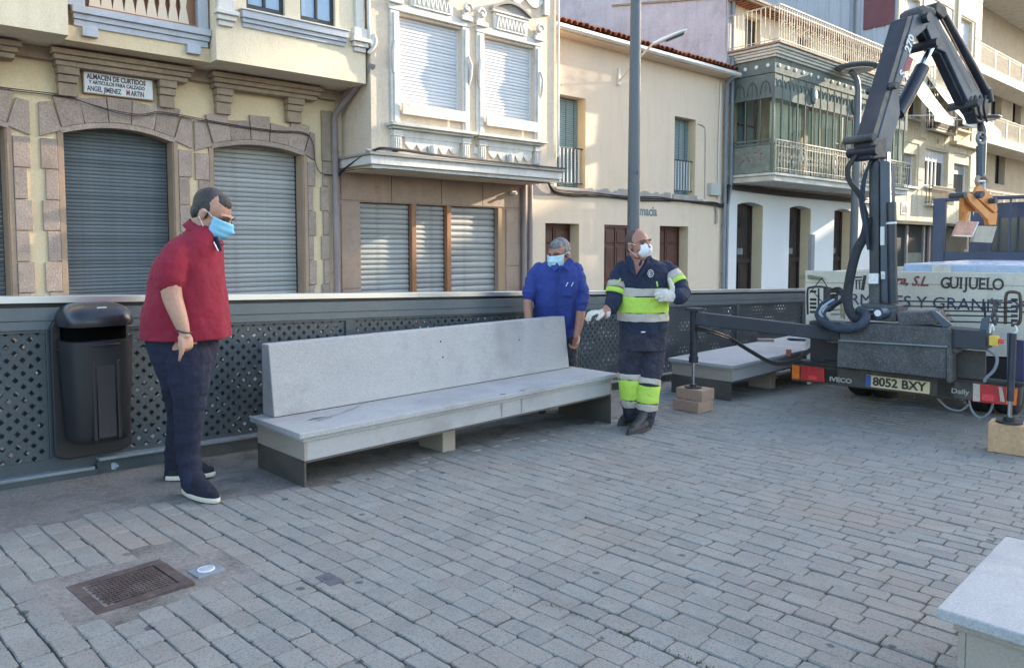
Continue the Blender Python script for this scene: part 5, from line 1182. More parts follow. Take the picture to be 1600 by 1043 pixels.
# outrigger beam (left), its jack leg, foot and blocks
tb0 = tp(1264,515,-.12); fL = ground(1083,606, .21); legx, legy = fL.x, fL.y
def toL(p): q = Vector(p)-PL0; return Vector((q.dot(VT), q.dot(UT), p[2]))
Lg = toL((legx, legy, fL.z))
top_z = plane(1085,484,(legx,legy,0),UT).z; bt = plane(1093,497,(legx,legy,0),UT).z
mb = MB(); mb.bar(Vector((tb0.x+.3,tb0.y+.02,tb0.z-.03)), Vector((Lg.x,Lg.y,bt)), .10, .125); obj('outrigger_beam', mb, MT['crane_dark'], truck, bev=.008)
mb = MB(); mb.tube([Vector((Lg.x,Lg.y,Lg.z+.26)), Vector((Lg.x,Lg.y,top_z))], .038, 14); mb.tube([Vector((Lg.x,Lg.y,Lg.z+.25)), Vector((Lg.x,Lg.y,Lg.z+.31))], .046, 14); mb.box(Lg.x-.06,Lg.y-.06,top_z-.01,Lg.x+.06,Lg.y+.06,top_z+.02); lg = obj('outrigger_leg', mb, MT['crane_dark'], truck, bev=.003)
mb = MB(); mb.tube([Vector((Lg.x,Lg.y,Lg.z+.01)), Vector((Lg.x,Lg.y,Lg.z+.26))], .015, 12); obj('piston_rod', mb, MT['chrome'], lg)
mb = MB(); mb.cyl(Vector((Lg.x,Lg.y,Lg.z)), Vector((Lg.x,Lg.y,Lg.z+.018)), .08, 20); mb.cyl(Vector((Lg.x,Lg.y,Lg.z+.018)), Vector((Lg.x,Lg.y,Lg.z+.04)), .03, 14); obj('foot_plate', mb, MT['truck_black'], lg)
# hydraulic hose to the leg
hp = [Vector((Lg.x+.03,Lg.y-.02,top_z-.16)), Vector((Lg.x+.22,Lg.y-.1,top_z-.17))]
for px,py in ((1140,527),(1170,545),(1200,562),(1222,566),(1245,560),(1268,543)): hp.append(tp(px,py,-.25))
for dz in (0,.022): mb = MB(); mb.tube(spline([p+Vector((0,0,-dz)) for p in hp],5), .011, 8); obj('hydraulic_hose', mb, MT['black_cable'], truck)
mb = MB(); c = tp(1233,551,-.25); mb.box(c.x-.02,c.y-.03,c.z-.03,c.x+.025,c.y+.0,c.z+.035); obj('hose_clip', mb, mat('clip_red', (.25,.06,.04), .6), truck, bev=.004)
# right leg
fR = ground(1577,660,.235); Rg = toL((fR.x,fR.y,fR.z)); topR = plane(1577,520,(fR.x,fR.y,0),UT).z
mb = MB(); mb.tube([Vector((Rg.x,Rg.y,Rg.z+.17)), Vector((Rg.x,Rg.y,topR))], .025, 14); lr = obj('outrigger_leg', mb, MT['crane_dark'], truck)
mb = MB(); mb.tube([Vector((Rg.x,Rg.y,Rg.z+.01)), Vector((Rg.x,Rg.y,Rg.z+.17))], .016, 12); obj('piston_rod', mb, MT['chrome'], lr)
mb = MB(); mb.cyl(Vector((Rg.x,Rg.y,Rg.z)), Vector((Rg.x,Rg.y,Rg.z+.016)), .09, 20); mb.cyl(Vector((Rg.x,Rg.y,Rg.z+.016)), Vector((Rg.x,Rg.y,Rg.z+.05)), .04, 14); obj('foot_plate', mb, MT['truck_black'], lr)
# the blocks under the feet
defm('block_stone', (.33,.215,.155), .85, .12, 6, .08, 60, .3, 60, dirt=(.2,.14,.10), dsc=5, damt=.5, streak=(.45,.33,.25), samt=.2)
defm('block_wood', (.48,.30,.16), .8, .12, 4, .08, 40, .3, 60, dirt=(.28,.17,.1), dsc=4, damt=.5, streak=(.3,.19,.11), samt=.4)
def loose(name, label, mb, m, p, rot, bev=.006, group=None): o = obj(name, mb, m, bev=bev); o.location = p; o.rotation_euler = (0,0,rot); tag(o, label, 'block', group); return o
g0 = gz(legx,legy)+.004
loose('stone_block', 'lower reddish block under the left outrigger foot', MB().box(-.155,-.12,0,.145,.11,.105), MT['block_stone'], (legx+.0,legy-.02,g0), TROT-.12)
loose('stone_block', 'upper reddish block directly under the left outrigger foot', MB().box(-.14,-.10,0,.15,.12,.105), MT['block_stone'], (legx+.01,legy,g0+.1055), TROT-.05)
g1 = gz(fR.x,fR.y)+.004
loose('wooden_block', 'pale wooden block stood under the right outrigger foot', MB().box(-.15,-.09,0,.15,.09,.231), MT['block_wood'], (fR.x+.03,fR.y,g1), TROT+.03)
# crane base
mb = MB(); c0 = tp(1375,500,.12); mb.box(.45,-.20,.44,1.55,.36,.60); obj('crane_base', mb, MT['truck_dusty'], truck, bev=.01)
tpoly('base_housing', [(1400,488),(1466,486),(1478,507),(1404,509)], -.15, .30, MT['truck_dusty'], bev=.01)
tpoly('base_gusset', [(1451,484),(1462,486),(1488,508),(1474,512)], -.19, .04, MT['crane_blue'], bev=.004)
mb = MB(); a_ = tp(1372,489,-.14); b_ = tp(1395,487,.05); mb.tube([a_, b_], .055, 16); kb = obj('rotary_motor', mb, MT['crane_blue'], truck)
mb = MB(); mb.tube([a_+Vector((0,-.012,0)), a_], .03, 16); obj('motor_cap', mb, MT['label_white'], kb)
mb = MB(); a_ = tp(1356,486,0.0); b_ = tp(1400,475,.1); mb.box(a_.x-.05,-.05,a_.z-.08,b_.x+.05,.3,b_.z); obj('slew_housing', mb, MT['truck_dusty'], truck, bev=.012)
# pipes beside the column
for k,(pp) in enumerate(([(1300,484),(1325,483),(1345,482)],[(1298,491),(1320,490),(1352,489)],[(1313,458),(1314,475),(1315,497)],[(1317,456),(1318,475),(1319,498)],[(1298,459),(1308,458),(1316,459),(1318,466)],[(1350,484),(1365,484),(1374,485)],[(1350,491),(1362,491),(1374,491)])):
    ttube('hydraulic_pipe', [(a,b,-.06) for a,b in pp], .0085, MT['brass'] if k < 5 else MT['pipe_grey'], n=6)
# column
col = tpoly('column', [(1357,246),(1374,247),(1374,474),(1358,474)], .12, .20, MT['crane_dark'], bev=.012)
tpoly('column_face', [(1374.3,250),(1390,252),(1392,472),(1376,472)], .08, .16, MT['crane_blue'], bev=.008)
tpoly('column_tank', [(1356,430),(1374,430),(1374,478),(1358,478)], .04, .07, MT['truck_dusty'], bev=.01)
tpoly('notice_plate', [(1357,427),(1372,427),(1372,443),(1357,443)], .02, .018, MT['label_white'], bev=0)
lb_ = tpoly('label', [(1375.5,354),(1382,354),(1382,383),(1375.5,383)], .074, .005, MT['label_white'], bev=0)
tpoly('label', [(1376.5,424),(1383,424),(1383,436),(1376.5,436)], .074, .005, MT['label_white'], bev=0)
ttube('piston_rod', [(1388,238,.1),(1390,330,.1)], .016, MT['chrome'], smooth=False, n=10)
ttube('lift_cylinder', [(1392.5,316,.05),(1395,474,.05)], .042, MT['crane_dark'], smooth=False, n=14)
ttube('cylinder_band', [(1392.8,347,.05),(1392.9,350,.05)], .045, MT['label_white'], smooth=False, n=14)
# lever banks
lv = ttube('lever_guard', [(1262,490),(1262,455),(1266,448),(1290,448),(1311,455)], .011, MT['black_cable']) if False else None
def tl(pts, y=.02): return [(a,b,y) for a,b in pts]
ttube('lever_guard', tl([(1262,491),(1261.5,470),(1262,453),(1266,449),(1285,448),(1311,454)]), .011, MT['black_cable'], seg=4)
ttube('lever_guard', tl([(1571,506),(1571,480),(1572,462),(1577,456),(1590,457),(1594,463),(1595,490),(1592,505),(1580,508)]), .013, mat('guard_brown', (.06,.035,.03), .5), seg=4)
ttube('lever_post', tl([(1279,450),(1279,486)]), .009, MT['black_cable'])
ttube('lever_post', tl([(1538,472),(1540,505)]), .009, MT['black_cable'])
for yq in (455,467.5,474,480,487): ttube('control_lever', tl([(1266,yq),(1275,yq+.3)],-.01), .014, MT['black_cable'], n=6)
for yq in (468,478.5,486,493,500.5): ttube('control_lever', tl([(1580,yq),(1590,yq+.3)],-.01), .014, MT['black_cable'], n=6)
for (xa,ya,yb_) in ((1405,470,473),(1412,478,480.5),(1455,485,487),(1462,492,494.5),(1478,502,504)): ttube('control_rod', [(xa,ya,.03),(1582,yb_,.0)], .0075, MT['black_cable'], smooth=False, n=6)
for pp in ([(1549,466),(1556,480),(1550,494),(1556,508)],[(1560,468),(1552,482),(1558,498),(1550,512)],[(1545,470),(1552,474),(1560,470),(1562,478)]): ttube('linkage', tl(pp,-.04), .012, MT['truck_dusty'], n=6)
tpoly('linkage_bracket', [(1534,497),(1546,493),(1543,517),(1530,517)], -.10, .03, MT['crane_blue'], bev=.003)
tpoly('valve_block', [(1286,450),(1300,451),(1300,478),(1286,477)], .0, .12, MT['truck_black'], bev=.006)
for k in range(4): ttube('valve_hose', [(1300,452+k*4,-.02),(1312,450+k*3,-.08),(1318,462+k*2,-.08),(1302+k,478,-.08),(1290+k*2,486,-.08)], .012, MT['hose_blue'] if k%2 else MT['black_cable'])
tpoly('control_box', [(1545,524),(1559,525.5),(1559,541),(1545,539.5)], -.22, .08, MT['yellow_box'], bev=.006); tpoly('stop_button', [(1560,529),(1567,530),(1567,537),(1560,536)], -.20, .04, MT['red_lamp_bright'], bev=.004)
ttube('control_cable', [(1541,545,-.15),(1553,552,-.15),(1558,562,-.15),(1553,578,-.15),(1541,590,-.15),(1538,596,-.15)], .013, MT['pipe_grey'])
ttube('control_cable', [(1547,520,-.2),(1548,512,-.2),(1551,507,-.2),(1553,516,-.2)], .007, MT['label_white'])
ttube('control_cable', [(1586,508,-.1),(1589,516,-.1),(1584,522,-.1)], .007, MT['label_white'])
for pp in ([(1465,622),(1480,636),(1500,641),(1515,630)],[(1513,622),(1518,640),(1530,652),(1545,645),(1552,628)]): ttube('hanging_cable', [(a,b,.15) for a,b in pp], .010, MT['pipe_grey'])
# wrapped rope and thin wires at the left
for k in range(4): ttube('tie_rope', [(1250,431+k,.9),(1262,430+k*1.4,.86),(1275,432+k,.8),(1285,434+k*.5,.78)], .010, mat('rope', (.20,.22,.12), .9) if k == 0 else bpy.data.materials['rope'], n=6)
for pp in ([(1284,434),(1265,458)],[(1284,434),(1297,455)],[(1268,452),(1290,478)]): ttube('tie_wire', [(a,b,.1) for a,b in pp], .005, MT['black_cable'], smooth=False, n=5)
# hose sleeves of the crane
ttube('hose_sleeve', [(1352,498,-.12),(1335,496,-.14),(1326,480,-.12),(1325,455,-.05),(1331,420,0),(1339,391,.05),(1352,366,.1),(1356,340,.12)], [.05,.055,.06,.06,.055,.052,.045,.035]+[.035]*28 if False else .043, MT['hose_sleeve'], n=12)
cs = ttube('coiled_sleeve', [(1279,491,-.12),(1286,502,-.26),(1302,511,-.32),(1322,514,-.34),(1341,510,-.32),(1352,500,-.26),(1352,490,-.16),(1342,484,-.1)], .040, MT['hose_blue'], n=12)
for k in range(3): ttube('hydraulic_hose', [(1356,338+k*4,.1),(1349,318+k,.08),(1337+k*3,300,.06),(1326+k*2,284,.05),(1322+k*2,266,.05),(1330+k*2,250,.06),(1345,236,.08),(1357,221,.1)], .013, MT['black_cable'], n=8)
for k in range(2): ttube('hydraulic_hose', [(1357,390,.08),(1352+k*3,360,.05),(1345+k*4,320,.05),(1348+k*3,285,.05),(1356,262,.08),(1362,250,.1)], .013, MT['hose_blue'], n=8)
ttube('hydraulic_hose', [(1296,466,-.1),(1284,474,-.16),(1277,486,-.2),(1282,494,-.22)], .014, MT['hose_blue']); ttube('hydraulic_hose', [(1303,468,-.1),(1290,476,-.17),(1281,488,-.22),(1288,497,-.25)], .014, mat('hose_pale', (.25,.30,.36), .6)); ttube('hydraulic_hose', [(1310,470,-.1),(1296,479,-.18),(1288,490,-.24),(1294,500,-.27)], .014, MT['hose_blue'])
# ---- folding boom, in its own vertical plane
C0 = Vector((3.58,7.33,0)); bd_ = R(27); BDIR = Vector((math.cos(bd_), math.sin(bd_), 0)); BN = Vector((math.sin(bd_), -math.cos(bd_), 0))
def bp(px, py, o_=0):
    P = plane(px, py, C0+BN*o_, BN)-PL0; return Vector((P.dot(VT), P.dot(UT), P.z))
BNl = Vector((BN.dot(VT), BN.dot(UT), 0))
def bpoly(name, pts, o_, dep, m, parent=None, bev=.008, label=None):
    mb = MB(); mb.prism([bp(px,py,o_) for px,py in pts], BNl*-dep); return obj(name, mb, m, parent or truck, bev=bev, fix=True, label=label)
def btube(name, pts, r, m, parent=None, n=12, smooth=False):
    P_ = [bp(*p) for p in pts]; mb = MB(); mb.tube(spline(P_,5) if smooth else P_, r, n); return obj(name, mb, m, parent or truck)
boom = bpoly('main_boom', [(1428,24),(1449,17),(1455,30),(1446,46),(1430,60),(1409,130),(1405,150),(1407,178),(1396,215),(1391,248),(1372,248),(1373,212)], .10, .20, MT['crane_blue'])
bpoly('boom_back', [(1418,26),(1427.6,24),(1372.6,212),(1372,246),(1360,246),(1360,222),(1366,200)], .09, .18, MT['crane_dark'], boom)
bpoly('pivot_cheek', [(1363,216),(1386,212),(1386,248),(1363,250)], .11, .21, MT['crane_dark'], boom, bev=.02)
for (x_,y_,r_) in ((1373,234,.05),(1402,133,.035),(1366,214,.035),(1453,27,.045),(1467,66,.045),(1531,160,.04)):
    a_ = bp(x_,y_,.16); mb = MB(); mb.tube([a_, a_-BNl*.32], r_, 14); obj('pivot_pin', mb, MT['crane_dark'] if r_ > .04 else MT['truck_dusty'], boom)
bpoly('elbow_head', [(1438,13),(1446,7),(1460,10),(1466,20),(1454,34),(1440,26)], .12, .24, MT['truck_dusty'], boom, bev=.03)
btube('boom_cylinder', [(1402,178,.02),(1413,160,.02),(1441,106,.02)], .066, MT['crane_dark'], boom, n=16)
btube('cylinder_rod', [(1438,108,.02),(1458,70,.02)], .034, MT['chrome'], boom, n=14)
ob = bpoly('outer_boom', [(1452,22),(1462,20),(1474,44),(1536,150),(1541,170),(1530,178),(1517,168),(1477,82),(1460,74),(1448,44)], .06, .13, MT['crane_blue'])
bpoly('boom_underside', [(1438,46),(1448,36),(1476,84),(1516,168),(1524,166),(1517,178),(1504,160),(1468,84),(1458,80)], .03, .09, MT['crane_dark'], ob)
btube('extension_cylinder', [(1467,12,.02),(1510,88,.02),(1544,150,.02)], .045, MT['crane_dark'], ob, n=14)
bpoly('cylinder_head', [(1462,6),(1468,2),(1479,10),(1483,24),(1474,30),(1462,18)], .09, .14, MT['truck_black'], ob, bev=.015)
btube('boom_pipe', [(1472,30,.10),(1500,84,.10),(1530,142,.10)], .007, MT['pad_pink'], ob, n=6)
btube('boom_end', [(1541,140,.02),(1545,160,.02)], .055, MT['crane_dark'], ob, n=14)
bpoly('boom_tip', [(1523,158),(1545,154),(1546,178),(1538,192),(1528,192),(1521,176)], .07, .12, MT['crane_dark'], ob, bev=.012)
for x_ in (1524,1532,1540): btube('tip_hose', [(x_,150,.08),(x_-3,165,.1),(x_-1,180,.09),(x_+2,190,.05)], .012, MT['black_cable'], ob, smooth=True)
# decals on the boom
bpoly('red_decal', [(1414,103),(1420,88),(1427,92),(1421,110),(1412,113)], .1022, .0015, mat('decal_red', (.30,.04,.06), .5), boom, bev=0)
def btext(s, px, py, size, ang_, o_=.1035):
    p = bp(px,py,o_); sh = truck['_sh']; t_ = text(s, size, MT['label_white'], boom, p-Vector(sh), (0,0,0), bold=.004, name='boom_number')
    X_ = Vector((BDIR.dot(VT), BDIR.dot(UT), 0)); Z_ = Vector((0,0,1)); N__ = BNl
    c, s_ = math.cos(ang_), math.sin(ang_); ex = X_*c+Z_*s_; ey = -X_*s_+Z_*c; t_.matrix_local = Matrix((( ex.x,ey.x,N__.x,p.x-sh[0]),(ex.y,ey.y,N__.y,p.y-sh[1]),(ex.z,ey.z,N__.z,p.z-sh[2]),(0,0,0,1)))
btext('270', 1421, 84, .115, R(68)); btext('S', 1413, 122, .115, R(68))
# ---- load bed: tailgate, lettering, headboard, cab, wheels
YT = .85
tg = tpoly('tailgate', [(1258,422.5),(1640,427),(1640,560),(1259,545)], YT, .04, MT['tailgate_cream'], bev=.004)
tpoly('tailgate_post', [(1260,545),(1266,546),(1267,600),(1261,600)], YT-.03, .06, MT['tailgate_cream'], bev=.004)
tpoly('hinge_line', [(1259,440.5),(1640,446.5),(1640,447.6),(1259,441.6)], YT-.002, .004, MT['granite_jamb'], tg, bev=0)
ttext('ra,', 1398, 443.5, YT-.003, 14, MT['ink_maroon'], tg, sx=.95, shear=.35, bold=.003, name='tailgate_lettering')
ttext('S.L.', 1424, 445.5, YT-.003, 15, MT['ink_maroon'], tg, sx=.85, shear=.35, bold=.003, name='tailgate_lettering')
ttext('MARMOLES Y GRANITOS', 1292, 473, YT-.003, 17, MT['ink_navy'], tg, sx=1.0, bold=.000, name='tailgate_lettering')
# slab-serif town name, letter by letter
def serif_word(word, px, py, hpx, wpx, y, m, parent):
    p0 = tp(px,py,y); p1 = tp(px,py-hpx,y); hh = p1.z-p0.z; u_ = hh; RW = dict(G=1.15,U=1.1,I=.62,J=.68,E=.95,L=.9,O=1.15); nrm_ = len(word)/sum(RW[c] for c in word)
    q = tp(px+wpx,py,y); adv = (q.x-p0.x)/len(word); x = p0.x; zb_ = p0.z; t = .0; W_ = adv*.80; st = adv*.27; th = hh*.09
    sh = truck['_sh']
    for ch in word:
        full = adv*RW[ch]*nrm_; w_ = full*{'I':.60,'J':.7,'E':.72,'L':.72}.get(ch, .84); x0_ = x+(full-w_)/2
        t_ = text(ch, hh/.72, m, parent, (x0_+w_/2-sh[0], y-.002, zb_-sh[2]), (math.pi/2,0,0), sx=.80, bold=.0028, name='letter', align='CENTER')
        mb = MB(); f = hh*.075
        def bar(a_, c_, top): mb.box(x0_+a_*w_, y-.0035, zb_+(hh-f if top else 0), x0_+c_*w_, y-.001, zb_+(hh if top else f))
        if ch == 'I': bar(-.25,1.05,1); bar(-.25,1.05,0)
        if ch == 'J': bar(.05,1.05,1)
        if ch == 'U': bar(-.12,.30,1); bar(.58,1.0,1)
        if ch in 'EL': bar(-.22,.55,1); bar(-.22,.45,0)
        if mb.v: obj('serif', mb, m, parent)
        x += full
serif_word('GUIJUELO', 1470, 449.5, 17.5, 97, YT-.003, MT['ink_black'], tg)
# small emblem left of the column
for pts in ([(1333,432),(1347,431.5),(1347,434),(1333,434.5)],[(1336,437),(1347,436.5),(1347,438.5),(1336,439)],[(1337,439),(1339,439),(1339,452),(1337,452)],[(1342,439),(1344,439),(1344,452),(1342,452)],[(1349,430),(1354,430),(1350,453),(1345,453)]): tpoly('emblem_stroke', pts, YT-.004, .003, MT['ink_black'], tg, bev=0)
zt_ = tp(1258,422.5,YT).z; xL = tp(1258,500,YT).x; xR = xL+2.15
mb = MB(); mb.box(xL,YT+.04,.34,xR,5.3,.42); obj('load_bed', mb, MT['truck_black'], truck, bev=.01)
for x_ in (xL, xR-.03): mb = MB(); mb.box(x_,YT+.045,.42,x_+.03,5.25,zt_-.02); obj('side_board', mb, MT['tailgate_cream'], truck, bev=.004)
# headboard rack
YH = 5.3; hz1 = tp(1460,310,YH).z; xh0 = tp(1455,400,YH).x
mb = MB(); mb.box(xh0,YH,.40,xh0+.17,YH+.10,hz1); mb.box(xh0+.171,YH,hz1-.05,xh0+2.3,YH+.06,hz1); hb = obj('headboard', mb, MT['rack_paint'], truck, bev=.01)
mb = MB(); mb.box(xh0+.172,YH+.01,.9,xh0+2.3,YH+.05,tp(1500,393,YH).z); obj('headboard_panel', mb, MT['rack_paint'], hb, bev=.006)
for k in range(9): mb = MB(); mb.box(xh0+.50+k*.24,YH+.015,tp(1500,393,YH).z,xh0+.525+k*.24,YH+.04,hz1-.051); obj('headboard_bar', mb, MT['rack_paint'], hb)
# cab beyond the headboard
yc0, yc1 = YH+.35, YH+2.1; cabx0, cabx1 = xh0+.42, xh0+2.2
zc1 = tp(1520,318,yc0).z
rg = []
for y_ in (yc0, yc1-.5, yc1):
    zt__ = zc1 if y_ < yc1 else .95
    rg.append([Vector((cabx0+dx, y_, z_)) for dx,z_ in ((0,-.0),(0,zt__-.35),(.06,zt__-.12),(.2,zt__-.02),(.4,zt__))]+[Vector((cabx1-dx, y_, z_)) for dx,z_ in ((.4,zt__),(.2,zt__-.02),(.06,zt__-.12),(0,zt__-.35),(0,-.0))])
mb = MB(); mb.loft(rg); cb = obj('cab', mb, MT['truck_navy'], truck, fix=True)
mb = MB(); mb.box(cabx0+.30,yc0-.012,zc1-.72,cabx1-.35,yc0-.002,zc1-.22); obj('rear_window', mb, MT['window_dark'], cb, bev=.004)
mb = MB(); mb.box(cabx0-.01,yc0+.5,zc1-.75,cabx0-.001,yc1-.6,zc1-.25); obj('side_window', mb, MT['window_dark'], cb)
# wheels
def wheel(x, y, r_=.36, w_=.21):
    z0_ = gz(*(PL0+VT*x+UT*y).xy)+r_; mb = MB(); prf = [(.55,-.5),(.8,-.5),(.95,-.42),(1,-.25),(1,.25),(.95,.42),(.8,.5),(.55,.5)]; rg = [[Vector((x+b*w_, y+a*r_*math.cos(t), z0_+a*r_*math.sin(t))) for t in [2*math.pi*k/28 for k in range(28)]] for a,b in prf]
    mb.loft(rg); w_o = obj('wheel', mb, MT['rubber'], truck, fix=True); mb = MB(); mb.tube([Vector((x-w_*.3,y,z0_)), Vector((x+w_*.3,y,z0_))], r_*.56, 20); obj('rim', mb, MT['pipe_grey'], w_o)
for x_ in (.30,.53,1.45,1.68): wheel(x_, 1.35)
for x_ in (.35,1.7): wheel(x_, 5.9)
mb = MB(); mb.tube([Vector((.3,1.35,.06)),Vector((1.7,1.35,.06))], .06, 10); mb.ball(Vector((1.0,1.35,.06)), .16,.16,.16); obj('rear_axle', mb, MT['truck_black'], truck)
for x_ in (.20,1.35): mb = MB(); mb.box(x_,.85,-.10,x_+.50,.87,.30); obj('mud_flap', mb, MT['rubber'], truck)
# wrapped slabs on the bed
slp = tp(1400,410,1.3); sp0 = thing('wrapped_slab_stack', 'stack of stone slabs wrapped in pale blue plastic on the truck bed', 'slab stack', PL0+VT*1.25+UT*1.35+Vector((0,0,.421)), TROT)
zt2 = tp(1420,410,1.35).z-.421
for k in range(3):
    mb = MB(); h_ = zt2/3; mb.box(-.62+.02*k,.0,k*h_+.002,1.2,3.0,(k+1)*h_-.01); obj('slab', mb, MT['plastic_wrap'], sp0, bev=.02)
mb = MB(); mb.box(-.30,-.012,.0,-.12,-.001,zt2-.02); obj('torn_wrap', mb, MT['slab_white'], sp0)
# ---- grab hanging from the boom
GP = .0
def gp(px, py, o_=0): P = plane(px, py, Vector((4.95,8.03,0))+BN*o_, BN); return P
gtop = gp(1534,195)
grab = thing('block_grab', 'orange scissor grab with square clamping pads hanging from the crane', 'grab', (gtop.x,gtop.y,gp(1530,385).z), 0); grab['_sh'] = [gtop.x,gtop.y,gp(1530,385).z]
def zq(x, y): return (1340+x/6.135, 280+y/6.135)
def gpoly(name, pts, o_, dep, m, bev=.006, parent=None):
    mb = MB(); mb.prism([gp(*zq(x,y), o_) for x,y in pts], BN*-dep); return obj(name, mb, m, parent or grab, bev=bev, fix=True)
def gtube(name, pts, r, m, n=12, smooth=False, parent=None):
    P_ = [gp(*p) for p in pts]; mb = MB(); mb.tube(spline(P_,5) if smooth else P_, r, n); return obj(name, mb, m, parent or grab)
gtube('hanger_rod', [(1531,228,0),(1531,276,0)], .035, MT['crane_blue']); gtube('hanger_swivel', [(1532,190,0),(1532,205,0)], .03, MT['truck_black'])
ring_ = [gp(1533+6*math.cos(t), 216+9*math.sin(t)) for t in [2*math.pi*k/16 for k in range(17)]]; mb = MB(); mb.tube(ring_, .018, 8); obj('hook_ring', mb, MT['pipe_grey'], grab)
gtube('hook', [(1532,200,0),(1536,208,0),(1534,216,0),(1529,212,0)], .018, MT['truck_black'], smooth=True)
ring_ = [gp(1534+8*math.cos(t), 283+9*math.sin(t)) for t in [2*math.pi*k/16 for k in range(17)]]; mb = MB(); mb.tube(ring_, .022, 8); obj('top_ring', mb, MT['stone_brown'], grab)
gtube('top_link', [(1529,283,.05),(1538,283,.05),(1538,296,.05)], .012, MT['label_white'], smooth=False)
gpoly('rear_arm', [(1020,140),(1035,122),(1060,135),(1090,215),(1345,320),(1330,438),(1258,438),(1250,385),(1200,325),(1130,305),(1085,312),(1060,385),(1035,530),(1008,520),(1012,300)], .0, .05, MT['orange_grab'])
gpoly('diagonal_arm', [(1045,150),(1075,128),(1100,140),(1285,330),(1250,388),(1075,215)], .07, .035, MT['orange_grab'])
gpoly('upper_arm', [(1118,150),(1150,68),(1185,62),(1245,112),(1335,215),(1345,300),(1325,325),(1150,180)], .05, .035, MT['orange_grab'])
gpoly('left_leg', [(1045,400),(1085,312),(1060,305),(1030,400),(1012,532),(1024,532)], .05, .04, MT['orange_grab'])
for (x,y) in ((1035,150),(1205,140),(1330,205),(1190,155)):
    c = gp(*zq(x,y), .12); mb = MB(); mb.tube([c, c-BN*.16], .03, 12); obj('pivot_bolt', mb, MT['truck_dusty'], grab)
lp_ = gpoly('clamp_pad', [(980,400),(1165,406),(1102,552),(918,545)], .10, .03, MT['pad_pink']); gpoly('clamp_pad', [(1150,446),(1338,450),(1290,610),(1105,600)], .02, .04, MT['pad_grey'])
gpoly('pad_edge', [(918,545),(1102,552),(1106,541),(924,534)], .104, .003, MT['label_white'], bev=0, parent=lp_); gpoly('pad_edge', [(1155,406),(1166,407),(1103,552),(1094,548)], .104, .003, MT['label_white'], bev=0, parent=lp_)
mb = MB(); c1, c2 = gp(*zq(1180,235), .106), gp(*zq(1240,300), .106)
# ============================================================ people
defm('skin_tan', (.40,.215,.145), .55, .06, 9, .04, 60, .1, 120, dirt=(.36,.15,.10), dsc=9, damt=.3); defm('skin_red', (.34,.155,.10), .5, .08, 9, .05, 60, .12, 120, dirt=(.28,.10,.07), dsc=9, damt=.35)
defm('hair_dark', (.022,.017,.015), .45, .3, 30, .3, 120, .6, 160); defm('hair_grey', (.10,.10,.10), .6, .3, 30, .3, 120, .6, 160, dirt=(.28,.28,.28), dsc=14, damt=.6)
defm('hair_stubble', (.075,.055,.045), .7, .2, 30, .3, 150, .4, 200)
defm('shirt_red', (.215,.009,.027), .92, .12, 6, .06, 220, .35, 9, bdist=.03, dirt=(.12,.006,.016), dsc=3, damt=.3); defm('denim', (.008,.011,.030), .9, .2, 5, .12, 200, .5, 16, bdist=.02, dirt=(.018,.023,.05), dsc=4, damt=.35)
defm('shirt_blue', (.020,.038,.19), .85, .12, 6, .05, 160, .45, 11, bdist=.03); defm('trouser_navy', (.020,.022,.036), .9, .2, 5, .1, 120, .9, 14, bdist=.03, dirt=(.07,.068,.07), dsc=5, damt=.55)
defm('work_navy', (.012,.018,.042), .88, .15, 5, .08, 120, .8, 14, bdist=.03); defm('hi_vis', (.42,.60,.08), .8, .06, 6, .04, 100, .6, 16, bdist=.02, dirt=(.28,.52,.05), dsc=5, damt=.3); defm('reflective', (.42,.37,.31), .5, .08, 6, .05, 100, .6, 16, bdist=.02, dirt=(.30,.25,.2), dsc=5, damt=.3)
defm('glove_white', (.58,.53,.46), .9, .08, 9, .06, 80, .2, 120, dirt=(.32,.23,.16), dsc=8, damt=.5); defm('mask_blue', (.22,.52,.70), .8, .04, 6, .02, 60, .05, 90); defm('mask_pale', (.40,.58,.62), .8, .04, 6, .02, 60, .05, 90); defm('mask_white', (.70,.71,.72), .8, .03, 6, .02, 60, .05, 90)
defm('shoe_navy', (.007,.008,.018), .85, .15, 8, .1, 90, .15, 150); defm('sole_white', (.55,.50,.40), .7, .1, 8, .05, 60, .1, 90); defm('boot_black', (.025,.024,.024), .6, .2, 8, .1, 80, .2, 120, dirt=(.09,.08,.07), dsc=6, damt=.5); defm('strap_white', (.7,.7,.7), .6)
defm('eye_dark', (.03,.018,.014), .3); defm('lip', (.3,.1,.08), .5)
tex = bpy.data.textures.new('cloth_folds', 'CLOUDS'); tex.noise_scale = .14; tex.noise_depth = 2
tex2 = bpy.data.textures.new('cloth_creases', 'CLOUDS'); tex2.noise_scale = .055; tex2.noise_depth = 2
def flesh(name, mb, m, parent, vox=.006, smooth=6, fold=0, crease=0):
    o = obj(name, mb, m, parent)
    r = o.modifiers.new('join', 'REMESH'); r.mode = 'VOXEL'; r.voxel_size = vox; r.use_smooth_shade = True
    s = o.modifiers.new('soften', 'SMOOTH'); s.factor = .5; s.iterations = smooth
    if fold: d = o.modifiers.new('folds', 'DISPLACE'); d.texture = tex; d.strength = fold; d.mid_level = .5; d.texture_coords = 'LOCAL'
    if crease: d = o.modifiers.new('creases', 'DISPLACE'); d.texture = tex2; d.strength = crease; d.mid_level = .35; d.texture_coords = 'LOCAL'
    return o
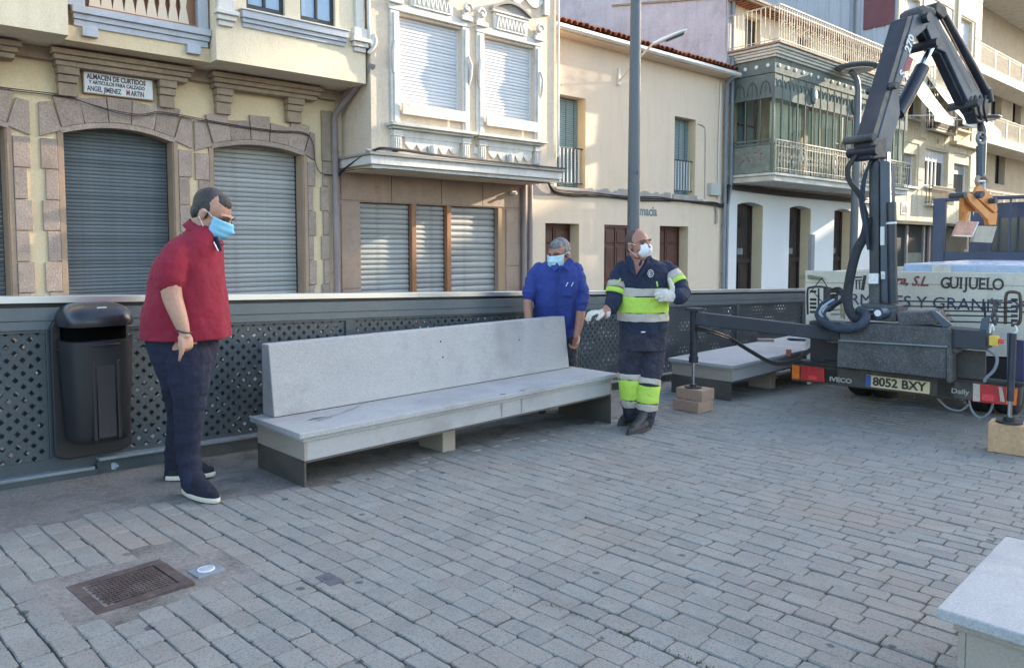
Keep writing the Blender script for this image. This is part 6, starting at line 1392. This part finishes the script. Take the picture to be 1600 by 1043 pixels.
def sring(c, a, b, n=24, e=1.0, rot=0, wv=0, ph=0):
    out = []
    for k in range(n):
        t = 2*math.pi*k/n; x = a*math.copysign(abs(math.cos(t))**e, math.cos(t)); y = b*math.copysign(abs(math.sin(t))**e, math.sin(t))
        if wv: g_w = 1+wv*(.6*math.sin(7*t+ph)+.4*math.sin(11*t-ph*1.7)+.5*math.sin(3*t+ph*2.1)); x *= g_w; y *= g_w
        out.append(Vector((c.x+x*math.cos(rot)-y*math.sin(rot), c.y+x*math.sin(rot)+y*math.cos(rot), c.z)))
    return out
def rows(mb, D, rs, grow=0, rot=0, e=.9, caps=True, zs=0, wv=0, py0=0):
    if wv:
        rs2 = []
        for i in range(len(rs)-1):
            for k in range(3): rs2.append(tuple(rs[i][j]+(rs[i+1][j]-rs[i][j])*k/3 for j in range(5)))
        rs = rs2+[rs[-1]]
    ytop = rs[0][2]; ybot = rs[-1][2]
    # rs: (left px, right px, py, depth offset, half depth)
    rg = []
    for (l, r, py, dd, hd) in rs:
        c = pj((l+r)/2, py, D+dd); a = (r-l)/2/FPX*(D+dd); rg.append(sring(c+Vector((0,0,zs)), a+grow, hd+grow, 48 if wv else 28, e, rot, wv*(.35+.65*(py-ytop)/max(1,ybot-ytop)), py*.045))
    mb.loft(rg, caps); return mb
def interp_rows(rs, y0, y1, n=5):
    out = []
    for k in range(n+1):
        y = y0+(y1-y0)*k/n
        for i in range(len(rs)-1):
            if rs[i][2] <= y <= rs[i+1][2]: t = (y-rs[i][2])/(rs[i+1][2]-rs[i][2]); out.append(tuple(rs[i][j]+(rs[i+1][j]-rs[i][j])*t for j in range(5))); break
    return out
def limb(mb, pts, n=14, D=None, wr=0, wf=1.0, seed=1):
    P_ = [pj(p[0], p[1], p[2]) if D is None else pj(p[0], p[1], D+p[2]) for p in pts]; r_ = [p[3] for p in pts]
    q_ = 12 if wr else 4; S_ = spline(P_, q_); R_ = []
    for i in range(len(r_)-1):
        for k in range(q_): R_.append(r_[i]+(r_[i+1]-r_[i])*k/q_)
    R_.append(r_[-1])
    if wr:
        acc = 0; rr_ = random.Random(seed)
        for i in range(1, len(S_)): acc += (S_[i]-S_[i-1]).length; R_[i] += wr*(math.sin(acc*95*wf+seed)*.6+math.sin(acc*57*wf+2*seed)*.6)*(.4+.6*i/len(S_)); S_[i] = S_[i]+Vector((math.sin(acc*70*wf+seed)*wr*.7, math.cos(acc*50*wf)*wr*.6, 0))
    mb.tube(S_, R_, n); mb.ball(P_[0], r_[0]*.98); mb.ball(P_[-1], r_[-1]*.98); return P_
class Fr:
    def __init__(s, c, yaw, pitch=0, roll=0, k=1):
        s.c = Vector(c); s.k = k; s.M = Matrix.Rotation(yaw,3,'Z') @ Matrix.Rotation(pitch,3,'X') @ Matrix.Rotation(roll,3,'Y')
    def __call__(s, x, y, z): return s.c + s.M @ (Vector((x,y,z))*s.k)
    def ball(s, mb, c, r, n=16, m=12): mb.ball(s(*c), r[0]*s.k, r[1]*s.k, r[2]*s.k, n, m, rot=s.M)
def head_flesh(mb, F, neck):
    F.ball(mb, (0,-.012,.030), (.076,.097,.092)); F.ball(mb, (0,.025,-.030), (.064,.070,.088)); F.ball(mb, (0,.045,-.092), (.040,.040,.030))
    for s in (-1,1):
        F.ball(mb, (s*.040,.062,-.028), (.026,.024,.028)); F.ball(mb, (s*.050,.01,-.072), (.022,.040,.028)); mb.tube([F(s*.008,.094,.028), F(s*.030,.092,.032), F(s*.052,.070,.026)], [.010*F.k,.011*F.k,.009*F.k], 8)
        F.ball(mb, (s*.078,-.010,-.008), (.010,.020,.031)); F.ball(mb, (s*.082,-.004,.010), (.008,.014,.012)); F.ball(mb, (s*.079,-.006,-.032), (.007,.010,.010))
    mb.tube([F(0,.090,.028), F(0,.106,.0), F(0,.118,-.026)], [.008*F.k,.010*F.k,.014*F.k], 10); F.ball(mb, (0,.108,-.030), (.018,.013,.010))
    F.ball(mb, (0,.085,-.062), (.026,.012,.008)); F.ball(mb, (0,.083,-.072), (.024,.012,.007))
    mb.tube([F(0,-.025,-.03), F(0,-.02,-.09), *neck], [.058*F.k,.060*F.k]+[.066]*len(neck), 16)
def head_extras(F, person, mask_m, hair_m, hair='full', mask='pleated', brow=True):
    e = MB(); 
    for s in (-1,1): F.ball(e, (s*.031,.083,.008), (.013,.008,.006), 10, 8)
    obj('eyes', e, MT['eye_dark'], person)
    if brow:
        b = MB()
        for s in (-1,1): b.tube([F(s*.012,.104,.030), F(s*.032,.101,.036), F(s*.054,.080,.030)], [.004*F.k,.005*F.k,.003*F.k], 6)
        obj('eyebrows', b, hair_m, person)
    h = MB()
    if hair == 'full':
        F.ball(h, (0,-.026,.042), (.078,.090,.088), 20, 16); F.ball(h, (0,-.050,.0), (.070,.056,.070), 20, 16); F.ball(h, (0,.020,.070), (.055,.060,.050), 20, 16)
        for s in (-1,1): F.ball(h, (s*.062,-.004,.030), (.016,.036,.040)); F.ball(h, (s*.069,.014,.002), (.007,.010,.020))
    elif hair == 'receding':
        F.ball(h, (0,-.036,.042), (.078,.083,.086), 20, 16); F.ball(h, (0,-.054,-.002), (.070,.052,.070), 20, 16); F.ball(h, (0,.010,.074), (.054,.062,.047), 20, 16)
        for s in (-1,1): F.ball(h, (s*.062,-.014,.028), (.016,.034,.038)); F.ball(h, (s*.070,.010,-.002), (.006,.009,.020))
    else:
        F.ball(h, (0,-.020,.036), (.0775,.092,.0885), 20, 16); F.ball(h, (0,-.056,-.006), (.066,.046,.062), 20, 16)
        for s in (-1,1): F.ball(h, (s*.066,-.008,.022), (.0115,.034,.030))
    flesh('hair', h, hair_m, person, .004, 3, 0, .005 if hair != 'cropped' else .001)
    m = MB()
    if mask == 'pleated':
        nu, nv = 18, 14; G = []
        for j in range(nv+1):
            v = j/nv; rowp = []
            for i in range(nu+1):
                a = (-1+2*i/nu)*R(78); zz = .012-.115*v; cc = math.cos(a)
                bul = .018*math.sin(math.pi*min(1, v*1.05))*cc + .030*max(0,1-abs(a)/.45)*max(0,1-abs(v-.28)*1.9) - .020*max(0, v-.75)*2*cc
                pl = .0036*math.sin(v*math.pi*7)*max(0, cc)**.5
                rowp.append(F(.075*math.sin(a)*(1-.18*v), .030+.078*cc+bul+pl, zz))
            G.append(rowp)
        m.loft(G, caps=False, closed=False)
    else:
        prof = [(.0,.052),(.25,.050),(.5,.044),(.75,.032),(.92,.016),(1,.004)]
        rg = [[F(r_*1.12*math.cos(t), .058+.062*q, -.042+r_*1.10*math.sin(t)+(.012*q)) for t in [2*math.pi*k/24 for k in range(24)]] for q,r_ in prof]; m.loft(rg, caps=True)
        m.tube([F(0,.113+.004,-.002),F(0,.124,-.03),F(0,.118,-.06)], .0025*F.k, 6)
    mo = obj('face_mask', m, mask_m, person); so_ = mo.modifiers.new('thick','SOLIDIFY'); so_.thickness = .0025
    st = MB()
    for s in (-1,1):
        st.tube([F(s*.066,.045,.004), F(s*.078,.015,.018), F(s*.088,-.012,.020)], .0018*F.k, 5); st.tube([F(s*.058,.045,-.085), F(s*.076,.015,-.05), F(s*.088,-.014,-.022)], .0018*F.k, 5)
    obj('mask_strap', st, MT['strap_white'], person)
def hand_flesh(mb, W, d, n, t, curl=(.5,.6,.7,.8), k=1.0, thumb=.4, spread=.0, thumb_dir=None, rf=1.0):
    d = Vector(d).normalized(); n = (Vector(n)-d*Vector(n).dot(d)).normalized(); t = (Vector(t)-d*Vector(t).dot(d)-n*Vector(t).dot(n)).normalized(); W = Vector(W)
    rot = Matrix((d, t, n)).transposed()
    mb.ball(W+d*.045*k, .052*k, .043*k, .017*k, 14, 10, rot=rot); mb.ball(W+d*.07*k+t*.006*k, .025*k, .042*k, .0145*k, 14, 10, rot=rot)
    mb.tube([W-d*.03*k, W+d*.03*k], [.027*k,.026*k], 12)
    for i in range(4):
        b = W+d*(.082-.003*abs(i-1.2))*k + t*(.031-.0205*i)*k; L_ = (.070,.078,.072,.057)[i]*k; c = curl[i]; dd = (d + t*spread*(1.3-i)).normalized(); P_ = [b-d*.015*k, b]; p = b; a = 0
        for q, seg in enumerate((.46,.30,.24)):
            a += c*(.85 if q == 0 else 1.05); dv = dd*math.cos(a)+n*math.sin(a); p = p+dv*L_*seg; P_.append(p)
        r0 = (.0090,.0092,.0088,.0080)[i]*k*rf; mb.tube(P_, [r0*1.05,r0*1.05,r0,r0*.92,r0*.8], 8); mb.ball(P_[-1], r0*.8, n=8, m=6)
    td = Vector(thumb_dir).normalized() if thumb_dir else (t*.75+d*.65+n*thumb).normalized()
    b = W+d*.022*k+t*.026*k; p1 = b+td*.036*k; p2 = p1+(td+d*.25+n*thumb*.5).normalized()*.030*k; p3 = p2+(td+d*.35+n*thumb).normalized()*.024*k
    mb.tube([b,p1,p2,p3], [.015*k,.0125*k*rf,.0105*k*rf,.0085*k*rf], 10); mb.ball(p3, .0088*k*rf, n=8, m=6)
def shoe(person, heel, toe, w, h, m, sole, name='shoe', z=None, hi=0):
    heel, toe = Vector(heel), Vector(toe); d = toe-heel; d.z = 0; L_ = d.length; d.normalize(); s = Vector((-d.y,d.x,0)); z0_ = (heel.z if z is None else z)
    def rg(sc, z_, n=22, nar=0):
        out = []
        for k in range(n):
            t = 2*math.pi*k/n; u = math.cos(t); v = math.sin(t); wid = w*(.80+.20*u-.10*u*u)*sc; out.append(Vector((heel.x,heel.y,0))+d*(L_/2+u*(L_/2)*sc)+s*v*wid+Vector((0,0,z_)))
        return out
    a = MB(); a.loft([rg(1.0,z0_), rg(1.04,z0_+.006), rg(1.03,z0_+.022), rg(1.0,z0_+.026)]); so_ = obj(name, a, sole, person)
    u_ = MB(); u_.loft([rg(.99,z0_+.02), rg(1.0,z0_+.035), rg(.93,z0_+.06)]); 
    u_.ball(Vector((heel.x,heel.y,z0_+.055))+d*L_*.35, w*.95, w*.95, h*.8, 14, 10)
    u_.tube([Vector((heel.x,heel.y,z0_+.05))+d*L_*.80, Vector((heel.x,heel.y,z0_+.085))+d*L_*.50, Vector((heel.x,heel.y,z0_+.11+hi))+d*L_*.30], [w*.62,w*.78,w*.80], 14)
    flesh('upper', u_, m, so_, .006, 5); return so_

# ------------------------------------------------ man in the red polo shirt
D = 4.30; base = ground(300,770); p1 = thing('person', 'heavy man in a dark red polo shirt and jeans looking down at the bench', 'person', (base.x, base.y, base.z))
p1['_sh'] = [base.x, base.y, base.z]
sh_rows = [(300,338,352,0,.075),(292,342,362,0,.115),(277,342,376,0,.155),(259,343,392,0,.19),(249,344,408,0,.205),(242,347,430,0,.21),(236,350,455,0,.215),(231,353,480,0,.22),(227,356,505,0,.225),(224,357,527,0,.22)]
s_ = MB(); rows(s_, D, sh_rows, e=.88, wv=.016)
limb(s_, [(284,390,D-.10,.080),(273,402,D-.17,.080),(268,418,D-.205,.082),(266.5,438,D-.22,.080)])
limb(s_, [(292,386,D+.13,.085),(302,400,D+.20,.092),(308,430,D+.22,.088)])
polo = flesh('polo_shirt', s_, MT['shirt_red'], p1, .006, 6, .016, .005)
c_ = MB(); cc_ = [pj(300,352,D+.0), pj(318,362,D-.02)]
nk = []
for k in range(25):
    t = 2*math.pi*k/24; c = pj(318,362,D); q = Vector((.083*math.cos(t), .088*math.sin(t), 0)); q.z = -.045*math.cos(t)+.012; nk.append(c+q)
c_.loft([[p+Vector((0,0,.022))+ (p-pj(318,362,D))*-.16 for p in nk], nk, [p+Vector((0,0,-.035))+(p-pj(318,362,D))*.28 for p in nk]], caps=False); co = obj('collar', c_, MT['shirt_red'], polo); sd_ = co.modifiers.new('t','SOLIDIFY'); sd_.thickness = .005
# placket
pk = MB(); pk.tube([pj(337,370,D-.055), pj(342,384,D-.06), pj(344.5,392,D-.06)], [.010,.012,.008], 8); obj('placket', pk, MT['denim'], polo); 
pk = MB(); pk.tube([pj(334,378,D-.10), pj(338,386,D-.10), pj(341,392,D-.10)], .0035, 6); obj('placket_edge', pk, MT['strap_white'], polo)
pk = MB()
for k in range(20):
    t0_, t1_ = 2*math.pi*k/20, 2*math.pi*(k+1)/20
cuffc = pj(266,437,D-.22); pk.tube([cuffc+Vector((0,0,.02)), cuffc-Vector((0,0,.012))], [.0795,.079], 20); obj('sleeve_cuff', pk, MT['shirt_red'], polo)
F1 = Fr(pj(331,335,D), -math.pi/2-R(6), -R(30), 0, 1.10)
b_ = MB(); head_flesh(b_, F1, [pj(318,362,D), pj(306,378,D)])
rows(b_, D, [(292,332,380,0,.10),(272,328,410,0,.13),(260,335,460,0,.15),(255,330,510,0,.14)])
limb(b_, [(276,398,D-.16,.055),(267,430,D-.225,.058),(269,462,D-.24,.053),(280,495,D-.26,.043),(288,518,D-.27,.030)])
W = pj(288.5,519,D-.27); hand_flesh(b_, W, pj(292,550,D-.29)-W, (-.75,.6,-.1), (.55,-.8,0), curl=(.25,1.25,1.35,1.4), k=1.02, thumb=.5, rf=1.12, thumb_dir=(.30,-.25,-1))
limb(b_, [(296,392,D+.18,.07),(308,430,D+.22,.06),(318,462,D+.20,.05),(330,492,D+.16,.036),(333,500,D+.15,.03)])
W2 = pj(333,500,D+.15); hand_flesh(b_, W2, (.2,-.1,-1), (-.5,-.7,0), (.7,-.5,0), k=1.0)
limb(b_, [(287,505,D-.09,.10),(292,560,D-.09,.10),(294,600,D-.10,.085),(294,650,D-.10,.06),(291,700,D-.09,.05),(297,740,D-.10,.042)]); limb(b_, [(282,505,D+.08,.09),(278,560,D+.08,.085),(279,600,D+.11,.07),(280,650,D+.15,.05),(276,700,D+.20,.04),(273,725,D+.24,.034)])
flesh('body', b_, MT['skin_tan'], p1, .0055, 4)
head_extras(F1, p1, MT['mask_blue'], MT['hair_dark'], 'receding')
j_ = MB(); rows(j_, D, [(232,340,512,0,.19),(233,338,532,0,.185),(240,335,556,0,.175),(249,330,580,0,.15),(257,325,605,0,.12)], e=.9)
limb(j_, [(295,560,D-.09,.126),(296,600,D-.10,.103),(296,650,D-.10,.078),(293,700,D-.09,.065),(298,738,D-.10,.060),(303,754,D-.11,.066)], wr=.003, seed=3)
limb(j_, [(277,560,D+.08,.115),(277,600,D+.11,.093),(280,650,D+.15,.067),(274,700,D+.20,.056),(272,733,D+.24,.054),(272,748,D+.26,.057)], wr=.0025, seed=5)
flesh('jeans', j_, MT['denim'], p1, .006, 4, .010, .010)
br = MB(); wr = pj(287,517,D-.265); br.tube([wr+Vector((.036*math.cos(t), .034*math.sin(t), -.010*math.cos(t))) for t in [2*math.pi*k/20 for k in range(21)]], .005, 8); obj('bracelet', br, MT['ink_black'], p1)
g1_, g2_ = ground(291,772), ground(338,785)
shoe(p1, (g1_.x-.03,g1_.y+.02,g1_.z+.004), (g2_.x+.02,g2_.y-.02,0), .054, .060, MT['shoe_navy'], MT['sole_white'], hi=.01)
g1_, g2_ = ground(262,751), ground(331,745)
shoe(p1, (g1_.x-.01,g1_.y,g1_.z+.004), (g2_.x+.02,g2_.y,0), .048, .045, MT['shoe_navy'], MT['sole_white'])

# ------------------------------------------------ man in the blue shirt behind the bench
D = 7.0; base = ground(868, 643); base = Vector((.41, 7.0, gz(.41,7.0))); p2 = thing('person', 'grey haired man in a royal blue shirt leaning behind the bench end', 'person', base); p2['_sh'] = list(base)
gzb = base.z
tr = [(858,890,404,0,.075),(848,898,410,-.02,.10),(836,906,418,-.03,.13),(833,908,430,-.05,.14),(833,908,450,-.07,.145),(834,905,475,-.06,.145),(836,904,500,-.02,.15),(838,902,525,.02,.15)]
s_ = MB(); rows(s_, D, tr, e=.9, wv=.030)
limb(s_, [(843,420,D-.05,.062),(834,435,D-.08,.068),(828,455,D-.12,.066),(826,463,D-.13,.060)], wr=.006, seed=6); limb(s_, [(899,420,D-.05,.062),(905,440,D-.08,.070),(908,462,D-.10,.070),(907,480,D-.12,.062)], wr=.007, seed=7)
bs = flesh('shirt', s_, MT['shirt_blue'], p2, .006, 4, .018, .007)
c_ = MB(); c_.tube([pj(876,414,D-.19), pj(870,440,D-.21), pj(868,470,D-.215), pj(867,495,D-.19)], .009, 6, flat=.5); obj('placket', c_, MT['shirt_blue'], bs)
c_ = MB(); c0 = pj(876,409,D-.06)
for s in (-1,1): c_.prism([c0+Vector((s*.010,-.115,-.045)), c0+Vector((s*.075,-.085,.045)), c0+Vector((s*.115,-.07,.01)), c0+Vector((s*.075,-.150,-.085))], (0,-.014,.0))
obj('collar', c_, MT['shirt_blue'], bs, bev=.004, fix=True)
c_ = MB(); c_.box(c0.x-.010,c0.y-.135,c0.z-.42,c0.x+.012,c0.y-.12,c0.z-.07); 
q = pj(888,447,D-.22); c_ = MB(); c_.box(q.x-.055,q.y-.004,q.z-.09,q.x+.045,q.y+.03,q.z+.03); obj('chest_pocket', c_, MT['shirt_blue'], bs, bev=.006)
c_ = MB(); 
for dx in (-.022,.026): c_.tube([q+Vector((dx,-.008,.0)), q+Vector((dx+.018,-.010,.035))], .0035, 6)
obj('pen', c_, MT['strap_white'], bs)
c_ = MB()
for k in range(4): c_.ball(pj(866,430+k*17,D-.205), .007, n=8, m=6)
obj('buttons', c_, MT['ink_navy'], bs)
F2 = Fr(pj(873.5,398,D-.05), math.pi-R(34), -R(10), 0, 1.20)
b_ = MB(); head_flesh(b_, F2, [pj(878,415,D-.02), pj(872,425,D)])
rows(b_, D, [(852,895,416,-.02,.10),(842,898,440,-.05,.11),(842,898,500,0,.11),(842,898,540,.02,.11)])
limb(b_, [(840,422,D-.05,.05),(828,455,D-.12,.048),(824,480,D-.16,.040),(826,505,D-.24,.030)]); W = pj(826,505,D-.24); hand_flesh(b_, W, (.2,-.4,-.8), (.3,-.8,.3), (.8,.3,0), k=1.05)
limb(b_, [(902,425,D-.05,.05),(907,465,D-.10,.052),(907,490,D-.13,.045),(903,515,D-.16,.033),(901,523,D-.17,.029)]); W = pj(901,523,D-.17)
hand_flesh(b_, W, (-.12,-.15,-1), (-.8,-.5,0), (.3,-.9,0), curl=(.7,.8,.85,.9), k=1.12, thumb=.5, rf=1.15)
hipz = gzb+.92
for s in (-1,1): b_.tube([Vector((base.x+s*.10,base.y+.02,hipz)), Vector((base.x+s*.11,base.y,gzb+.48)), Vector((base.x+s*.12,base.y+.02,gzb+.09))], [.09,.06,.04], 12)
flesh('body', b_, MT['skin_red'], p2, .006, 4)
head_extras(F2, p2, MT['mask_pale'], MT['hair_grey'], 'full')
t_ = MB()
for s in (-1,1): t_.tube([Vector((base.x+s*.09,base.y+.02,hipz+.04)), Vector((base.x+s*.11,base.y,gzb+.50)), Vector((base.x+s*.12,base.y+.02,gzb+.06))], [.13,.09,.075], 14)
t_.ball(Vector((base.x,base.y+.02,hipz+.03)), .19,.14,.14); flesh('trousers', t_, MT['trouser_navy'], p2, .009, 4, .012, .01)
for s in (-1,1): shoe(p2, (base.x+s*.12,base.y+.10,gzb+.004), (base.x+s*.14,base.y-.17,gzb), .048, .05, MT['boot_black'], MT['boot_black'])

# ------------------------------------------------ worker in hi-vis
D = 6.33; base = ground(995,668); p3 = thing('person', 'worker in navy and lime hi-vis workwear with white mask and gloves, arms held out', 'person', base); p3['_sh'] = list(base)
jr = [(986,1014,401,0,.065),(980,1024,406,0,.095),(968,1042,413,0,.125),(963,1049,424,0,.14),(963,1047,440,0,.145),(964,1045,460,0,.15),(967,1041,480,0,.15),(968,1041,500,0,.15),(969,1041,512,0,.15),(971,1039,523,0,.148)]
s_ = MB(); rows(s_, D, jr, e=.88, wv=.022)
limb(s_, [(973,420,D,.070),(966,436,D-.03,.075),(962,455,D-.06,.072),(958,470,D-.10,.066),(955,480,D-.12,.060)], wr=.002, seed=8)
limb(s_, [(1042,420,D,.070),(1054,434,D-.04,.076),(1062,447,D-.09,.074),(1065,460,D-.16,.068),(1059,463,D-.24,.062)], wr=.003, seed=9)
jk = flesh('work_jacket', s_, MT['work_navy'], p3, .006, 4, .016, .012)
def band(y0, y1, m, name):
    mb = MB(); rr = interp_rows(jr, y0, y1, 4); rows(mb, D, rr, grow=.012, e=.88, caps=False); o = obj(name, mb, m, jk); so_ = o.modifiers.new('t','SOLIDIFY'); so_.thickness = .006
    sb = o.modifiers.new('s','SUBSURF'); sb.levels = 1; sb.render_levels = 2
    d = o.modifiers.new('folds','DISPLACE'); d.texture = tex; d.strength = .018; d.mid_level = .5; d.texture_coords = 'LOCAL'; d = o.modifiers.new('creases','DISPLACE'); d.texture = tex2; d.strength = .010; d.mid_level = .5; return o
band(448.5,461.5,MT['reflective'],'reflective_band'); band(461.8,487,MT['hi_vis'],'lime_band'); band(487.3,500,MT['reflective'],'reflective_band')
def sleeve_band(a, b, r0, r1, m, name):
    mb = MB(); mb.tube([pj(*a), pj(*b)], [r0,r1], 20, caps=False); o = obj(name, mb, m, jk); so_ = o.modifiers.new('t','SOLIDIFY'); so_.thickness = .006; return o
sleeve_band((1048,428.5,D-.03),(1056,439,D-.06),.083,.083,MT['reflective'],'sleeve_band'); sleeve_band((1056.3,439.4,D-.061),(1061,446,D-.09),.084,.083,MT['hi_vis'],'sleeve_band')
sleeve_band((965,443,D-.035),(963,452,D-.055),.086,.086,MT['reflective'],'sleeve_band'); sleeve_band((962.9,452.5,D-.056),(961,460,D-.07),.086,.085,MT['hi_vis'],'sleeve_band')
# open collar with skin showing
v_ = MB(); yv = D-.150
pts = [(988,399,D-.07),(1008,399,D-.07),(1007,410,D-.128),(994,431,D-.166),(988,412,D-.135)]
v_.prism([pj(*p) for p in pts], (0,.03,0)); obj('chest', v_, MT['skin_red'], p3, bev=.008, fix=True)
for pts in ([(984,398,D-.09),(990,408,D-.15),(995,432,D-.178),(986,425,D-.168),(976,410,D-.13),(978,401,D-.08)],[(1012,397,D-.09),(1010,410,D-.15),(995,433,D-.178),(1004,428,D-.17),(1020,413,D-.13),(1018,400,D-.08)]):
    v_ = MB(); v_.prism([pj(*p) for p in pts], (0,-.010,.0)); obj('collar_flap', v_, MT['work_navy'], jk, bev=.005, fix=True)
# front fly, pocket slashes, chest emblem
for (a,b) in (((965,443),(969.5,435)),((1026,439.5),(1027.5,447.5))):
    v_ = MB(); v_.tube([pj(a[0],a[1],D-.17 if a[0] > 1000 else D-.15), pj(b[0],b[1],D-.17 if a[0] > 1000 else D-.15)], .0065, 8); obj('pocket_trim', v_, MT['hi_vis'], jk)
c = pj(1016.5,427,D-.176); v_ = MB(); v_.tube([c+Vector((.022*math.cos(t), .004*math.sin(t), .030*math.sin(t)-.0)) for t in [2*math.pi*k/20 for k in range(21)]], .0022, 6); em = obj('chest_emblem', v_, MT['label_white'], jk)
v_ = MB(); v_.tube([c+Vector((.012*math.cos(t), -.003, .016*math.sin(t))) for t in [math.pi*(.3+1.4*k/12) for k in range(13)]], .003, 6); v_.bar(c+Vector((-.010,-.004,0)), c+Vector((.012,-.004,0)), .005, .004); obj('emblem_letter', v_, MT['label_white'], em)
v_ = MB(); c = pj(1005,518.5,D-.168); v_.box(c.x-.018,c.y-.004,c.z-.004,c.x+.018,c.y,c.z+.005); obj('hem_label', v_, MT['label_white'], jk)
F3 = Fr(pj(997.5,383,D-.03), math.pi+R(38), R(2), R(4), 1.13); F3.M = Matrix.Rotation(math.pi+R(32),3,'Z') @ Matrix.Rotation(R(3),3,'X') @ Matrix.Rotation(R(5),3,'Y')
b_ = MB(); head_flesh(b_, F3, [pj(996,402,D), pj(997,412,D)])
rows(b_, D, [(982,1018,408,0,.09),(975,1035,430,0,.10),(975,1035,500,0,.11),(978,1032,530,0,.11)])
limb(b_, [(972,425,D,.05),(962,460,D-.06,.050),(955,477,D-.11,.047),(945,488,D-.16,.040),(940,490,D-.18,.036)])
limb(b_, [(1045,425,D,.05),(1062,447,D-.09,.05),(1063,460,D-.17,.045),(1055,462,D-.26,.036)])
limb(b_, [(990,530,D,.09),(987,590,D-.02,.065),(985,648,D+.05,.042)]); limb(b_, [(1018,530,D,.09),(1012,600,D-.06,.065),(1004,660,D-.05,.042)])
flesh('body', b_, MT['skin_red'], p3, .006, 4)
head_extras(F3, p3, MT['mask_white'], MT['hair_stubble'], 'cropped', 'cup')
# gloves
g_ = MB(); W = pj(944,489,D-.17); hand_flesh(g_, W, (-1,-.35,.12), (.1,.1,-1), (-.3,-1,0), curl=(.55,.6,.65,.7), k=1.22, thumb=.35, rf=1.35, spread=.10); g_.tube([W+Vector((.03,.02,-.006)), W], [.043,.036], 14); flesh('glove', g_, MT['glove_white'], p3, .005, 3, .004)
g_ = MB(); W = pj(1056,463,D-.26); hand_flesh(g_, W, (-1,-.25,.10), (.1,.95,-.25), (.25,0,1), curl=(.50,.55,.6,.7), k=1.22, thumb=.1, rf=1.35, spread=.06, thumb_dir=(-.12,-.1,1)); g_.tube([W+Vector((.03,.02,0)), W], [.044,.036], 14); flesh('glove', g_, MT['glove_white'], p3, .005, 3, .004)
# trousers with bands
t_ = MB(); rows(t_, D, [(970,1040,510,0,.145),(968,1042,525,0,.15),(969,1040,545,0,.15)], e=.9)
LL = [(987,540,D,.112),(986,570,D-.01,.104),(985,600,D-.02,.090),(986,625,D+.01,.082),(988,642,D+.04,.076),(989,648,D+.05,.074)]
RL = [(1020,540,D,.112),(1017,570,D-.03,.104),(1013,600,D-.06,.092),(1011,630,D-.06,.086),(1008,652,D-.05,.082),(1007,657,D-.05,.080)]
limb(t_, LL, wr=.0025, seed=2); limb(t_, RL, wr=.0025, seed=4); tr_ = flesh('work_trousers', t_, MT['trouser_navy'], p3, .006, 4, .014, .012)
def leg_band(L_, y0, y1, m, name):
    def at(y):
        for i in range(len(L_)-1):
            if L_[i][1] <= y <= L_[i+1][1]: t = (y-L_[i][1])/(L_[i+1][1]-L_[i][1]); return [L_[i][j]+(L_[i+1][j]-L_[i][j])*t for j in range(4)]
    ks = [at(y0+(y1-y0)*k/4) for k in range(5)]; mb = MB(); mb.tube([pj(*k[:3]) for k in ks], [k[3]+.011 for k in ks], 24, caps=False); o = obj(name, mb, m, tr_); so_ = o.modifiers.new('t','SOLIDIFY'); so_.thickness = .006
    sb = o.modifiers.new('s','SUBSURF'); sb.levels = 1; sb.render_levels = 1
    d = o.modifiers.new('folds','DISPLACE'); d.texture = tex; d.strength = .014; d.mid_level = .5; d = o.modifiers.new('creases','DISPLACE'); d.texture = tex2; d.strength = .014; d.mid_level = .5
for L_, y0 in ((LL, 583),(RL, 591)):
    leg_band(L_, y0, y0+9, MT['reflective'], 'knee_band'); leg_band(L_, y0+9.3, y0+37, MT['hi_vis'], 'lime_knee_panel'); leg_band(L_, y0+37.3, y0+47, MT['reflective'], 'knee_band')
g1_, g2_ = ground(1014,670), ground(982,679); shoe(p3, (g1_.x+.02,g1_.y+.02,g1_.z+.004), (g2_.x-.01,g2_.y-.01,0), .052, .055, MT['boot_black'], MT['boot_black'], 'boot', hi=.04)
g1_, g2_ = ground(993,661), ground(966,665); shoe(p3, (g1_.x+.02,g1_.y+.02,g1_.z+.004), (g2_.x-.0,g2_.y-.01,0), .050, .055, MT['boot_black'], MT['boot_black'], 'boot', hi=.04)
